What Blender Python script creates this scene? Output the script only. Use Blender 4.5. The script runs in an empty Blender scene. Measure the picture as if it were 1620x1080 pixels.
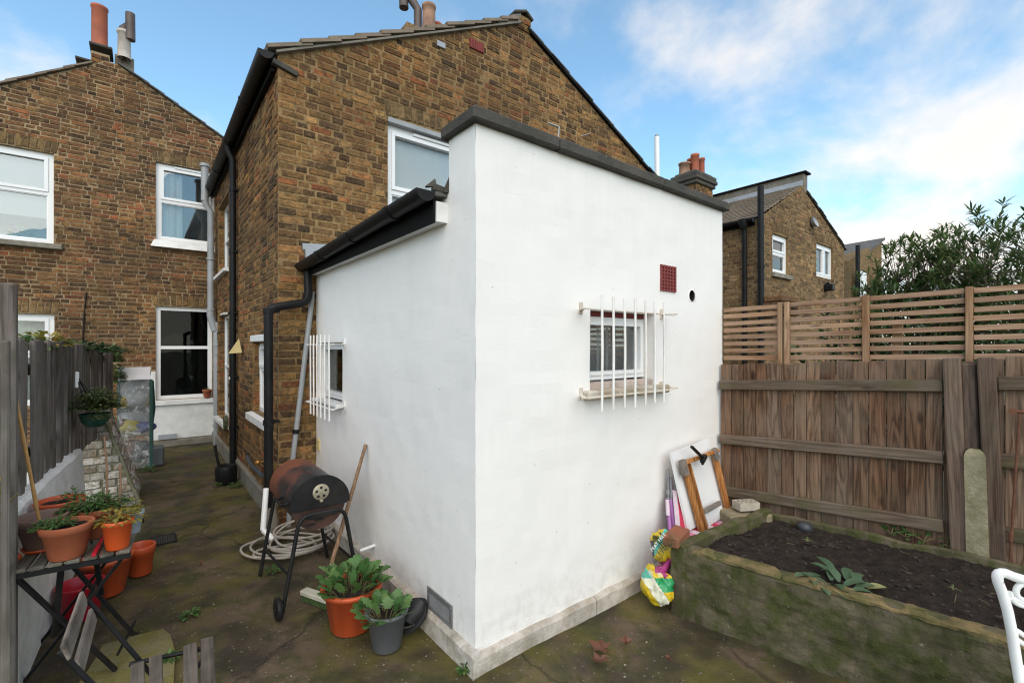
import bpy, bmesh, math, random
from mathutils import Vector, Matrix, noise
R = math.radians
S = bpy.context.scene
random.seed(7)

# ------------------------------------------------------------------ camera, sky, sun, exposure
CAM = Vector((-1.208, -1.792, 1.5))
FWD = Vector((.622, .783, 0)).normalized()
RGT = Vector((FWD.y, -FWD.x, 0))
FPX, CX, CY = 738.0, 810.0, 548.0
cam_data = bpy.data.cameras.new('camera')
cam = bpy.data.objects.new('camera', cam_data)
S.collection.objects.link(cam)
cam.location = CAM
cam.rotation_euler = (R(90), 0, -math.atan2(FWD.x, FWD.y))
cam_data.sensor_width = 36.0
cam_data.lens = FPX / 1620 * 36
cam_data.shift_y = (CY - 540) / 1620
cam_data.clip_start = .05
cam_data.clip_end = 1000
S.camera = cam

SUN = Vector((-.5, -.87, 0)).normalized() * math.cos(R(42)) + Vector((0, 0, math.sin(R(42))))
world = bpy.data.worlds.new('World')
S.world = world
world.use_nodes = True
wn = world.node_tree
wn.nodes.clear()
def wnode(t, **kw):
    n = wn.nodes.new(t)
    for k, v in kw.items():
        n.inputs[k.replace('_', ' ')].default_value = v
    return n
w_out = wnode('ShaderNodeOutputWorld')
w_bg = wnode('ShaderNodeBackground', Strength=.116)
w_sky = wnode('ShaderNodeTexSky')
w_sky.sky_type = 'NISHITA'
w_sky.sun_disc = False
w_sky.sun_elevation = R(42)
w_sky.sun_rotation = math.atan2(SUN.x, SUN.y)
w_sky.air_density = 1.0
w_sky.dust_density = .4
w_sky.ozone_density = 1.6
w_tc = wnode('ShaderNodeTexCoord')
w_sep = wnode('ShaderNodeSeparateXYZ')
wn.links.new(w_tc.outputs['Generated'], w_sep.inputs[0])
def wmath(op, a, b=None):
    n = wn.nodes.new('ShaderNodeMath'); n.operation = op
    for i, v in enumerate((a, b)):
        if v is None: continue
        if isinstance(v, (int, float)): n.inputs[i].default_value = v
        else: wn.links.new(v, n.inputs[i])
    return n.outputs[0]
w_den = wmath('ADD', wmath('MAXIMUM', w_sep.outputs[2], 0.0), .28)
w_px = wmath('DIVIDE', w_sep.outputs[0], w_den)
w_py = wmath('DIVIDE', w_sep.outputs[1], w_den)
w_cmb = wnode('ShaderNodeCombineXYZ')
wn.links.new(w_px, w_cmb.inputs[0]); wn.links.new(w_py, w_cmb.inputs[1])
w_cmb.inputs[2].default_value = 7.3
w_no = wnode('ShaderNodeTexNoise', Scale=1.15, Detail=9.0, Roughness=.56, Distortion=.35)
wn.links.new(w_cmb.outputs[0], w_no.inputs['Vector'])
w_ramp = wn.nodes.new('ShaderNodeValToRGB')
w_ramp.color_ramp.interpolation = 'EASE'
w_ramp.color_ramp.elements[0].position = .46
w_ramp.color_ramp.elements[0].color = (.03, .03, .03, 1)
w_ramp.color_ramp.elements[1].position = .66
w_ramp.color_ramp.elements[1].color = (.97, .97, .97, 1)
wn.links.new(w_no.outputs[0], w_ramp.inputs[0])
w_tint = wn.nodes.new('ShaderNodeMix'); w_tint.data_type = 'RGBA'; w_tint.blend_type = 'MULTIPLY'
w_tint.inputs[0].default_value = 1.0
wn.links.new(w_sky.outputs[0], w_tint.inputs[6])
w_tint.inputs[7].default_value = (2.0, 2.5, 2.36, 1)
w_mix = wn.nodes.new('ShaderNodeMix'); w_mix.data_type = 'RGBA'
w_hz = wmath('POWER', wmath('SUBTRACT', 1.0, wmath('MINIMUM', wmath('MAXIMUM', w_sep.outputs[2], 0.0), 1.0)), 9.0)
w_fac = wmath('MAXIMUM', w_ramp.outputs[0], wmath('MULTIPLY', w_hz, .85))
wn.links.new(w_fac, w_mix.inputs[0])
wn.links.new(w_tint.outputs[2], w_mix.inputs[6])
w_mix.inputs[7].default_value = (9.7, 9.05, 8.35, 1)
wn.links.new(w_mix.outputs[2], w_bg.inputs[0])
wn.links.new(w_bg.outputs[0], w_out.inputs[0])

sun_data = bpy.data.lights.new('sun', 'SUN')
sun_data.energy = 2.7
sun_data.angle = R(75)
sun_data.color = (1.0, .81, .61)
sun = bpy.data.objects.new('sun', sun_data)
S.collection.objects.link(sun)
sun.location = (4, -8, 9)
sun.rotation_euler = SUN.to_track_quat('Z', 'Y').to_euler()

S.view_settings.view_transform = 'Standard'
S.view_settings.look = 'None'
S.view_settings.exposure = 0.0
S.view_settings.gamma = 1.0
S.view_settings.use_curve_mapping = False
S.cycles.use_denoising = True
S.cycles.pixel_filter_type = 'BLACKMAN_HARRIS'
S.cycles.filter_width = 1.15

# ------------------------------------------------------------------ from the photograph to the place
def ray(px, py):
    return FWD + RGT * ((px - CX) / FPX) + Vector((0, 0, (CY - py) / FPX))
def on_y(px, py, y):
    d = ray(px, py); return CAM + d * ((y - CAM.y) / d.y)
def on_x(px, py, x):
    d = ray(px, py); return CAM + d * ((x - CAM.x) / d.x)
def on_z(px, py, z=0.0):
    d = ray(px, py); return CAM + d * ((z - CAM.z) / d.z)
def at_depth(px, py, dep):
    return CAM + ray(px, py) * dep
def proj(p):
    q = Vector(p) - CAM; dep = q.dot(FWD)
    if dep < .05: return None
    return (CX + FPX * q.dot(RGT) / dep, CY - FPX * q.z / dep, dep)

# ------------------------------------------------------------------ object helpers
WO = {}
def link(o): S.collection.objects.link(o)
def obj(name, mesh, mat=None, parent=None, loc=(0, 0, 0), rot=(0, 0, 0)):
    o = bpy.data.objects.new(name, mesh)
    if mat is not None and not mesh.materials:
        mesh.materials.append(mat)
    loc = Vector(loc)
    WO[o.name] = loc
    if parent is not None:
        o.parent = parent
        o.location = loc - WO[parent.name]
    else:
        o.location = loc
    o.rotation_euler = rot
    link(o)
    return o
def thing(name, label, cat, loc=(0, 0, 0), group=None):
    o = bpy.data.objects.new(name, None)
    o.empty_display_size = .1
    o.location = loc
    WO[o.name] = Vector(loc)
    link(o)
    return tag(o, label, cat, group)
def tag(o, label=None, cat=None, group=None, kind=None):
    if label: o['label'] = label
    if cat: o['category'] = cat
    if group: o['group'] = group
    if kind: o['kind'] = kind
    return o

class MB:
    def __init__(s): s.v = []; s.f = []; s.sm = []; s.mi = []; s.cur = 0
    def face(s, pts, smooth=False):
        n = len(s.v); s.v += [Vector(p) for p in pts]; s.f.append(list(range(n, n + len(pts)))); s.sm.append(smooth); s.mi.append(s.cur)
    def add(s, vs, fs, smooth=False):
        n = len(s.v); s.v += [Vector(p) for p in vs]
        for f in fs: s.f.append([n + i for i in f]); s.sm.append(smooth); s.mi.append(s.cur)
    def hexa(s, p):   # 8 points: bottom ring 0-3 (ccw from above), top ring 4-7
        s.add(p, [(3, 2, 1, 0), (4, 5, 6, 7), (0, 1, 5, 4), (1, 2, 6, 5), (2, 3, 7, 6), (3, 0, 4, 7)])
    def box(s, c, sz, rot=None, ch=0.0):
        c = Vector(c); hx, hy, hz = sz[0] / 2, sz[1] / 2, sz[2] / 2
        if ch <= 0:
            p = [Vector(q) for q in ((-hx, -hy, -hz), (hx, -hy, -hz), (hx, hy, -hz), (-hx, hy, -hz), (-hx, -hy, hz), (hx, -hy, hz), (hx, hy, hz), (-hx, hy, hz))]
            if rot: p = [rot @ q for q in p]
            s.hexa([c + q for q in p])
        else:
            vs, fs = chamfer_box(hx, hy, hz, ch)
            if rot: vs = [rot @ q for q in vs]
            s.add([c + q for q in vs], fs)
    def bar(s, a, b, w, h, up=(0, 0, 1), ch=0.0):
        a, b = Vector(a), Vector(b); x = (b - a); L = x.length; x.normalize()
        y = Vector(up).cross(x)
        if y.length < 1e-4: y = Vector((0, 1, 0)).cross(x)
        y.normalize(); z = x.cross(y)
        m = Matrix((x, y, z)).transposed()
        s.box((a + b) / 2, (L, w, h), m, ch)
    def tube(s, pts, r, seg=8, cap=True, smooth=True, closed=False):
        pts = [Vector(p) for p in pts]; n = len(pts)
        rr = r if isinstance(r, (list, tuple)) else [r] * n
        rings = []; prev = None
        for i, p in enumerate(pts):
            if closed: t = pts[(i + 1) % n] - pts[i - 1]
            else: t = pts[min(i + 1, n - 1)] - pts[max(i - 1, 0)]
            if t.length < 1e-7: t = Vector((0, 0, 1))
            t.normalize()
            if prev is None:
                a = t.orthogonal().normalized()
            else:
                a = prev - t * prev.dot(t)
                a = a.normalized() if a.length > 1e-6 else t.orthogonal().normalized()
            prev = a; b = t.cross(a)
            rings.append([p + (a * math.cos(2 * math.pi * k / seg) + b * math.sin(2 * math.pi * k / seg)) * rr[i] for k in range(seg)])
        vs = [q for ring in rings for q in ring]; fs = []
        m = n if closed else n - 1
        for i in range(m):
            j = (i + 1) % n
            for k in range(seg):
                k2 = (k + 1) % seg
                fs.append((i * seg + k, i * seg + k2, j * seg + k2, j * seg + k))
        s.add(vs, fs, smooth)
        if cap and not closed:
            s.face(list(reversed(rings[0]))); s.face(rings[-1])
    def lathe(s, c, prof, seg=28, m=None, smooth=True, wob=0.0):
        c = Vector(c); vs = []; n = len(prof)
        for (r, z) in prof:
            for k in range(seg):
                a = 2 * math.pi * k / seg
                q = Vector((r * math.cos(a), r * math.sin(a), z))
                if wob: q *= 1 + wob * noise.noise(q * 9)
                vs.append(c + (m @ q if m else q))
        fs = []
        for i in range(n - 1):
            for k in range(seg):
                k2 = (k + 1) % seg
                fs.append((i * seg + k, i * seg + k2, (i + 1) * seg + k2, (i + 1) * seg + k))
        s.add(vs, fs, smooth)
    def build(s, name, mat, parent=None, label=None, cat=None, group=None, kind=None, origin=None):
        if origin is None:
            lo = Vector([min(p[i] for p in s.v) for i in range(3)]); hi = Vector([max(p[i] for p in s.v) for i in range(3)])
            origin = Vector(((lo.x + hi.x) / 2, (lo.y + hi.y) / 2, lo.z))
        origin = Vector(origin)
        me = bpy.data.meshes.new(name)
        me.from_pydata([tuple(p - origin) for p in s.v], [], s.f)
        me.polygons.foreach_set('use_smooth', s.sm)
        for mt in (mat if isinstance(mat, (list, tuple)) else [mat]): me.materials.append(mt)
        if isinstance(mat, (list, tuple)): me.polygons.foreach_set('material_index', s.mi)
        me.update()
        o = obj(name, me, None, parent, origin)
        return tag(o, label, cat, group, kind)

def chamfer_box(hx, hy, hz, c):
    vs = []; idx = {}
    for sx in (-1, 1):
        for sy in (-1, 1):
            for sz in (-1, 1):
                for ax in range(3):
                    p = [sx * (hx - c), sy * (hy - c), sz * (hz - c)]
                    p[ax] = (sx * hx, sy * hy, sz * hz)[ax]
                    idx[(sx, sy, sz, ax)] = len(vs); vs.append(Vector(p))
    fs = []
    def q(a): fs.append(a)
    for sg in (-1, 1):
        for ax in range(3):
            o = [i for i in range(3) if i != ax]
            ring = []
            for (u, w) in ((-1, -1), (1, -1), (1, 1), (-1, 1)):
                k = [0, 0, 0]; k[ax] = sg; k[o[0]] = u; k[o[1]] = w
                ring.append(idx[(k[0], k[1], k[2], ax)])
            flip = (sg == -1) != (ax == 1)
            q(ring[::-1] if flip else ring)
    for ax in range(3):
        o = [i for i in range(3) if i != ax]
        for (u, w) in ((-1, -1), (1, -1), (1, 1), (-1, 1)):
            ks = []
            for t in (-1, 1):
                k = [0, 0, 0]; k[ax] = t; k[o[0]] = u; k[o[1]] = w; ks.append(tuple(k))
            q([idx[ks[0] + (o[0],)], idx[ks[1] + (o[0],)], idx[ks[1] + (o[1],)], idx[ks[0] + (o[1],)]])
    for sx in (-1, 1):
        for sy in (-1, 1):
            for sz in (-1, 1):
                q([idx[(sx, sy, sz, a)] for a in range(3)])
    return vs, fs

_mc = {}
def piece_mesh(key, sx, sy, sz, ch, mat, jit=0.0, seed=0):
    k = (key, round(sx, 4), round(sy, 4), round(sz, 4), ch, seed, mat.name)
    if k in _mc: return _mc[k]
    vs, fs = chamfer_box(sx / 2, sy / 2, sz / 2, ch)
    rn = random.Random(seed)
    if jit: vs = [v + Vector((rn.uniform(-jit, jit), rn.uniform(-jit, jit), rn.uniform(-jit, jit))) for v in vs]
    me = bpy.data.meshes.new(key)
    me.from_pydata([tuple(v) for v in vs], [], fs)
    bm = bmesh.new(); bm.from_mesh(me); bmesh.ops.recalc_face_normals(bm, faces=bm.faces); bm.to_mesh(me); bm.free()
    me.materials.append(mat)
    _mc[k] = me
    return me
def rot_from(x, z=(0, 0, 1)):
    x = Vector(x).normalized(); z = Vector(z); y = z.cross(x).normalized(); z = x.cross(y)
    return Matrix((x, y, z)).transposed().to_euler()

# ------------------------------------------------------------------ materials
class N:
    def __init__(s, name):
        s.m = bpy.data.materials.new(name); s.m.use_nodes = True
        s.t = s.m.node_tree; s.b = s.t.nodes['Principled BSDF']; s.out = s.t.nodes['Material Output']
    def n(s, t, **kw):
        q = s.t.nodes.new('ShaderNode' + t)
        for k, v in kw.items():
            k = k.replace('_', ' ')
            if k in q.inputs: s.put(q.inputs[k], v)
            else: setattr(q, k.replace(' ', '_'), v)
        return q
    def put(s, sock, v):
        if isinstance(v, bpy.types.NodeSocket): s.t.links.new(v, sock)
        elif isinstance(v, (tuple, list)) and len(v) == 3 and sock.type == 'RGBA': sock.default_value = (*v, 1)
        else: sock.default_value = v
    def math(s, op, a, b=0.0, c=None):
        q = s.t.nodes.new('ShaderNodeMath'); q.operation = op
        s.put(q.inputs[0], a); s.put(q.inputs[1], b)
        if c is not None: s.put(q.inputs[2], c)
        return q.outputs[0]
    def vmath(s, op, a, b):
        q = s.t.nodes.new('ShaderNodeVectorMath'); q.operation = op
        s.put(q.inputs[0], a); s.put(q.inputs[1], b); return q.outputs[0]
    def obj(s): return s.n('TexCoord').outputs['Object']
    def pos(s): return s.n('NewGeometry').outputs['Position']
    def rnd(s):
        a = s.n('ObjectInfo').outputs['Random']; b = s.n('NewGeometry').outputs['Random Per Island']
        return s.math('FRACT', s.math('MULTIPLY', s.math('ADD', a, b), 7.31))
    def rnd2(s, r):
        q = s.n('TexWhiteNoise'); q.noise_dimensions = '1D'; s.put(q.inputs['W'], r); return q.outputs[0]
    def noise(s, vec, scale, detail=4.0, rough=.55, dist=0.0):
        q = s.n('TexNoise', Scale=scale, Detail=detail, Roughness=rough, Distortion=dist); s.put(q.inputs['Vector'], vec); return q.outputs[0]
    def scale(s, vec, sc):
        return s.vmath('MULTIPLY', vec, Vector(sc))
    def ramp(s, fac, stops, interp='LINEAR'):
        q = s.n('ValToRGB'); cr = q.color_ramp; cr.interpolation = interp
        while len(cr.elements) < len(stops): cr.elements.new(.5)
        for e, (p, c) in zip(cr.elements, stops):
            e.position = p
            e.color = (*c, 1) if isinstance(c, (tuple, list)) else (c, c, c, 1)
        s.put(q.inputs[0], fac); return q.outputs[0]
    def mix(s, f, a, b, blend='MIX'):
        q = s.t.nodes.new('ShaderNodeMix'); q.data_type = 'RGBA'; q.blend_type = blend; q.clamp_factor = True
        s.put(q.inputs[0], f); s.put(q.inputs[6], a); s.put(q.inputs[7], b); return q.outputs[2]
    def bump(s, h, strength=.4, dist=.01, nrm=None):
        q = s.n('Bump', Strength=strength, Distance=dist); s.put(q.inputs['Height'], h)
        if nrm is not None: s.put(q.inputs['Normal'], nrm)
        return q.outputs[0]
    def set(s, col=None, rough=None, nrm=None, **kw):
        if col is not None: s.put(s.b.inputs['Base Color'], col)
        if rough is not None: s.put(s.b.inputs['Roughness'], rough)
        if nrm is not None: s.put(s.b.inputs['Normal'], nrm)
        for k, v in kw.items(): s.put(s.b.inputs[k.replace('_', ' ')], v)
        return s.m

def m_simple(name, col, rough=.6, var=.15, ns=12.0, bump=.1, metal=0.0, dirt=None, dirt_amt=.5, spec=.5):
    n = N(name); o = n.obj()
    a = n.noise(o, ns, 5)
    c = n.mix(n.ramp(a, [(.3, 0.0), (.7, 1.0)]), tuple(x * (1 - var) for x in col), tuple(min(1, x * (1 + var)) for x in col))
    if dirt:
        d = n.noise(n.pos(), 5.0, 7, .65)
        c = n.mix(n.math('MULTIPLY', n.ramp(d, [(.45, 0.0), (.7, 1.0)]), dirt_amt), c, dirt)
    nr = n.bump(n.noise(o, ns * 5, 5), bump, .004) if bump else None
    return n.set(c, n.ramp(a, [(0, max(.05, rough - .08)), (1, min(1, rough + .1))]), nr, Metallic=metal, **{'Specular IOR Level': spec})

def m_brick(name, stops, soot=.5, fine=1.0):
    n = N(name); r = n.rnd(); r2 = n.rnd2(r); p = n.pos()
    c = n.ramp(r, stops)
    c = n.mix(1.0, c, n.ramp(r2, [(0, .6), (1, 1.35)]), 'MULTIPLY')
    vv = n.vmath('ADD', p, n.n('CombineXYZ', X=n.math('MULTIPLY', r, 30.0)).outputs[0])
    a = n.noise(vv, 22 * fine, 7, .66, .6)
    b = n.noise(vv, 90 * fine, 4, .6)
    c = n.mix(n.ramp(a, [(.34, .8), (.58, 0.0)]), c, (.04, .028, .02))
    c = n.mix(n.ramp(b, [(.54, 0.0), (.72, .6)]), c, (.3, .21, .11))
    sm = n.noise(p, 13, 6, .65)
    c = n.mix(n.ramp(sm, [(.52, 0.0), (.66, .7)]), c, (.25, .155, .068))
    reg = n.noise(n.vmath('ADD', p, Vector((3, 5, 2))), .9, 5, .6, .6)
    c = n.mix(n.ramp(reg, [(.3, 1.0), (.46, 0.0)]), c, n.mix(1.0, c, (1.45, 1.36, 1.2), 'MULTIPLY'))
    c = n.mix(n.ramp(reg, [(.52, 0.0), (.68, 1.0)]), c, n.mix(1.0, c, (1.0, .88, .8), 'MULTIPLY'))
    big = n.noise(p, 1.1, 4, .6)
    c = n.mix(n.math('MULTIPLY', n.ramp(big, [(.4, 0.0), (.66, 1.0)]), soot), c, (.05, .036, .024))
    h = n.math('ADD', n.math('MULTIPLY', a, 1.0), n.math('MULTIPLY', b, .5))
    return n.set(c, .92, n.bump(h, 1.0, .014), **{'Specular IOR Level': .2})

def m_mortar(name, c1, c2, c3):
    n = N(name); p = n.pos()
    a = n.noise(p, 3.0, 6, .6); b = n.noise(p, 60, 5, .6); e = n.noise(p, 16, 6, .65)
    c = n.mix(n.ramp(a, [(.35, 0.0), (.65, 1.0)]), c1, c2)
    c = n.mix(n.ramp(b, [(.5, 0.0), (.72, .6)]), c, c3)
    c = n.mix(n.ramp(e, [(.5, 0.0), (.66, .8)]), c, tuple(x * .4 for x in c2))
    big = n.noise(p, 1.1, 4, .6)
    c = n.mix(n.math('MULTIPLY', n.ramp(big, [(.4, 0.0), (.66, 1.0)]), .4), c, (.06, .045, .03))
    return n.set(c, .95, n.bump(n.math('ADD', b, e), .8, .008), **{'Specular IOR Level': .2})

def m_wood(name, axis, stops, dark, rings=1.0, wear=None, wear_amt=.5, moss=None, moss_amt=0.0, scale=1.0, rough=.85):
    n = N(name); r = n.rnd(); r2 = n.rnd2(r)
    o = n.vmath('ADD', n.obj(), n.n('CombineXYZ', X=n.math('MULTIPLY', r, 13.0), Y=n.math('MULTIPLY', r2, 9.0), Z=n.math('MULTIPLY', r, 21.0)).outputs[0])
    sc = [11 * scale] * 3; sc['XYZ'.index(axis)] = .9 * scale
    so = n.scale(o, sc)
    w = n.noise(so, 1.0, 3, .5, .9)
    g = n.math('FRACT', n.math('MULTIPLY', w, 7.0 * rings))
    g = n.math('ABSOLUTE', n.math('SUBTRACT', n.math('MULTIPLY', g, 2.0), 1.0))
    sf = [120 * scale] * 3; sf['XYZ'.index(axis)] = 3.0 * scale
    f = n.noise(n.scale(o, sf), 1.0, 3, .6)
    c = n.ramp(r2, stops)
    c = n.mix(n.math('MULTIPLY', n.ramp(g, [(.35, 0.0), (1.0, 1.0)]), .78), c, dark)
    c = n.mix(n.ramp(f, [(.36, .55), (.6, 0.0)]), c, tuple(x * .55 for x in dark))
    c = n.mix(1.0, c, n.ramp(r, [(0, .72), (1, 1.2)]), 'MULTIPLY')
    kn = n.n('TexVoronoi', Scale=1.0); ks = [9.0] * 3; ks['XYZ'.index(axis)] = 3.2
    n.put(kn.inputs['Vector'], n.scale(o, ks))
    c = n.mix(n.ramp(kn.outputs['Distance'], [(.07, .85), (.16, 0.0)]), c, tuple(x * .4 for x in dark))
    p = n.pos()
    if wear:
        wv = n.noise(p, 2.2, 5, .6)
        c = n.mix(n.math('MULTIPLY', n.ramp(wv, [(.42, 0.0), (.62, 1.0)]), wear_amt), c, wear)
    if moss:
        mv = n.noise(p, 6.0, 6, .65)
        c = n.mix(n.math('MULTIPLY', n.ramp(mv, [(.48, 0.0), (.62, 1.0)]), moss_amt), c, moss)
    h = n.math('ADD', n.math('MULTIPLY', f, .6), n.math('MULTIPLY', g, .3))
    return n.set(c, rough, n.bump(h, .45, .004), **{'Specular IOR Level': .25})

def m_leaf(name, c1, c2, c3, trans=.25):
    n = N(name); r = n.rnd()
    c = n.ramp(r, [(0, c1), (.55, c2), (1, c3)])
    v = n.noise(n.obj(), 60, 3)
    c = n.mix(n.ramp(v, [(.35, .3), (.65, 0.0)]), c, tuple(x * .5 for x in c1))
    n.set(c, .5, n.bump(v, .15, .003), **{'Specular IOR Level': .4})
    tr = n.n('BsdfTranslucent'); n.put(tr.inputs[0], c)
    mx = n.n('MixShader'); n.put(mx.inputs[0], trans)
    n.t.links.new(n.b.outputs[0], mx.inputs[1]); n.t.links.new(tr.outputs[0], mx.inputs[2])
    n.t.links.new(mx.outputs[0], n.out.inputs[0])
    return n.m

def m_glass(name, tint=(.9, .93, .93), refl=1.0, rough=.01):
    n = N(name)
    tr = n.n('BsdfTransparent'); n.put(tr.inputs[0], tint)
    gl = n.n('BsdfGlossy', Roughness=rough)
    lw = n.n('Fresnel', IOR=1.5 + .25 * refl)
    mx = n.n('MixShader'); n.put(mx.inputs[0], n.math('MULTIPLY', lw.outputs[0], 1.6 * refl))
    nr = n.bump(n.noise(n.obj(), 1.6, 2), .04, .05); n.put(gl.inputs['Normal'], nr)
    n.t.links.new(tr.outputs[0], mx.inputs[1]); n.t.links.new(gl.outputs[0], mx.inputs[2])
    n.t.links.new(mx.outputs[0], n.out.inputs[0])
    return n.m

def m_render(name):            # white masonry paint on rough render
    n = N(name); p = n.pos()
    a = n.noise(p, 2.6, 6, .6, .4); b = n.noise(p, 38, 6, .6); d = n.noise(n.scale(p, (1, 1, .35)), 7, 5, .6)
    z = n.n('SeparateXYZ'); n.put(z.inputs[0], p); zz = z.outputs[2]
    c = n.mix(n.ramp(a, [(.35, 0.0), (.7, 1.0)]), (.83, .80, .77), (.81, .78, .75))
    c = n.mix(n.math('MULTIPLY', n.ramp(d, [(.52, 0.0), (.75, 1.0)]), .08), c, (.5, .47, .42))
    drip = n.math('MULTIPLY', n.ramp(n.math('MULTIPLY', zz, .3), [(.58, 0.0), (.76, 1.0)]), n.ramp(n.noise(n.scale(p, (1, 1, .06)), 22, 4, .6), [(.52, 0.0), (.72, 1.0)]))
    c = n.mix(n.math('MULTIPLY', drip, .1), c, (.42, .39, .33))
    low = n.math('MULTIPLY', n.ramp(zz, [(.08, 1.0), (.36, 0.0)]), n.ramp(n.noise(p, 14, 6, .65), [(.45, 0.0), (.65, 1.0)]))
    c = n.mix(n.math('MULTIPLY', low, .32), c, (.36, .32, .25))
    sp = n.n('TexVoronoi', Scale=9.0); n.put(sp.inputs['Vector'], p)
    c = n.mix(n.ramp(sp.outputs['Distance'], [(.03, .5), (.05, 0.0)]), c, (.3, .28, .25))
    tro = n.noise(n.scale(p, (1, 1, 2.2)), 9, 4, .6, 1.4)
    h = n.math('ADD', n.math('MULTIPLY', b, .12), n.math('ADD', n.math('MULTIPLY', tro, .8), a))
    return n.set(c, .7, n.bump(h, .2, .006), **{'Specular IOR Level': .3})

def m_mossy(name, base, base2, moss, amt=.6, light=(.35, .33, .27), top_clean=None):
    n = N(name); p = n.pos()
    a = n.noise(p, 2.4, 7, .62, .3); b = n.noise(p, 11, 7, .65, .2); c3 = n.noise(p, 70, 5, .6)
    c = n.mix(n.ramp(a, [(.35, 0.0), (.65, 1.0)]), base, base2)
    c = n.mix(n.math('MULTIPLY', n.ramp(b, [(.42, 0.0), (.6, 1.0)]), amt), c, moss)
    c = n.mix(n.math('MULTIPLY', n.ramp(n.noise(p, 5, 5, .6), [(.5, 0.0), (.68, 1.0)]), amt * .7), c, tuple(x * .45 for x in moss))
    sp = n.noise(p, 34, 5, .7)
    c = n.mix(n.ramp(sp, [(.64, 0.0), (.72, .75)]), c, light)
    h = n.math('ADD', n.math('MULTIPLY', b, 1.2), n.math('MULTIPLY', c3, .5))
    return n.set(c, n.ramp(a, [(.3, .75), (.7, .95)]), n.bump(h, .8, .012), **{'Specular IOR Level': .3})

YB = [(0, (.06, .042, .03)), (.16, (.115, .07, .042)), (.34, (.19, .118, .055)), (.55, (.25, .16, .07)), (.72, (.17, .105, .055)), (.84, (.3, .205, .1)), (.92, (.33, .15, .07)), (1, (.2, .08, .045))]
RB = [(0, (.05, .036, .028)), (.2, (.1, .062, .042)), (.42, (.15, .085, .05)), (.6, (.19, .12, .06)), (.78, (.16, .078, .05)), (.9, (.26, .1, .055)), (1, (.1, .055, .04))]
M = {}
YB = [(0, (.05, .036, .026)), (.15, (.09, .058, .036)), (.3, (.17, .1, .046)), (.46, (.29, .175, .07)), (.6, (.36, .235, .1)), (.72, (.2, .118, .055)), (.82, (.4, .28, .13)), (.9, (.42, .19, .08)), (.96, (.3, .1, .05)), (1, (.075, .05, .034))]
RB = [(0, (.045, .033, .026)), (.18, (.1, .062, .04)), (.38, (.17, .092, .048)), (.55, (.25, .145, .062)), (.7, (.2, .09, .05)), (.82, (.3, .19, .085)), (.92, (.34, .12, .06)), (1, (.07, .045, .032))]
YB = [(p, (c[0] * .98, c[1] * .83, c[2] * .68)) for p, c in YB]
RB = [(p, (c[0] * 1.0, c[1] * .86, c[2] * .74)) for p, c in RB]
def _pull(st, mid, k, g):
    return [(p, tuple((c[i] * (1 - k) + mid[i] * k) * g for i in range(3))) for p, c in st]
YB = _pull(YB, (.2, .118, .054), .12, 1.02)
RB = _pull(RB, (.17, .095, .048), .1, 1.04)
M['brick_y'] = m_brick('stock_brick_yellow', YB, .45)
M['brick_r'] = m_brick('stock_brick_brown', RB, .5)
M['brick_far'] = m_brick('stock_brick_far', [(0, (.1, .07, .045)), (.4, (.23, .15, .075)), (.75, (.32, .22, .115)), (1, (.26, .13, .07))], .3)
M['arch_y'] = m_brick('arch_brick_yellow', [(0, (.2, .13, .06)), (.5, (.27, .18, .08)), (1, (.13, .085, .05))], .25)
M['mortar'] = m_mortar('old_mortar', (.31, .2, .09), (.23, .145, .068), (.4, .29, .155))
M['mortar_r'] = m_mortar('grey_mortar', (.37, .275, .16), (.28, .2, .115), (.48, .385, .25))
M['render'] = m_render('white_render')
M['plinth'] = m_mossy('plinth_cement', (.58, .53, .48), (.46, .41, .36), (.24, .2, .12), .45, (.66, .63, .58))
M['coping'] = m_mossy('coping_stone', (.055, .051, .046), (.095, .086, .074), (.06, .058, .045), .6, (.3, .29, .26))
M['upvc'] = m_simple('white_plastic', (.8, .8, .8), .3, .02, 6, .02)
M['white_paint'] = m_simple('white_gloss_paint', (.78, .78, .77), .4, .05, 10, .15, dirt=(.45, .42, .36), dirt_amt=.2)
M['sill_white'] = m_simple('white_masonry_sill', (.74, .74, .73), .6, .06, 9, .3, dirt=(.3, .28, .24), dirt_amt=.35)
M['sill_stone'] = m_mossy('stone_sill', (.3, .27, .22), (.22, .2, .165), (.13, .125, .085), .5)
M['glass'] = m_glass('window_glass')
M['glass_dark'] = m_glass('window_glass_dark', (.55, .6, .58), .35)
M['glass_soft'] = m_glass('window_glass_soft', (.9, .93, .93), .45)
M['room'] = m_simple('room_dimness_paint', (.10, .10, .105), .9, .2, 2, 0)  # dark grey box: the dimness of an unlit interior is put into its colour
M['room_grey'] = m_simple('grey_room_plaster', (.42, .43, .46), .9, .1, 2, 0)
M['blind'] = m_simple('pale_roller_blind', (.72, .72, .7), .8, .03, 30, .05)
M['curtain'] = m_simple('net_curtain', (.75, .74, .72), .8, .05, 40, .1)
M['frosted'] = m_simple('frosted_glass', (.76, .76, .77), .25, .03, 3, .0)
M['black_pvc'] = m_simple('black_gutter_plastic', (.009, .009, .01), .45, .2, 8, .05, dirt=(.03, .028, .022), dirt_amt=.35, spec=.18)
M['grey_pvc'] = m_simple('grey_soil_pipe', (.30, .31, .325), .45, .1, 8, .05, dirt=(.2, .18, .14), dirt_amt=.3)
M['black_fascia'] = m_simple('black_fascia', (.009, .009, .009), .7, .2, 8, .05, spec=.12)
M['tile'] = m_mossy('clay_roof_tile', (.2, .15, .11), (.27, .21, .16), (.15, .14, .1), .5, (.42, .39, .33))
M['slate'] = m_mossy('slate_roof', (.1, .1, .105), (.14, .14, .145), (.1, .105, .07), .35, (.25, .25, .25))
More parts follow.
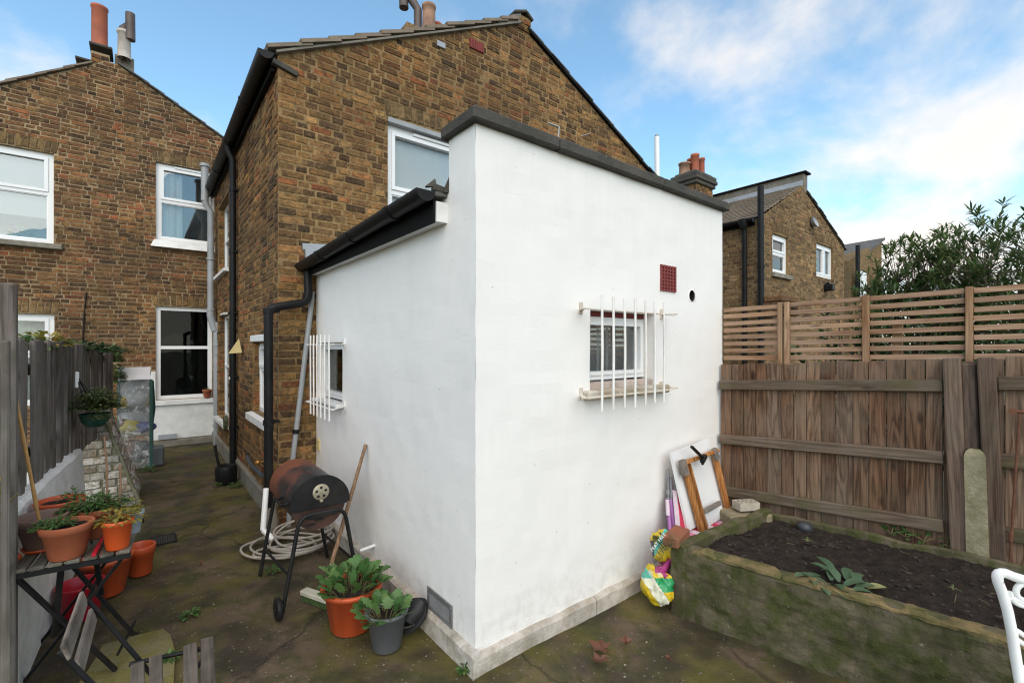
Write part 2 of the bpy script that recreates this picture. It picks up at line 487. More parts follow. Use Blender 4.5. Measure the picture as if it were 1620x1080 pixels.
M['lead'] = m_simple('lead_flashing', (.33, .35, .38), .5, .15, 6, .1)
M['terracotta'] = m_simple('terracotta', (.34, .088, .035), .8, .2, 9, .15, dirt=(.42, .2, .12), dirt_amt=.3)
M['chimney_pot'] = m_simple('chimney_pot_clay', (.42, .12, .065), .8, .15, 6, .15, dirt=(.16, .08, .06), dirt_amt=.5)
M['chimney_pot_old'] = m_simple('weathered_pot_clay', (.36, .2, .13), .85, .25, 7, .2, dirt=(.12, .09, .07), dirt_amt=.7)
M['render_grey'] = m_mossy('cement_render_grey', (.26, .23, .19), (.19, .17, .14), (.13, .12, .09), .4)
M['metal_brown'] = m_simple('flue_steel_brown', (.1, .075, .068), .55, .3, 6, .1, .3)
M['rust'] = m_simple('rusty_steel', (.13, .05, .025), .8, .45, 14, .3)
M['black_metal'] = m_simple('black_painted_steel', (.008, .008, .009), .5, .3, 12, .05, dirt=(.06, .05, .045), dirt_amt=.25, spec=.25)
M['grille_white'] = m_simple('white_painted_bars', (.77, .76, .74), .5, .05, 14, .1, dirt=(.4, .24, .1), dirt_amt=.25)
M['grille_rust'] = m_simple('rust_stained_bars', (.66, .6, .52), .7, .2, 18, .2, dirt=(.32, .16, .06), dirt_amt=.7)
M['redvent'] = m_simple('red_clay_airbrick', (.2, .035, .03), .75, .2, 14, .1)
M['void'] = m_simple('hole_shade_black', (.012, .011, .011), .95, .1, 5, 0)  # near-black puts the shade inside holes and slots into the colour
M['soil'] = None
# ------------------------------------------------------------------ ground
def m_ground():
    n = N('mossy_concrete_ground'); p = n.pos()
    a = n.noise(p, 1.3, 7, .6, .5); b = n.noise(p, 4.5, 8, .66, .4); f = n.noise(p, 90, 5, .65); e = n.noise(p, 22, 6, .65)
    c = n.mix(n.ramp(a, [(.36, 0.0), (.64, 1.0)]), (.082, .057, .036), (.14, .1, .064))
    c = n.mix(n.ramp(b, [(.44, 0.0), (.58, .9)]), c, (.05, .05, .014))
    g = n.noise(n.vmath('ADD', p, Vector((7, 3, 1))), 2.1, 7, .62, .3)
    c = n.mix(n.math('MULTIPLY', n.ramp(g, [(.46, 0.0), (.6, 1.0)]), .8), c, (.11, .095, .02))
    w = n.noise(n.vmath('ADD', p, Vector((1, 9, 1))), 3.0, 5, .55)
    c = n.mix(n.math('MULTIPLY', n.ramp(w, [(.47, 0.0), (.62, 1.0)]), .75), c, (.028, .022, .017))
    c = n.mix(n.ramp(e, [(.58, 0.0), (.72, .6)]), c, (.03, .026, .018))
    v = n.n('TexVoronoi', Scale=26.0); n.put(v.inputs['Vector'], p)
    c = n.mix(n.ramp(v.outputs['Distance'], [(.09, .8), (.15, 0.0)]), c, (.2, .18, .15))
    c = n.mix(n.ramp(f, [(.62, 0.0), (.75, .45)]), c, (.22, .19, .15))
    ck = n.n('TexVoronoi', Scale=.5); ck.feature = 'DISTANCE_TO_EDGE'
    dv = n.n('TexNoise', Scale=5.0, Detail=6.0); n.put(dv.inputs['Vector'], p)
    n.put(ck.inputs['Vector'], n.vmath('ADD', p, n.vmath('MULTIPLY', dv.outputs['Color'], Vector((.3, .3, 0)))))
    crk = n.ramp(ck.outputs['Distance'], [(.0015, 1.0), (.006, 0.0)])
    c = n.mix(n.math('MULTIPLY', crk, .55), c, (.018, .018, .01))
    f2 = n.noise(p, 210, 4, .7)
    c = n.mix(n.ramp(f2, [(.3, .5), (.5, 0.0)]), c, (.018, .015, .01))
    h = n.math('SUBTRACT', n.math('ADD', n.math('MULTIPLY', b, .8), n.math('MULTIPLY', f, .5)), crk)
    return n.set(c, n.ramp(w, [(.45, .85), (.7, .5)]), n.bump(h, .55, .012), **{'Specular IOR Level': .3})
M['ground'] = m_ground()
xs = [-150, -60, -25, -10, -5] + [-3.5 + .07 * i for i in range(95)] + [5, 10, 25, 60, 150]
ys = [-150, -60, -20, -6] + [-2.6 + .07 * i for i in range(138)] + [9, 14, 30, 70, 150]
mb = MB()
vs = []
for y in ys:
    for x in xs:
        q = Vector((x * 1.7, y * 1.7, 0))
        z = .012 * noise.noise(q) + .004 * noise.noise(q * 6) - .006
        vs.append((x, y, z if abs(x) < 9 and abs(y) < 12 else -.006))
nx = len(xs)
mb.add(vs, [(j * nx + i, j * nx + i + 1, (j + 1) * nx + i + 1, (j + 1) * nx + i) for j in range(len(ys) - 1) for i in range(nx - 1)], True)
mb.build('ground', M['ground'], kind='structure', origin=(0, 0, 0))

M['slab_moss'] = m_mossy('mossy_paving_slab', (.16, .135, .07), (.21, .18, .09), (.16, .145, .03), .8, (.25, .24, .2))
mb = MB()
top = [on_z(x, y, .014) for x, y in ((150, 1042), (163, 1018), (215, 1004), (258, 994), (270, 1003), (277, 1030), (274, 1090), (290, 1200), (120, 1200), (118, 1090))]
n = len(top)
mb.face(list(reversed(top)))
for i in range(n): mb.face([top[i], top[(i + 1) % n], top[(i + 1) % n] - Vector((0, 0, .03)), top[i] - Vector((0, 0, .03))])
o = mb.build('paving_slab', M['slab_moss'], kind='structure')

# ------------------------------------------------------------------ wall building
def panel(mb, O, U, Nn, u0, u1, z0, top, holes=(), reveal=.08, cell=None, wob=0.0):
    """wall face at origin O, along U, outward normal Nn, with real openings and reveals; top = [(u, z), ...]"""
    O, U, Nn = Vector(O), Vector(U), Vector(Nn)
    def tz(u):
        for (a, za), (b, zb) in zip(top, top[1:]):
            if a - 1e-6 <= u <= b + 1e-6: return za + (zb - za) * (u - a) / (b - a)
        return top[-1][1] if u > top[-1][0] else top[0][1]
    us = {u0, u1} | {h[0] for h in holes} | {h[1] for h in holes} | {t[0] for t in top if u0 < t[0] < u1}
    us = sorted(us)
    if cell:
        out = []
        for a, b in zip(us, us[1:]):
            k = max(1, int((b - a) / cell)); out += [a + (b - a) * i / k for i in range(k)]
        us = out + [us[-1]]
    def P(u, z, d=0.0):
        p = O + U * u + Vector((0, 0, z)) - Nn * d
        if wob: p += Vector((noise.noise(p * 2.3), noise.noise(p * 2.3 + Vector((9, 0, 0))), 0)) * wob + Nn * noise.noise(p * 9) * wob * .45
        return p
    hz = sorted({h[2] for h in holes} | {h[3] for h in holes})
    for a, b in zip(us, us[1:]):
        mid = (a + b) / 2
        spans = [z0] + [z for z in hz if z0 < z < min(tz(a), tz(b))]
        if cell:
            out = []
            ends = spans + [min(tz(a), tz(b))]
            for s0, s1 in zip(ends, ends[1:]):
                k = max(1, int((s1 - s0) / cell)); out += [s0 + (s1 - s0) * i / k for i in range(k)]
            spans = out
        for i, s0 in enumerate(spans):
            last = i == len(spans) - 1
            za, zb = (tz(a), tz(b)) if last else (spans[i + 1],) * 2
            zm = (s0 + min(za, zb)) / 2
            if any(h[0] < mid < h[1] and h[2] < zm < h[3] for h in holes): continue
            q = [P(a, s0), P(b, s0), P(b, zb), P(a, za)]
            mb.face(q, bool(cell))
    for (a, b, c, d) in [h[:4] for h in holes]:
        for (p, q) in (((a, c), (b, c)), ((b, c), (b, d)), ((b, d), (a, d)), ((a, d), (a, c))):
            mb.face([P(*p), P(*q), P(q[0], q[1], reveal), P(p[0], p[1], reveal)][::-1])

_bm = {}
def brick_mesh(L, H, mat, seed, proud, depth=.03):
    k = (round(L, 3), round(H, 4), mat.name, seed)
    if k in _bm: return _bm[k]
    v, f = brick_geo(L, H, random.Random(seed * 31 + int(L * 1000)), proud, depth)
    me = bpy.data.meshes.new('brick'); me.from_pydata([tuple(p) for p in v], [], f); me.materials.append(mat)
    _bm[k] = me; return me
def brick_geo(L, H, rn, proud, depth):
    l, h, c = L / 2, H / 2, .005
    j = lambda s: rn.uniform(-s, s)
    back = [Vector((x, depth, z)) for x, z in ((-l, -h), (l, -h), (l, h), (-l, h))]
    pf = proud + j(.004)
    mid = [Vector((x + j(.0045), -pf + c, z + j(.0045))) for x, z in ((-l, -h), (l, -h), (l, h), (-l, h))]
    fr = [Vector((x * (1 - c / l) + j(.003), -pf + j(.0015), z * (1 - c / h) + j(.004))) for x, z in ((-l, -h), (l, -h), (l, h), (-l, h))]
    v = back + mid + fr
    f = [(8, 9, 10, 11)]
    for a, b in ((0, 4), (4, 8)):
        for i in range(4):
            k = (i + 1) % 4
            f.append((a + i, a + k, b + k, b + i))
    return v, f

BRICKS = {}
def brick_wall(wall, O, U, Nn, u0, u1, z0, top, holes, mat, course=.064, vis=None, proud=.0045, st=.196, hd=.093, jt=.0115, seed=1):
    """Flemish bond laid brick by brick; collects (size in picture, matrix data) for later splitting into parts and the rest"""
    O, U, Nn = Vector(O), Vector(U), Vector(Nn)
    def tz(u):
        for (a, za), (b, zb) in zip(top, top[1:]):
            if a - 1e-6 <= u <= b + 1e-6: return za + (zb - za) * (u - a) / (b - a)
        return -9
    rn = random.Random(seed)
    lst = BRICKS.setdefault(wall.name, dict(wall=wall, items=[], mat=mat, proud=proud))['items']
    ang = math.atan2(U.y, U.x)
    h = course - jt
    row = 0; z = z0
    while z < max(t[1] for t in top):
        u = u0 - (0 if row % 2 == 0 else (st - hd) / 2 + hd + jt) + rn.uniform(-.02, .02)
        k = row % 2
        while u < u1:
            L = (st if k % 2 == 0 else hd) + rn.uniform(-.006, .006)
            a, b = max(u, u0 + .002), min(u + L, u1 - .002)
            u += L + jt; k += 1
            segs = [(a, b)]
            for hh in holes:
                if hh[2] < z + h * .65 and hh[3] > z + h * .35:
                    out = []
                    for (p, q) in segs:
                        if q <= hh[0] or p >= hh[1]: out.append((p, q)); continue
                        if p < hh[0] - .012: out.append((p, hh[0] - .003))
                        if q > hh[1] + .012: out.append((hh[1] + .003, q))
                    segs = out
            for (p, q) in segs:
                if q - p < .02: continue
                while q - p > .02 and tz(p) < z + h * .8: p += .012
                while q - p > .02 and tz(q) < z + h * .8: q -= .012
                if q - p < .02 or min(tz(p), tz(q)) < z + h * .8: continue
                c = O + U * ((p + q) / 2) + Vector((0, 0, z + h / 2 + rn.uniform(-.0015, .0015)))
                full = abs((q - p) - L) < 1e-6
                pr = proj(c); size = 0
                if pr and -10 < pr[0] < 1630 and -10 < pr[1] < 1090 and (vis is None or vis(pr[0], pr[1])):
                    size = (q - p) * abs((c - CAM).normalized().dot(Nn)) / pr[2] ** 2 + .1 * (q - p > .15)
                lst.append((size, c, ang + rn.uniform(-.006, .006), q - p, h, full, k % 2 == 1, rn.random()))
        z += course; row += 1
def finish_bricks(wname, limit=300):
    d = BRICKS[wname]; it = sorted(d['items'], key=lambda t: -t[0])
    cand = [t for t in it if t[0] > 0 and t[5]][:limit]
    ids = set(id(t) for t in cand)
    for t in cand:
        L = .1785 if t[3] > .13 else .086
        me = brick_mesh(L, t[4], d['mat'], int(t[7] * 9), d['proud'])
        obj('brick', me, None, d['wall'], t[1], (0, 0, t[2]))
    v, f = [], []
    rn = random.Random(5)
    for t in it:
        if id(t) in ids: continue
        g, ff = brick_geo(t[3], t[4], rn, d['proud'], .03)
        n0 = len(v); ca, sa = math.cos(t[2]), math.sin(t[2])
        for p in g: v.append((t[1].x + p.x * ca - p.y * sa, t[1].y + p.x * sa + p.y * ca, t[1].z + p.z))
        for q in ff: f.append([n0 + i for i in q])
    if v:
        me = bpy.data.meshes.new('brickwork'); wo = WO[d['wall'].name]
        me.from_pydata([(p[0] - wo.x, p[1] - wo.y, p[2] - wo.z) for p in v], [], f); me.materials.append(d['mat'])
        o = obj('brickwork', me, None, d['wall'], wo); tag(o, kind='stuff')

def arch(wall, O, U, Nn, ua, ub, z, hgt, mat, nb=None, fan=.25, rise=.02):
    """soldier bricks fanned over an opening"""
    O, U, Nn = Vector(O), Vector(U), Vector(Nn)
    ang = math.atan2(U.y, U.x); W = ub - ua
    nb = nb or max(5, int(W / .066)); w = W / nb
    rn = random.Random(int(ua * 100) + nb)
    for i in range(nb):
        t = (i + .5) / nb * 2 - 1
        u = ua + w * (i + .5)
        zz = z + hgt / 2 + rise * (1 - t * t)
        c = O + U * (u + t * fan * .1 * hgt) + Vector((0, 0, zz))
        me = brick_mesh(w - .01, hgt - .01, mat, i % 7, .011)
        o = obj('arch_brick', me, None, wall, c)
        o.rotation_mode = 'YXZ'
        o.rotation_euler = (Matrix.Rotation(ang, 3, 'Z') @ Matrix.Rotation(t * fan * .5, 3, 'Y')).to_euler('YXZ')

def window(root, O, U, Nn, ua, ub, za, zb, recess=.06, fw=.05, transom=None, mullion=None, pane='glass', back='room', backd=.5, sash=True, sill=None, sill_mat='sill_white', vent=False, blind=None, top_frame=0.0):
    """a framed window set in its opening; frame is the part, panes, sill and blind its sub-parts"""
    O, U, Nn = Vector(O), Vector(U), Vector(Nn)
    def P(u, z, d): return O + U * u + Vector((0, 0, z)) - Nn * d
    def bx(mb, a, b, c, d, d0, d1):
        mb.hexa([P(a, c, d0), P(b, c, d0), P(b, c, d1), P(a, c, d1), P(a, d, d0), P(b, d, d0), P(b, d, d1), P(a, d, d1)])
    mb = MB(); r = recess; e = .0025
    a, b, c, d = ua + e, ub - e, za + e, zb - e - top_frame
    bx(mb, a, a + fw, c, d, r, r + .06); bx(mb, b - fw, b, c, d, r, r + .06)
    bx(mb, a + fw, b - fw, d - fw, d, r, r + .06); bx(mb, a + fw, b - fw, c, c + fw, r, r + .06)
    lites = [(a + fw, b - fw, c + fw, d - fw)]
    if transom:
        t = c + (d - c) * transom
        bx(mb, a + fw, b - fw, t - fw * .42, t + fw * .42, r + .002, r + .058)
        lites = [(a + fw, b - fw, c + fw, t - fw * .42), (a + fw, b - fw, t + fw * .42, d - fw)]
    if mullion:
        m = a + (b - a) * mullion; out = []
        for i, (p, q, s, t2) in enumerate(lites):
            bx(mb, m - fw * .4, m + fw * .4, s, t2, r + .003, r + .057)
            out += [(p, m - fw * .4, s, t2), (m + fw * .4, q, s, t2)]
        lites = out
    if sash:
        for i, (p, q, s, t2) in enumerate(lites):
            w = fw * .55 if (i == len(lites) - 1 or not transom) else fw * .2
            dd = r - .012 if w > fw * .4 else r + .012
            bx(mb, p - .004, p + w, s - .004, t2 + .004, dd, r + .045); bx(mb, q - w, q + .004, s - .004, t2 + .004, dd, r + .045)
            bx(mb, p + w, q - w, t2 - w, t2 + .004, dd, r + .045); bx(mb, p + w, q - w, s - .004, s + w, dd, r + .045)
            lites[i] = (p + w, q - w, s + w, t2 - w)
    if vent:
        u0, u1 = a + (b - a) * .3, a + (b - a) * .78
        bx(mb, u0, u1, d - fw * .7, d - fw * .3, r - .022, r)
    fr = mb.build('window', M['upvc'], root)
    for (p, q, s, t2) in lites:
        pm = MB(); bx(pm, p + .001, q - .001, s + .001, t2 - .001, r + .03, r + .034); pm.build('pane', M[pane], fr)
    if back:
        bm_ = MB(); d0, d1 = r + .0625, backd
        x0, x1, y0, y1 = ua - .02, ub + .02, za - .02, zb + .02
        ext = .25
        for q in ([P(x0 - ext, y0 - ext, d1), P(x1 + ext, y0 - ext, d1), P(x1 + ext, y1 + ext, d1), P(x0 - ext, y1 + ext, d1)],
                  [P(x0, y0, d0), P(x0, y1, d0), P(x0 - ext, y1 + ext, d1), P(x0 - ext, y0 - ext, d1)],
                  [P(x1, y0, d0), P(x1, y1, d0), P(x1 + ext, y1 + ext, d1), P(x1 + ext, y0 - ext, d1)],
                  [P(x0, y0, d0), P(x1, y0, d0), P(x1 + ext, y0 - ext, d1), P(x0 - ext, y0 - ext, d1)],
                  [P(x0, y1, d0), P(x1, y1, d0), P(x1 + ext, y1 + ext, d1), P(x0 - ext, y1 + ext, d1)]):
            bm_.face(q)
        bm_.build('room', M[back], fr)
    if blind:
        m2 = MB(); z0 = za + (zb - za) * blind[1]
        bx(m2, ua + fw, ub - fw, z0, zb - .01, r + .075, r + .08); m2.build('blind', M[blind[0]], fr)
    if sill:
        ov, th, pr = sill; m3 = MB()
        m3.hexa([P(ua - ov, za - th, -pr), P(ub + ov, za - th, -pr), P(ub + ov, za - th, .02), P(ua - ov, za - th, .02),
                 P(ua - ov, za - .012, -pr), P(ub + ov, za - .012, -pr), P(ub + ov, za - .002, .02), P(ua - ov, za - .002, .02)])
        m3.build('sill', M[sill_mat], fr)
    return fr
def curtain(fr, O, U, Nn, ua, ub, za, zb, d, mat='curtain', amp=.012, k=60):
    O, U, Nn = Vector(O), Vector(U), Vector(Nn); m = MB(); nn = 40; vs = []
    for i in range(nn + 1):
        u = ua + (ub - ua) * i / nn
        dd = d + amp * math.sin(u * k) + amp * .6 * math.sin(u * k * 2.3 + 1)
        for z in (za, zb): vs.append(O + U * u + Vector((0, 0, z)) - Nn * dd)
    m.add(vs, [(2 * i, 2 * i + 2, 2 * i + 3, 2 * i + 1) for i in range(nn)], True)
    m.build('curtain', M[mat], fr)

XH, YH = Vector((1, 0, 0)), Vector((0, 1, 0))

# ------------------------------------------------------------------ the white extension
ext = thing('extension', 'white rendered flat fronted extension with barred windows in the middle', 'extension', (0, 0, 0))
EW, EL, EZ = 2.27, 2.50, 2.53
w1a, w1b = on_y(933, 489, 0), on_y(1036, 602, 0)
win_r = (w1a.x, w1b.x, on_y(933, 617, 0).z, w1a.z)
w2a, w2b = on_x(503, 541, 0), on_x(542, 641, 0)
win_l = (w2b.y, w2a.y, w2b.z, on_x(542, 541, 0).z)
hole = on_y(1094.5, 468, 0)
airb = (on_y(1045, 420, 0), on_y(1067, 461, 0))
mb = MB()
hr = .046
panel(mb, (0, 0, 0), XH, -YH, 0, EW, 0, [(0, EZ), (EW, EZ)], [win_r, (hole.x - hr, hole.x + hr, hole.z - hr, hole.z + hr)], .11, .055, .006)
panel(mb, (0, EL, 0), -YH, -XH, 0, EL, 0, [(0, 2.3), (EL - .235, 2.3), (EL - .2349, EZ), (EL, EZ)], [(EL - win_l[1], EL - win_l[0], win_l[2], win_l[3])], .09, .055, .006)
panel(mb, (EW, 0, 0), YH, XH, 0, EL, 0, [(0, EZ), (EL, EZ)], [], .1)
mb.face([(0, .235, 2.2), (EW, .235, 2.2), (EW, .235, EZ), (0, .235, EZ)][::-1])
mb.face([(0.001, 0, EZ), (EW, 0, EZ), (EW, .235, EZ), (0.001, .235, EZ)])
wall = mb.build('wall', M['render'], ext, origin=(0, 0, 0))
# ragged pipe hole: rough ring, lining and back coloured near-black as the shade inside
mb = MB()
pts = []
for k in range(20):
    a = 2 * math.pi * k / 20; pts.append((math.cos(a) * hr * (.84 + .08 * noise.noise(Vector((k, 1, 0)) * .9)), math.sin(a) * hr * 1.0 * (.86 + .08 * noise.noise(Vector((k, 5, 0)) * .9))))
sq = []
for k in range(20):
    a = 2 * math.pi * k / 20; c, s_ = math.cos(a), math.sin(a); m_ = max(abs(c), abs(s_)); sq.append((c / m_ * hr * 1.1, s_ / m_ * hr * 1.1))
for k in range(20):
    j = (k + 1) % 20
    A = lambda p, d: Vector((hole.x + p[0], d, hole.z + p[1]))
    mb.face([A(sq[k], .003), A(sq[j], .003), A(pts[j], -.003), A(pts[k], -.003)])
mb.build('pipe_hole', M['render'], ext)
mb = MB()
for k in range(20):
    j = (k + 1) % 20
    mb.face([A(pts[k], .004), A(pts[j], .004), A(pts[j], .1), A(pts[k], .1)])
mb.build('hole_lining', M['void'], ext)
mb = MB(); mb.box((hole.x, .12, hole.z), (.12, .01, .12)); mb.build('hole_back', M['void'], ext)
# plinth lengths
random.seed(3)
def plinth(axis, a, b, hgt, pr):
    m = MB(); nn = max(2, int((b - a) / .06)); rows = []
    for i in range(nn + 1):
        t = a + (b - a) * i / nn
        w = lambda s: .006 * noise.noise(Vector((t * 7, s, 2)))
        hh = hgt + w(1) * 1.2; p = pr + w(4)
        if axis == 'x': rows.append([(t, -p, -.02), (t, -p + w(9) * .5, hh - .012), (t, -p + .012, hh), (t, .004, hh + .006)])
        else: rows.append([(-p, t, -.02), (-p + w(9) * .5, t, hh - .012), (-p + .012, t, hh), (.004, t, hh + .006)])
    for r0, r1 in zip(rows, rows[1:]):
        for k in range(3):
            q = [r0[k], r1[k], r1[k + 1], r0[k + 1]]
            m.face(q if axis == 'x' else q[::-1], True)
    m.face(rows[0] if axis != 'x' else rows[0][::-1]); m.face(rows[-1][::-1] if axis != 'x' else rows[-1])
    return m
for a, b in ((-.034, .8), (.806, 1.42), (1.425, EW)): plinth('x', a, b, .082, .03).build('plinth', M['plinth'], ext)
for a, b in ((-.034, .62), (.625, 1.55), (1.556, EL - .01)): plinth('y', a, b, .1, .034).build('plinth', M['plinth'], ext)
# coping stones
cuts = [-.04, on_y(878, 225, 0).x, 1.45, EW + .035]
for a, b in zip(cuts, cuts[1:]):
    m = MB(); m.box(((a + b) / 2, .108, EZ + .032), (b - a - .006, .305, .062), None, .008); m.build('coping_stone', M['coping'], ext)
# barred windows
fr = window(ext, (0, 0, 0), XH, -YH, *win_r[:2], win_r[2] + .045, win_r[3], .085, .032, None, None, 'glass_soft', 'room_grey', .6, True, None, top_frame=.03)
curtain(fr, (0, 0, 0), XH, -YH, win_r[0] + .03, win_r[1] - .03, win_r[2], win_r[3], .2, 'room_grey', .01, 50)
mb = MB(); mb.box(((win_r[0] + win_r[1]) / 2, .1, win_r[3] - .016), (win_r[1] - win_r[0] - .006, .03, .026)); mb.build('window_head', M['redvent'], ext)
mb = MB(); mb.box(((win_r[0] + win_r[1]) / 2, .06, win_r[2] + .018), (win_r[1] - win_r[0] - .006, .1, .036), None, .006); mb.build('timber_sill', m_simple('worn_sill_board', (.42, .33, .28), .8, .3, 14, .3, dirt=(.7, .66, .6), dirt_amt=.5), ext)
sa, sb = on_y(922, 632, 0).x, on_y(1050, 618, 0).x
mb = MB(); mb.box(((sa + sb) / 2, -.02, win_r[2] - .026), (sb - sa, .06, .052), None, .008); mb.build('sill', m_mossy('flaking_sill', (.62, .58, .52), (.42, .34, .24), (.3, .22, .13), .5, (.7, .68, .64)), ext)
fr2 = window(ext, (0, EL, 0), -YH, -XH, EL - win_l[1], EL - win_l[0], win_l[2] + .02, win_l[3], .05, .035, None, None, 'glass_dark', 'room_grey', .5, True, None)
mb = MB(); mb.box((-.02, (win_l[0] + win_l[1]) / 2, win_l[2] - .005), (.075, win_l[1] - win_l[0] + .04, .028), None, .006); mb.build('sill', M['sill_white'], ext)
# front grille: two rails, seven bars
gd = -.095
g = thing('x', 'x', 'x'); bpy.data.objects.remove(g)
ga, gb, gz0, gz1 = on_y(924, 486, gd).x, on_y(1066, 498, gd).x, on_y(1000, 622, gd).z, on_y(1000, 493.5, gd).z
for z, nm in ((gz1, 'grille_rail'), (gz0, 'grille_rail')):
    m = MB()
    xl = on_y(917, 487, 0).x + .01; xr = on_y(1046, 497, 0).x
    m.bar((ga - .012, gd, z), (gb + .01, gd, z), .022, .006)
    m.bar((xl, -.002, z), (ga + .004, gd + .004, z + .0035), .022, .006)
    m.bar((xr, -.002, z + .007), (xr + .02, gd - .01, z + .007), .02, .006)
    m.box((xl - .004, -.004, z + .012), (.026, .008, .065)); m.box((xr - .004, -.004, z + .012), (.026, .008, .065))
    m.build(nm, M['grille_rust'], ext)
for x0 in (951, 969, 987, 1003.5, 1020, 1034.5, 1049):
    x = on_y(x0, 540, gd - .008).x
    m = MB(); m.tube([(x, gd - .014, gz0 - .075 + random.uniform(-.006, .006)), (x + .004, gd - .014, (gz0 + gz1) / 2), (x, gd - .014, gz1 + .075 + random.uniform(-.006, .006))], .0072, 8)
    m.build('grille_bar', M['grille_white'], ext)
# side grille
gd = -.125
y1, y0 = on_x(487, 545, gd).y, on_x(521, 545, gd).y - .07
gz1, gz0 = on_x(505, 545, gd).z, on_x(505, 641, gd).z
for z in (gz1, gz0):
    m = MB(); yw = on_x(545, 540, 0).y
    m.bar((gd, y1 + .03, z), (gd, y0 - .02, z), .022, .006, (0, 0, 1)); m.bar((gd - .006, y0 - .018, z + .003), (-.002, yw, z + .003), .022, .006)
    m.bar((gd, y1 + .02, z + .003), (-.002, y1 + .06, z + .003), .022, .006)
    m.box((-.004, yw, z + .012), (.008, .026, .07)); m.box((-.004, y1 + .06, z + .012), (.008, .026, .07))
    m.build('grille_rail', M['grille_white'], ext)
for x0 in (491.5, 496.5, 501.8, 507.5, 514, 521):
    y = on_x(x0, 590, gd - .014).y
    m = MB(); m.tube([(gd - .014, y, gz0 - .085), (gd - .016, y, 1.5), (gd - .014, y, gz1 + .075)], .0064, 8); m.build('grille_bar', M['grille_white'], ext)
# red airbrick
a, b = airb; W, H = b.x - a.x, a.z - b.z
m = MB(); nxh, nzh = 5, 7; cw, ch_ = W / nxh, H / nzh
for i in range(nxh + 1): m.box((a.x + i * cw, -.004, a.z - H / 2), (cw * .45, .014, H + cw * .45))
for j in range(nzh + 1): m.box((a.x + W / 2, -.0035, a.z - j * ch_), (W + cw * .4, .013, ch_ * .42))
m.build('airbrick', M['redvent'], ext)
m = MB(); m.box((a.x + W / 2, .0, a.z - H / 2), (W, .005, H)); m.build('airbrick_back', M['void'], ext)
# low steel vent plate
q = [on_x(677, 926, -.004), on_x(716, 955, -.004), on_x(716, 1001, -.004), on_x(677, 966, -.004)]
y1, y0 = q[0].y, q[1].y; z1, z0 = q[0].z, q[2].z + .01
m = MB(); fwv = .03
m.bar((-.006, y0, (z0 + z1) / 2), (-.006, y0 + .024, (z0 + z1) / 2), .006, z1 - z0); m.bar((-.006, y1 - .024, (z0 + z1) / 2), (-.006, y1, (z0 + z1) / 2), .006, z1 - z0)
m.box((-.006, (y0 + y1) / 2, z1 - .012), (.006, y1 - y0 - .048, .024)); m.box((-.006, (y0 + y1) / 2, z0 + .012), (.006, y1 - y0 - .048, .024))
for yy in (y0 + .01, y1 - .01):
    for zz in (z0 + .012, z1 - .012): m.tube([(-.008, yy, zz), (-.0125, yy, zz)], .005, 8)
vent_plate = m.build('vent_plate', m_simple('dull_zinc', (.3, .3, .3), .5, .2, 9, .1, .6, dirt=(.12, .11, .1), dirt_amt=.4), ext)
m = MB(); m.box((-.002, (y0 + y1) / 2, (z0 + z1) / 2), (.005, y1 - y0 - .04, z1 - z0 - .04)); m.build('mesh_back', m_simple('vent_gauze', (.11, .11, .115), .6, .2, 60, .4, .5), vent_plate)
m = MB()
yy = y0 + .03
while yy < y1 - .028: m.box((-.0055, yy, (z0 + z1) / 2), (.002, .0015, z1 - z0 - .05)); yy += .0075
zz = z0 + .03
while zz < z1 - .028: m.box((-.0055, (y0 + y1) / 2, zz), (.002, y1 - y0 - .05, .0015)); zz += .0075
tag(m.build('wire_mesh', M['grey_pvc'], vent_plate), kind='stuff')
# overflow stub and yellow airbrick
p = on_x(592, 862, 0); m = MB(); m.tube([p + Vector((.02, 0, 0)), p + Vector((-.1, -.01, -.006))], .0105, 12); m.build('overflow_pipe', M['upvc'], ext)
p = on_x(505.5, 703, 0); m = MB(); m.box((-.006, p.y, p.z), (.016, .075, .1), None, .003)
for k in range(6): m.box((-.0155, p.y, p.z - .038 + k * .0152), (.008, .06, .006))
m.build('airbrick', m_simple('buff_airbrick', (.62, .5, .25), .8, .1, 20, .2), ext)
# eaves box, gutter, roof
ey0, ey1 = .255, EL - .012
m = MB(); m.box((-.03, (ey0 + ey1) / 2, 2.172), (.062, ey1 - ey0, .1)); m.build('soffit_box', M['sill_white'], ext)
m = MB(); m.box((-.0675, (ey0 + ey1) / 2 + .004, 2.178), (.011, ey1 - ey0 - .008, .125)); m.build('fascia', M['black_fascia'], ext)
def gutter(root, x, ya, yb, z, r, sx=-1, brackets=(), mat='black_pvc', fall=0.0):
    m = MB(); seg = 12
    def ring(y, rr, zz): return [Vector((x + rr * math.cos(math.pi + math.pi * k / seg), y, zz + rr * 1.05 * math.sin(math.pi + math.pi * k / seg))) for k in range(seg + 1)]
    A, B = ring(ya, r, z), ring(yb, r, z + fall); a, b = ring(ya, r - .006, z), ring(yb, r - .006, z + fall)
    for k in range(seg):
        m.face([A[k], A[k + 1], B[k + 1], B[k]][::-1], True); m.face([a[k], a[k + 1], b[k + 1], b[k]], True)
    for P_, Q_ in ((A, a), (B, b)):
        m.face(P_)
    for k in (0, seg): m.face([A[k], a[k], b[k], B[k]])
    for yb_ in brackets:
        C, D = ring(yb_ - .02, r + .007, z + fall * (yb_ - ya) / (yb - ya)), ring(yb_ + .02, r + .007, z + fall * (yb_ - ya) / (yb - ya))
        for k in range(seg): m.face([C[k], C[k + 1], D[k + 1], D[k]][::-1], True)
        for P_ in (C, D): m.face(P_)
    return m.build('gutter', M[mat], root)
gutter(ext, -.125, ey0 - .012, EL + .05, 2.262, .052, -1, (.62, 1.25, 1.9), fall=-.06)
m = MB(); m.box((-.03, .262, 2.283), (.1, .03, .035), Matrix.Rotation(R(8), 3, 'Y'), .004)
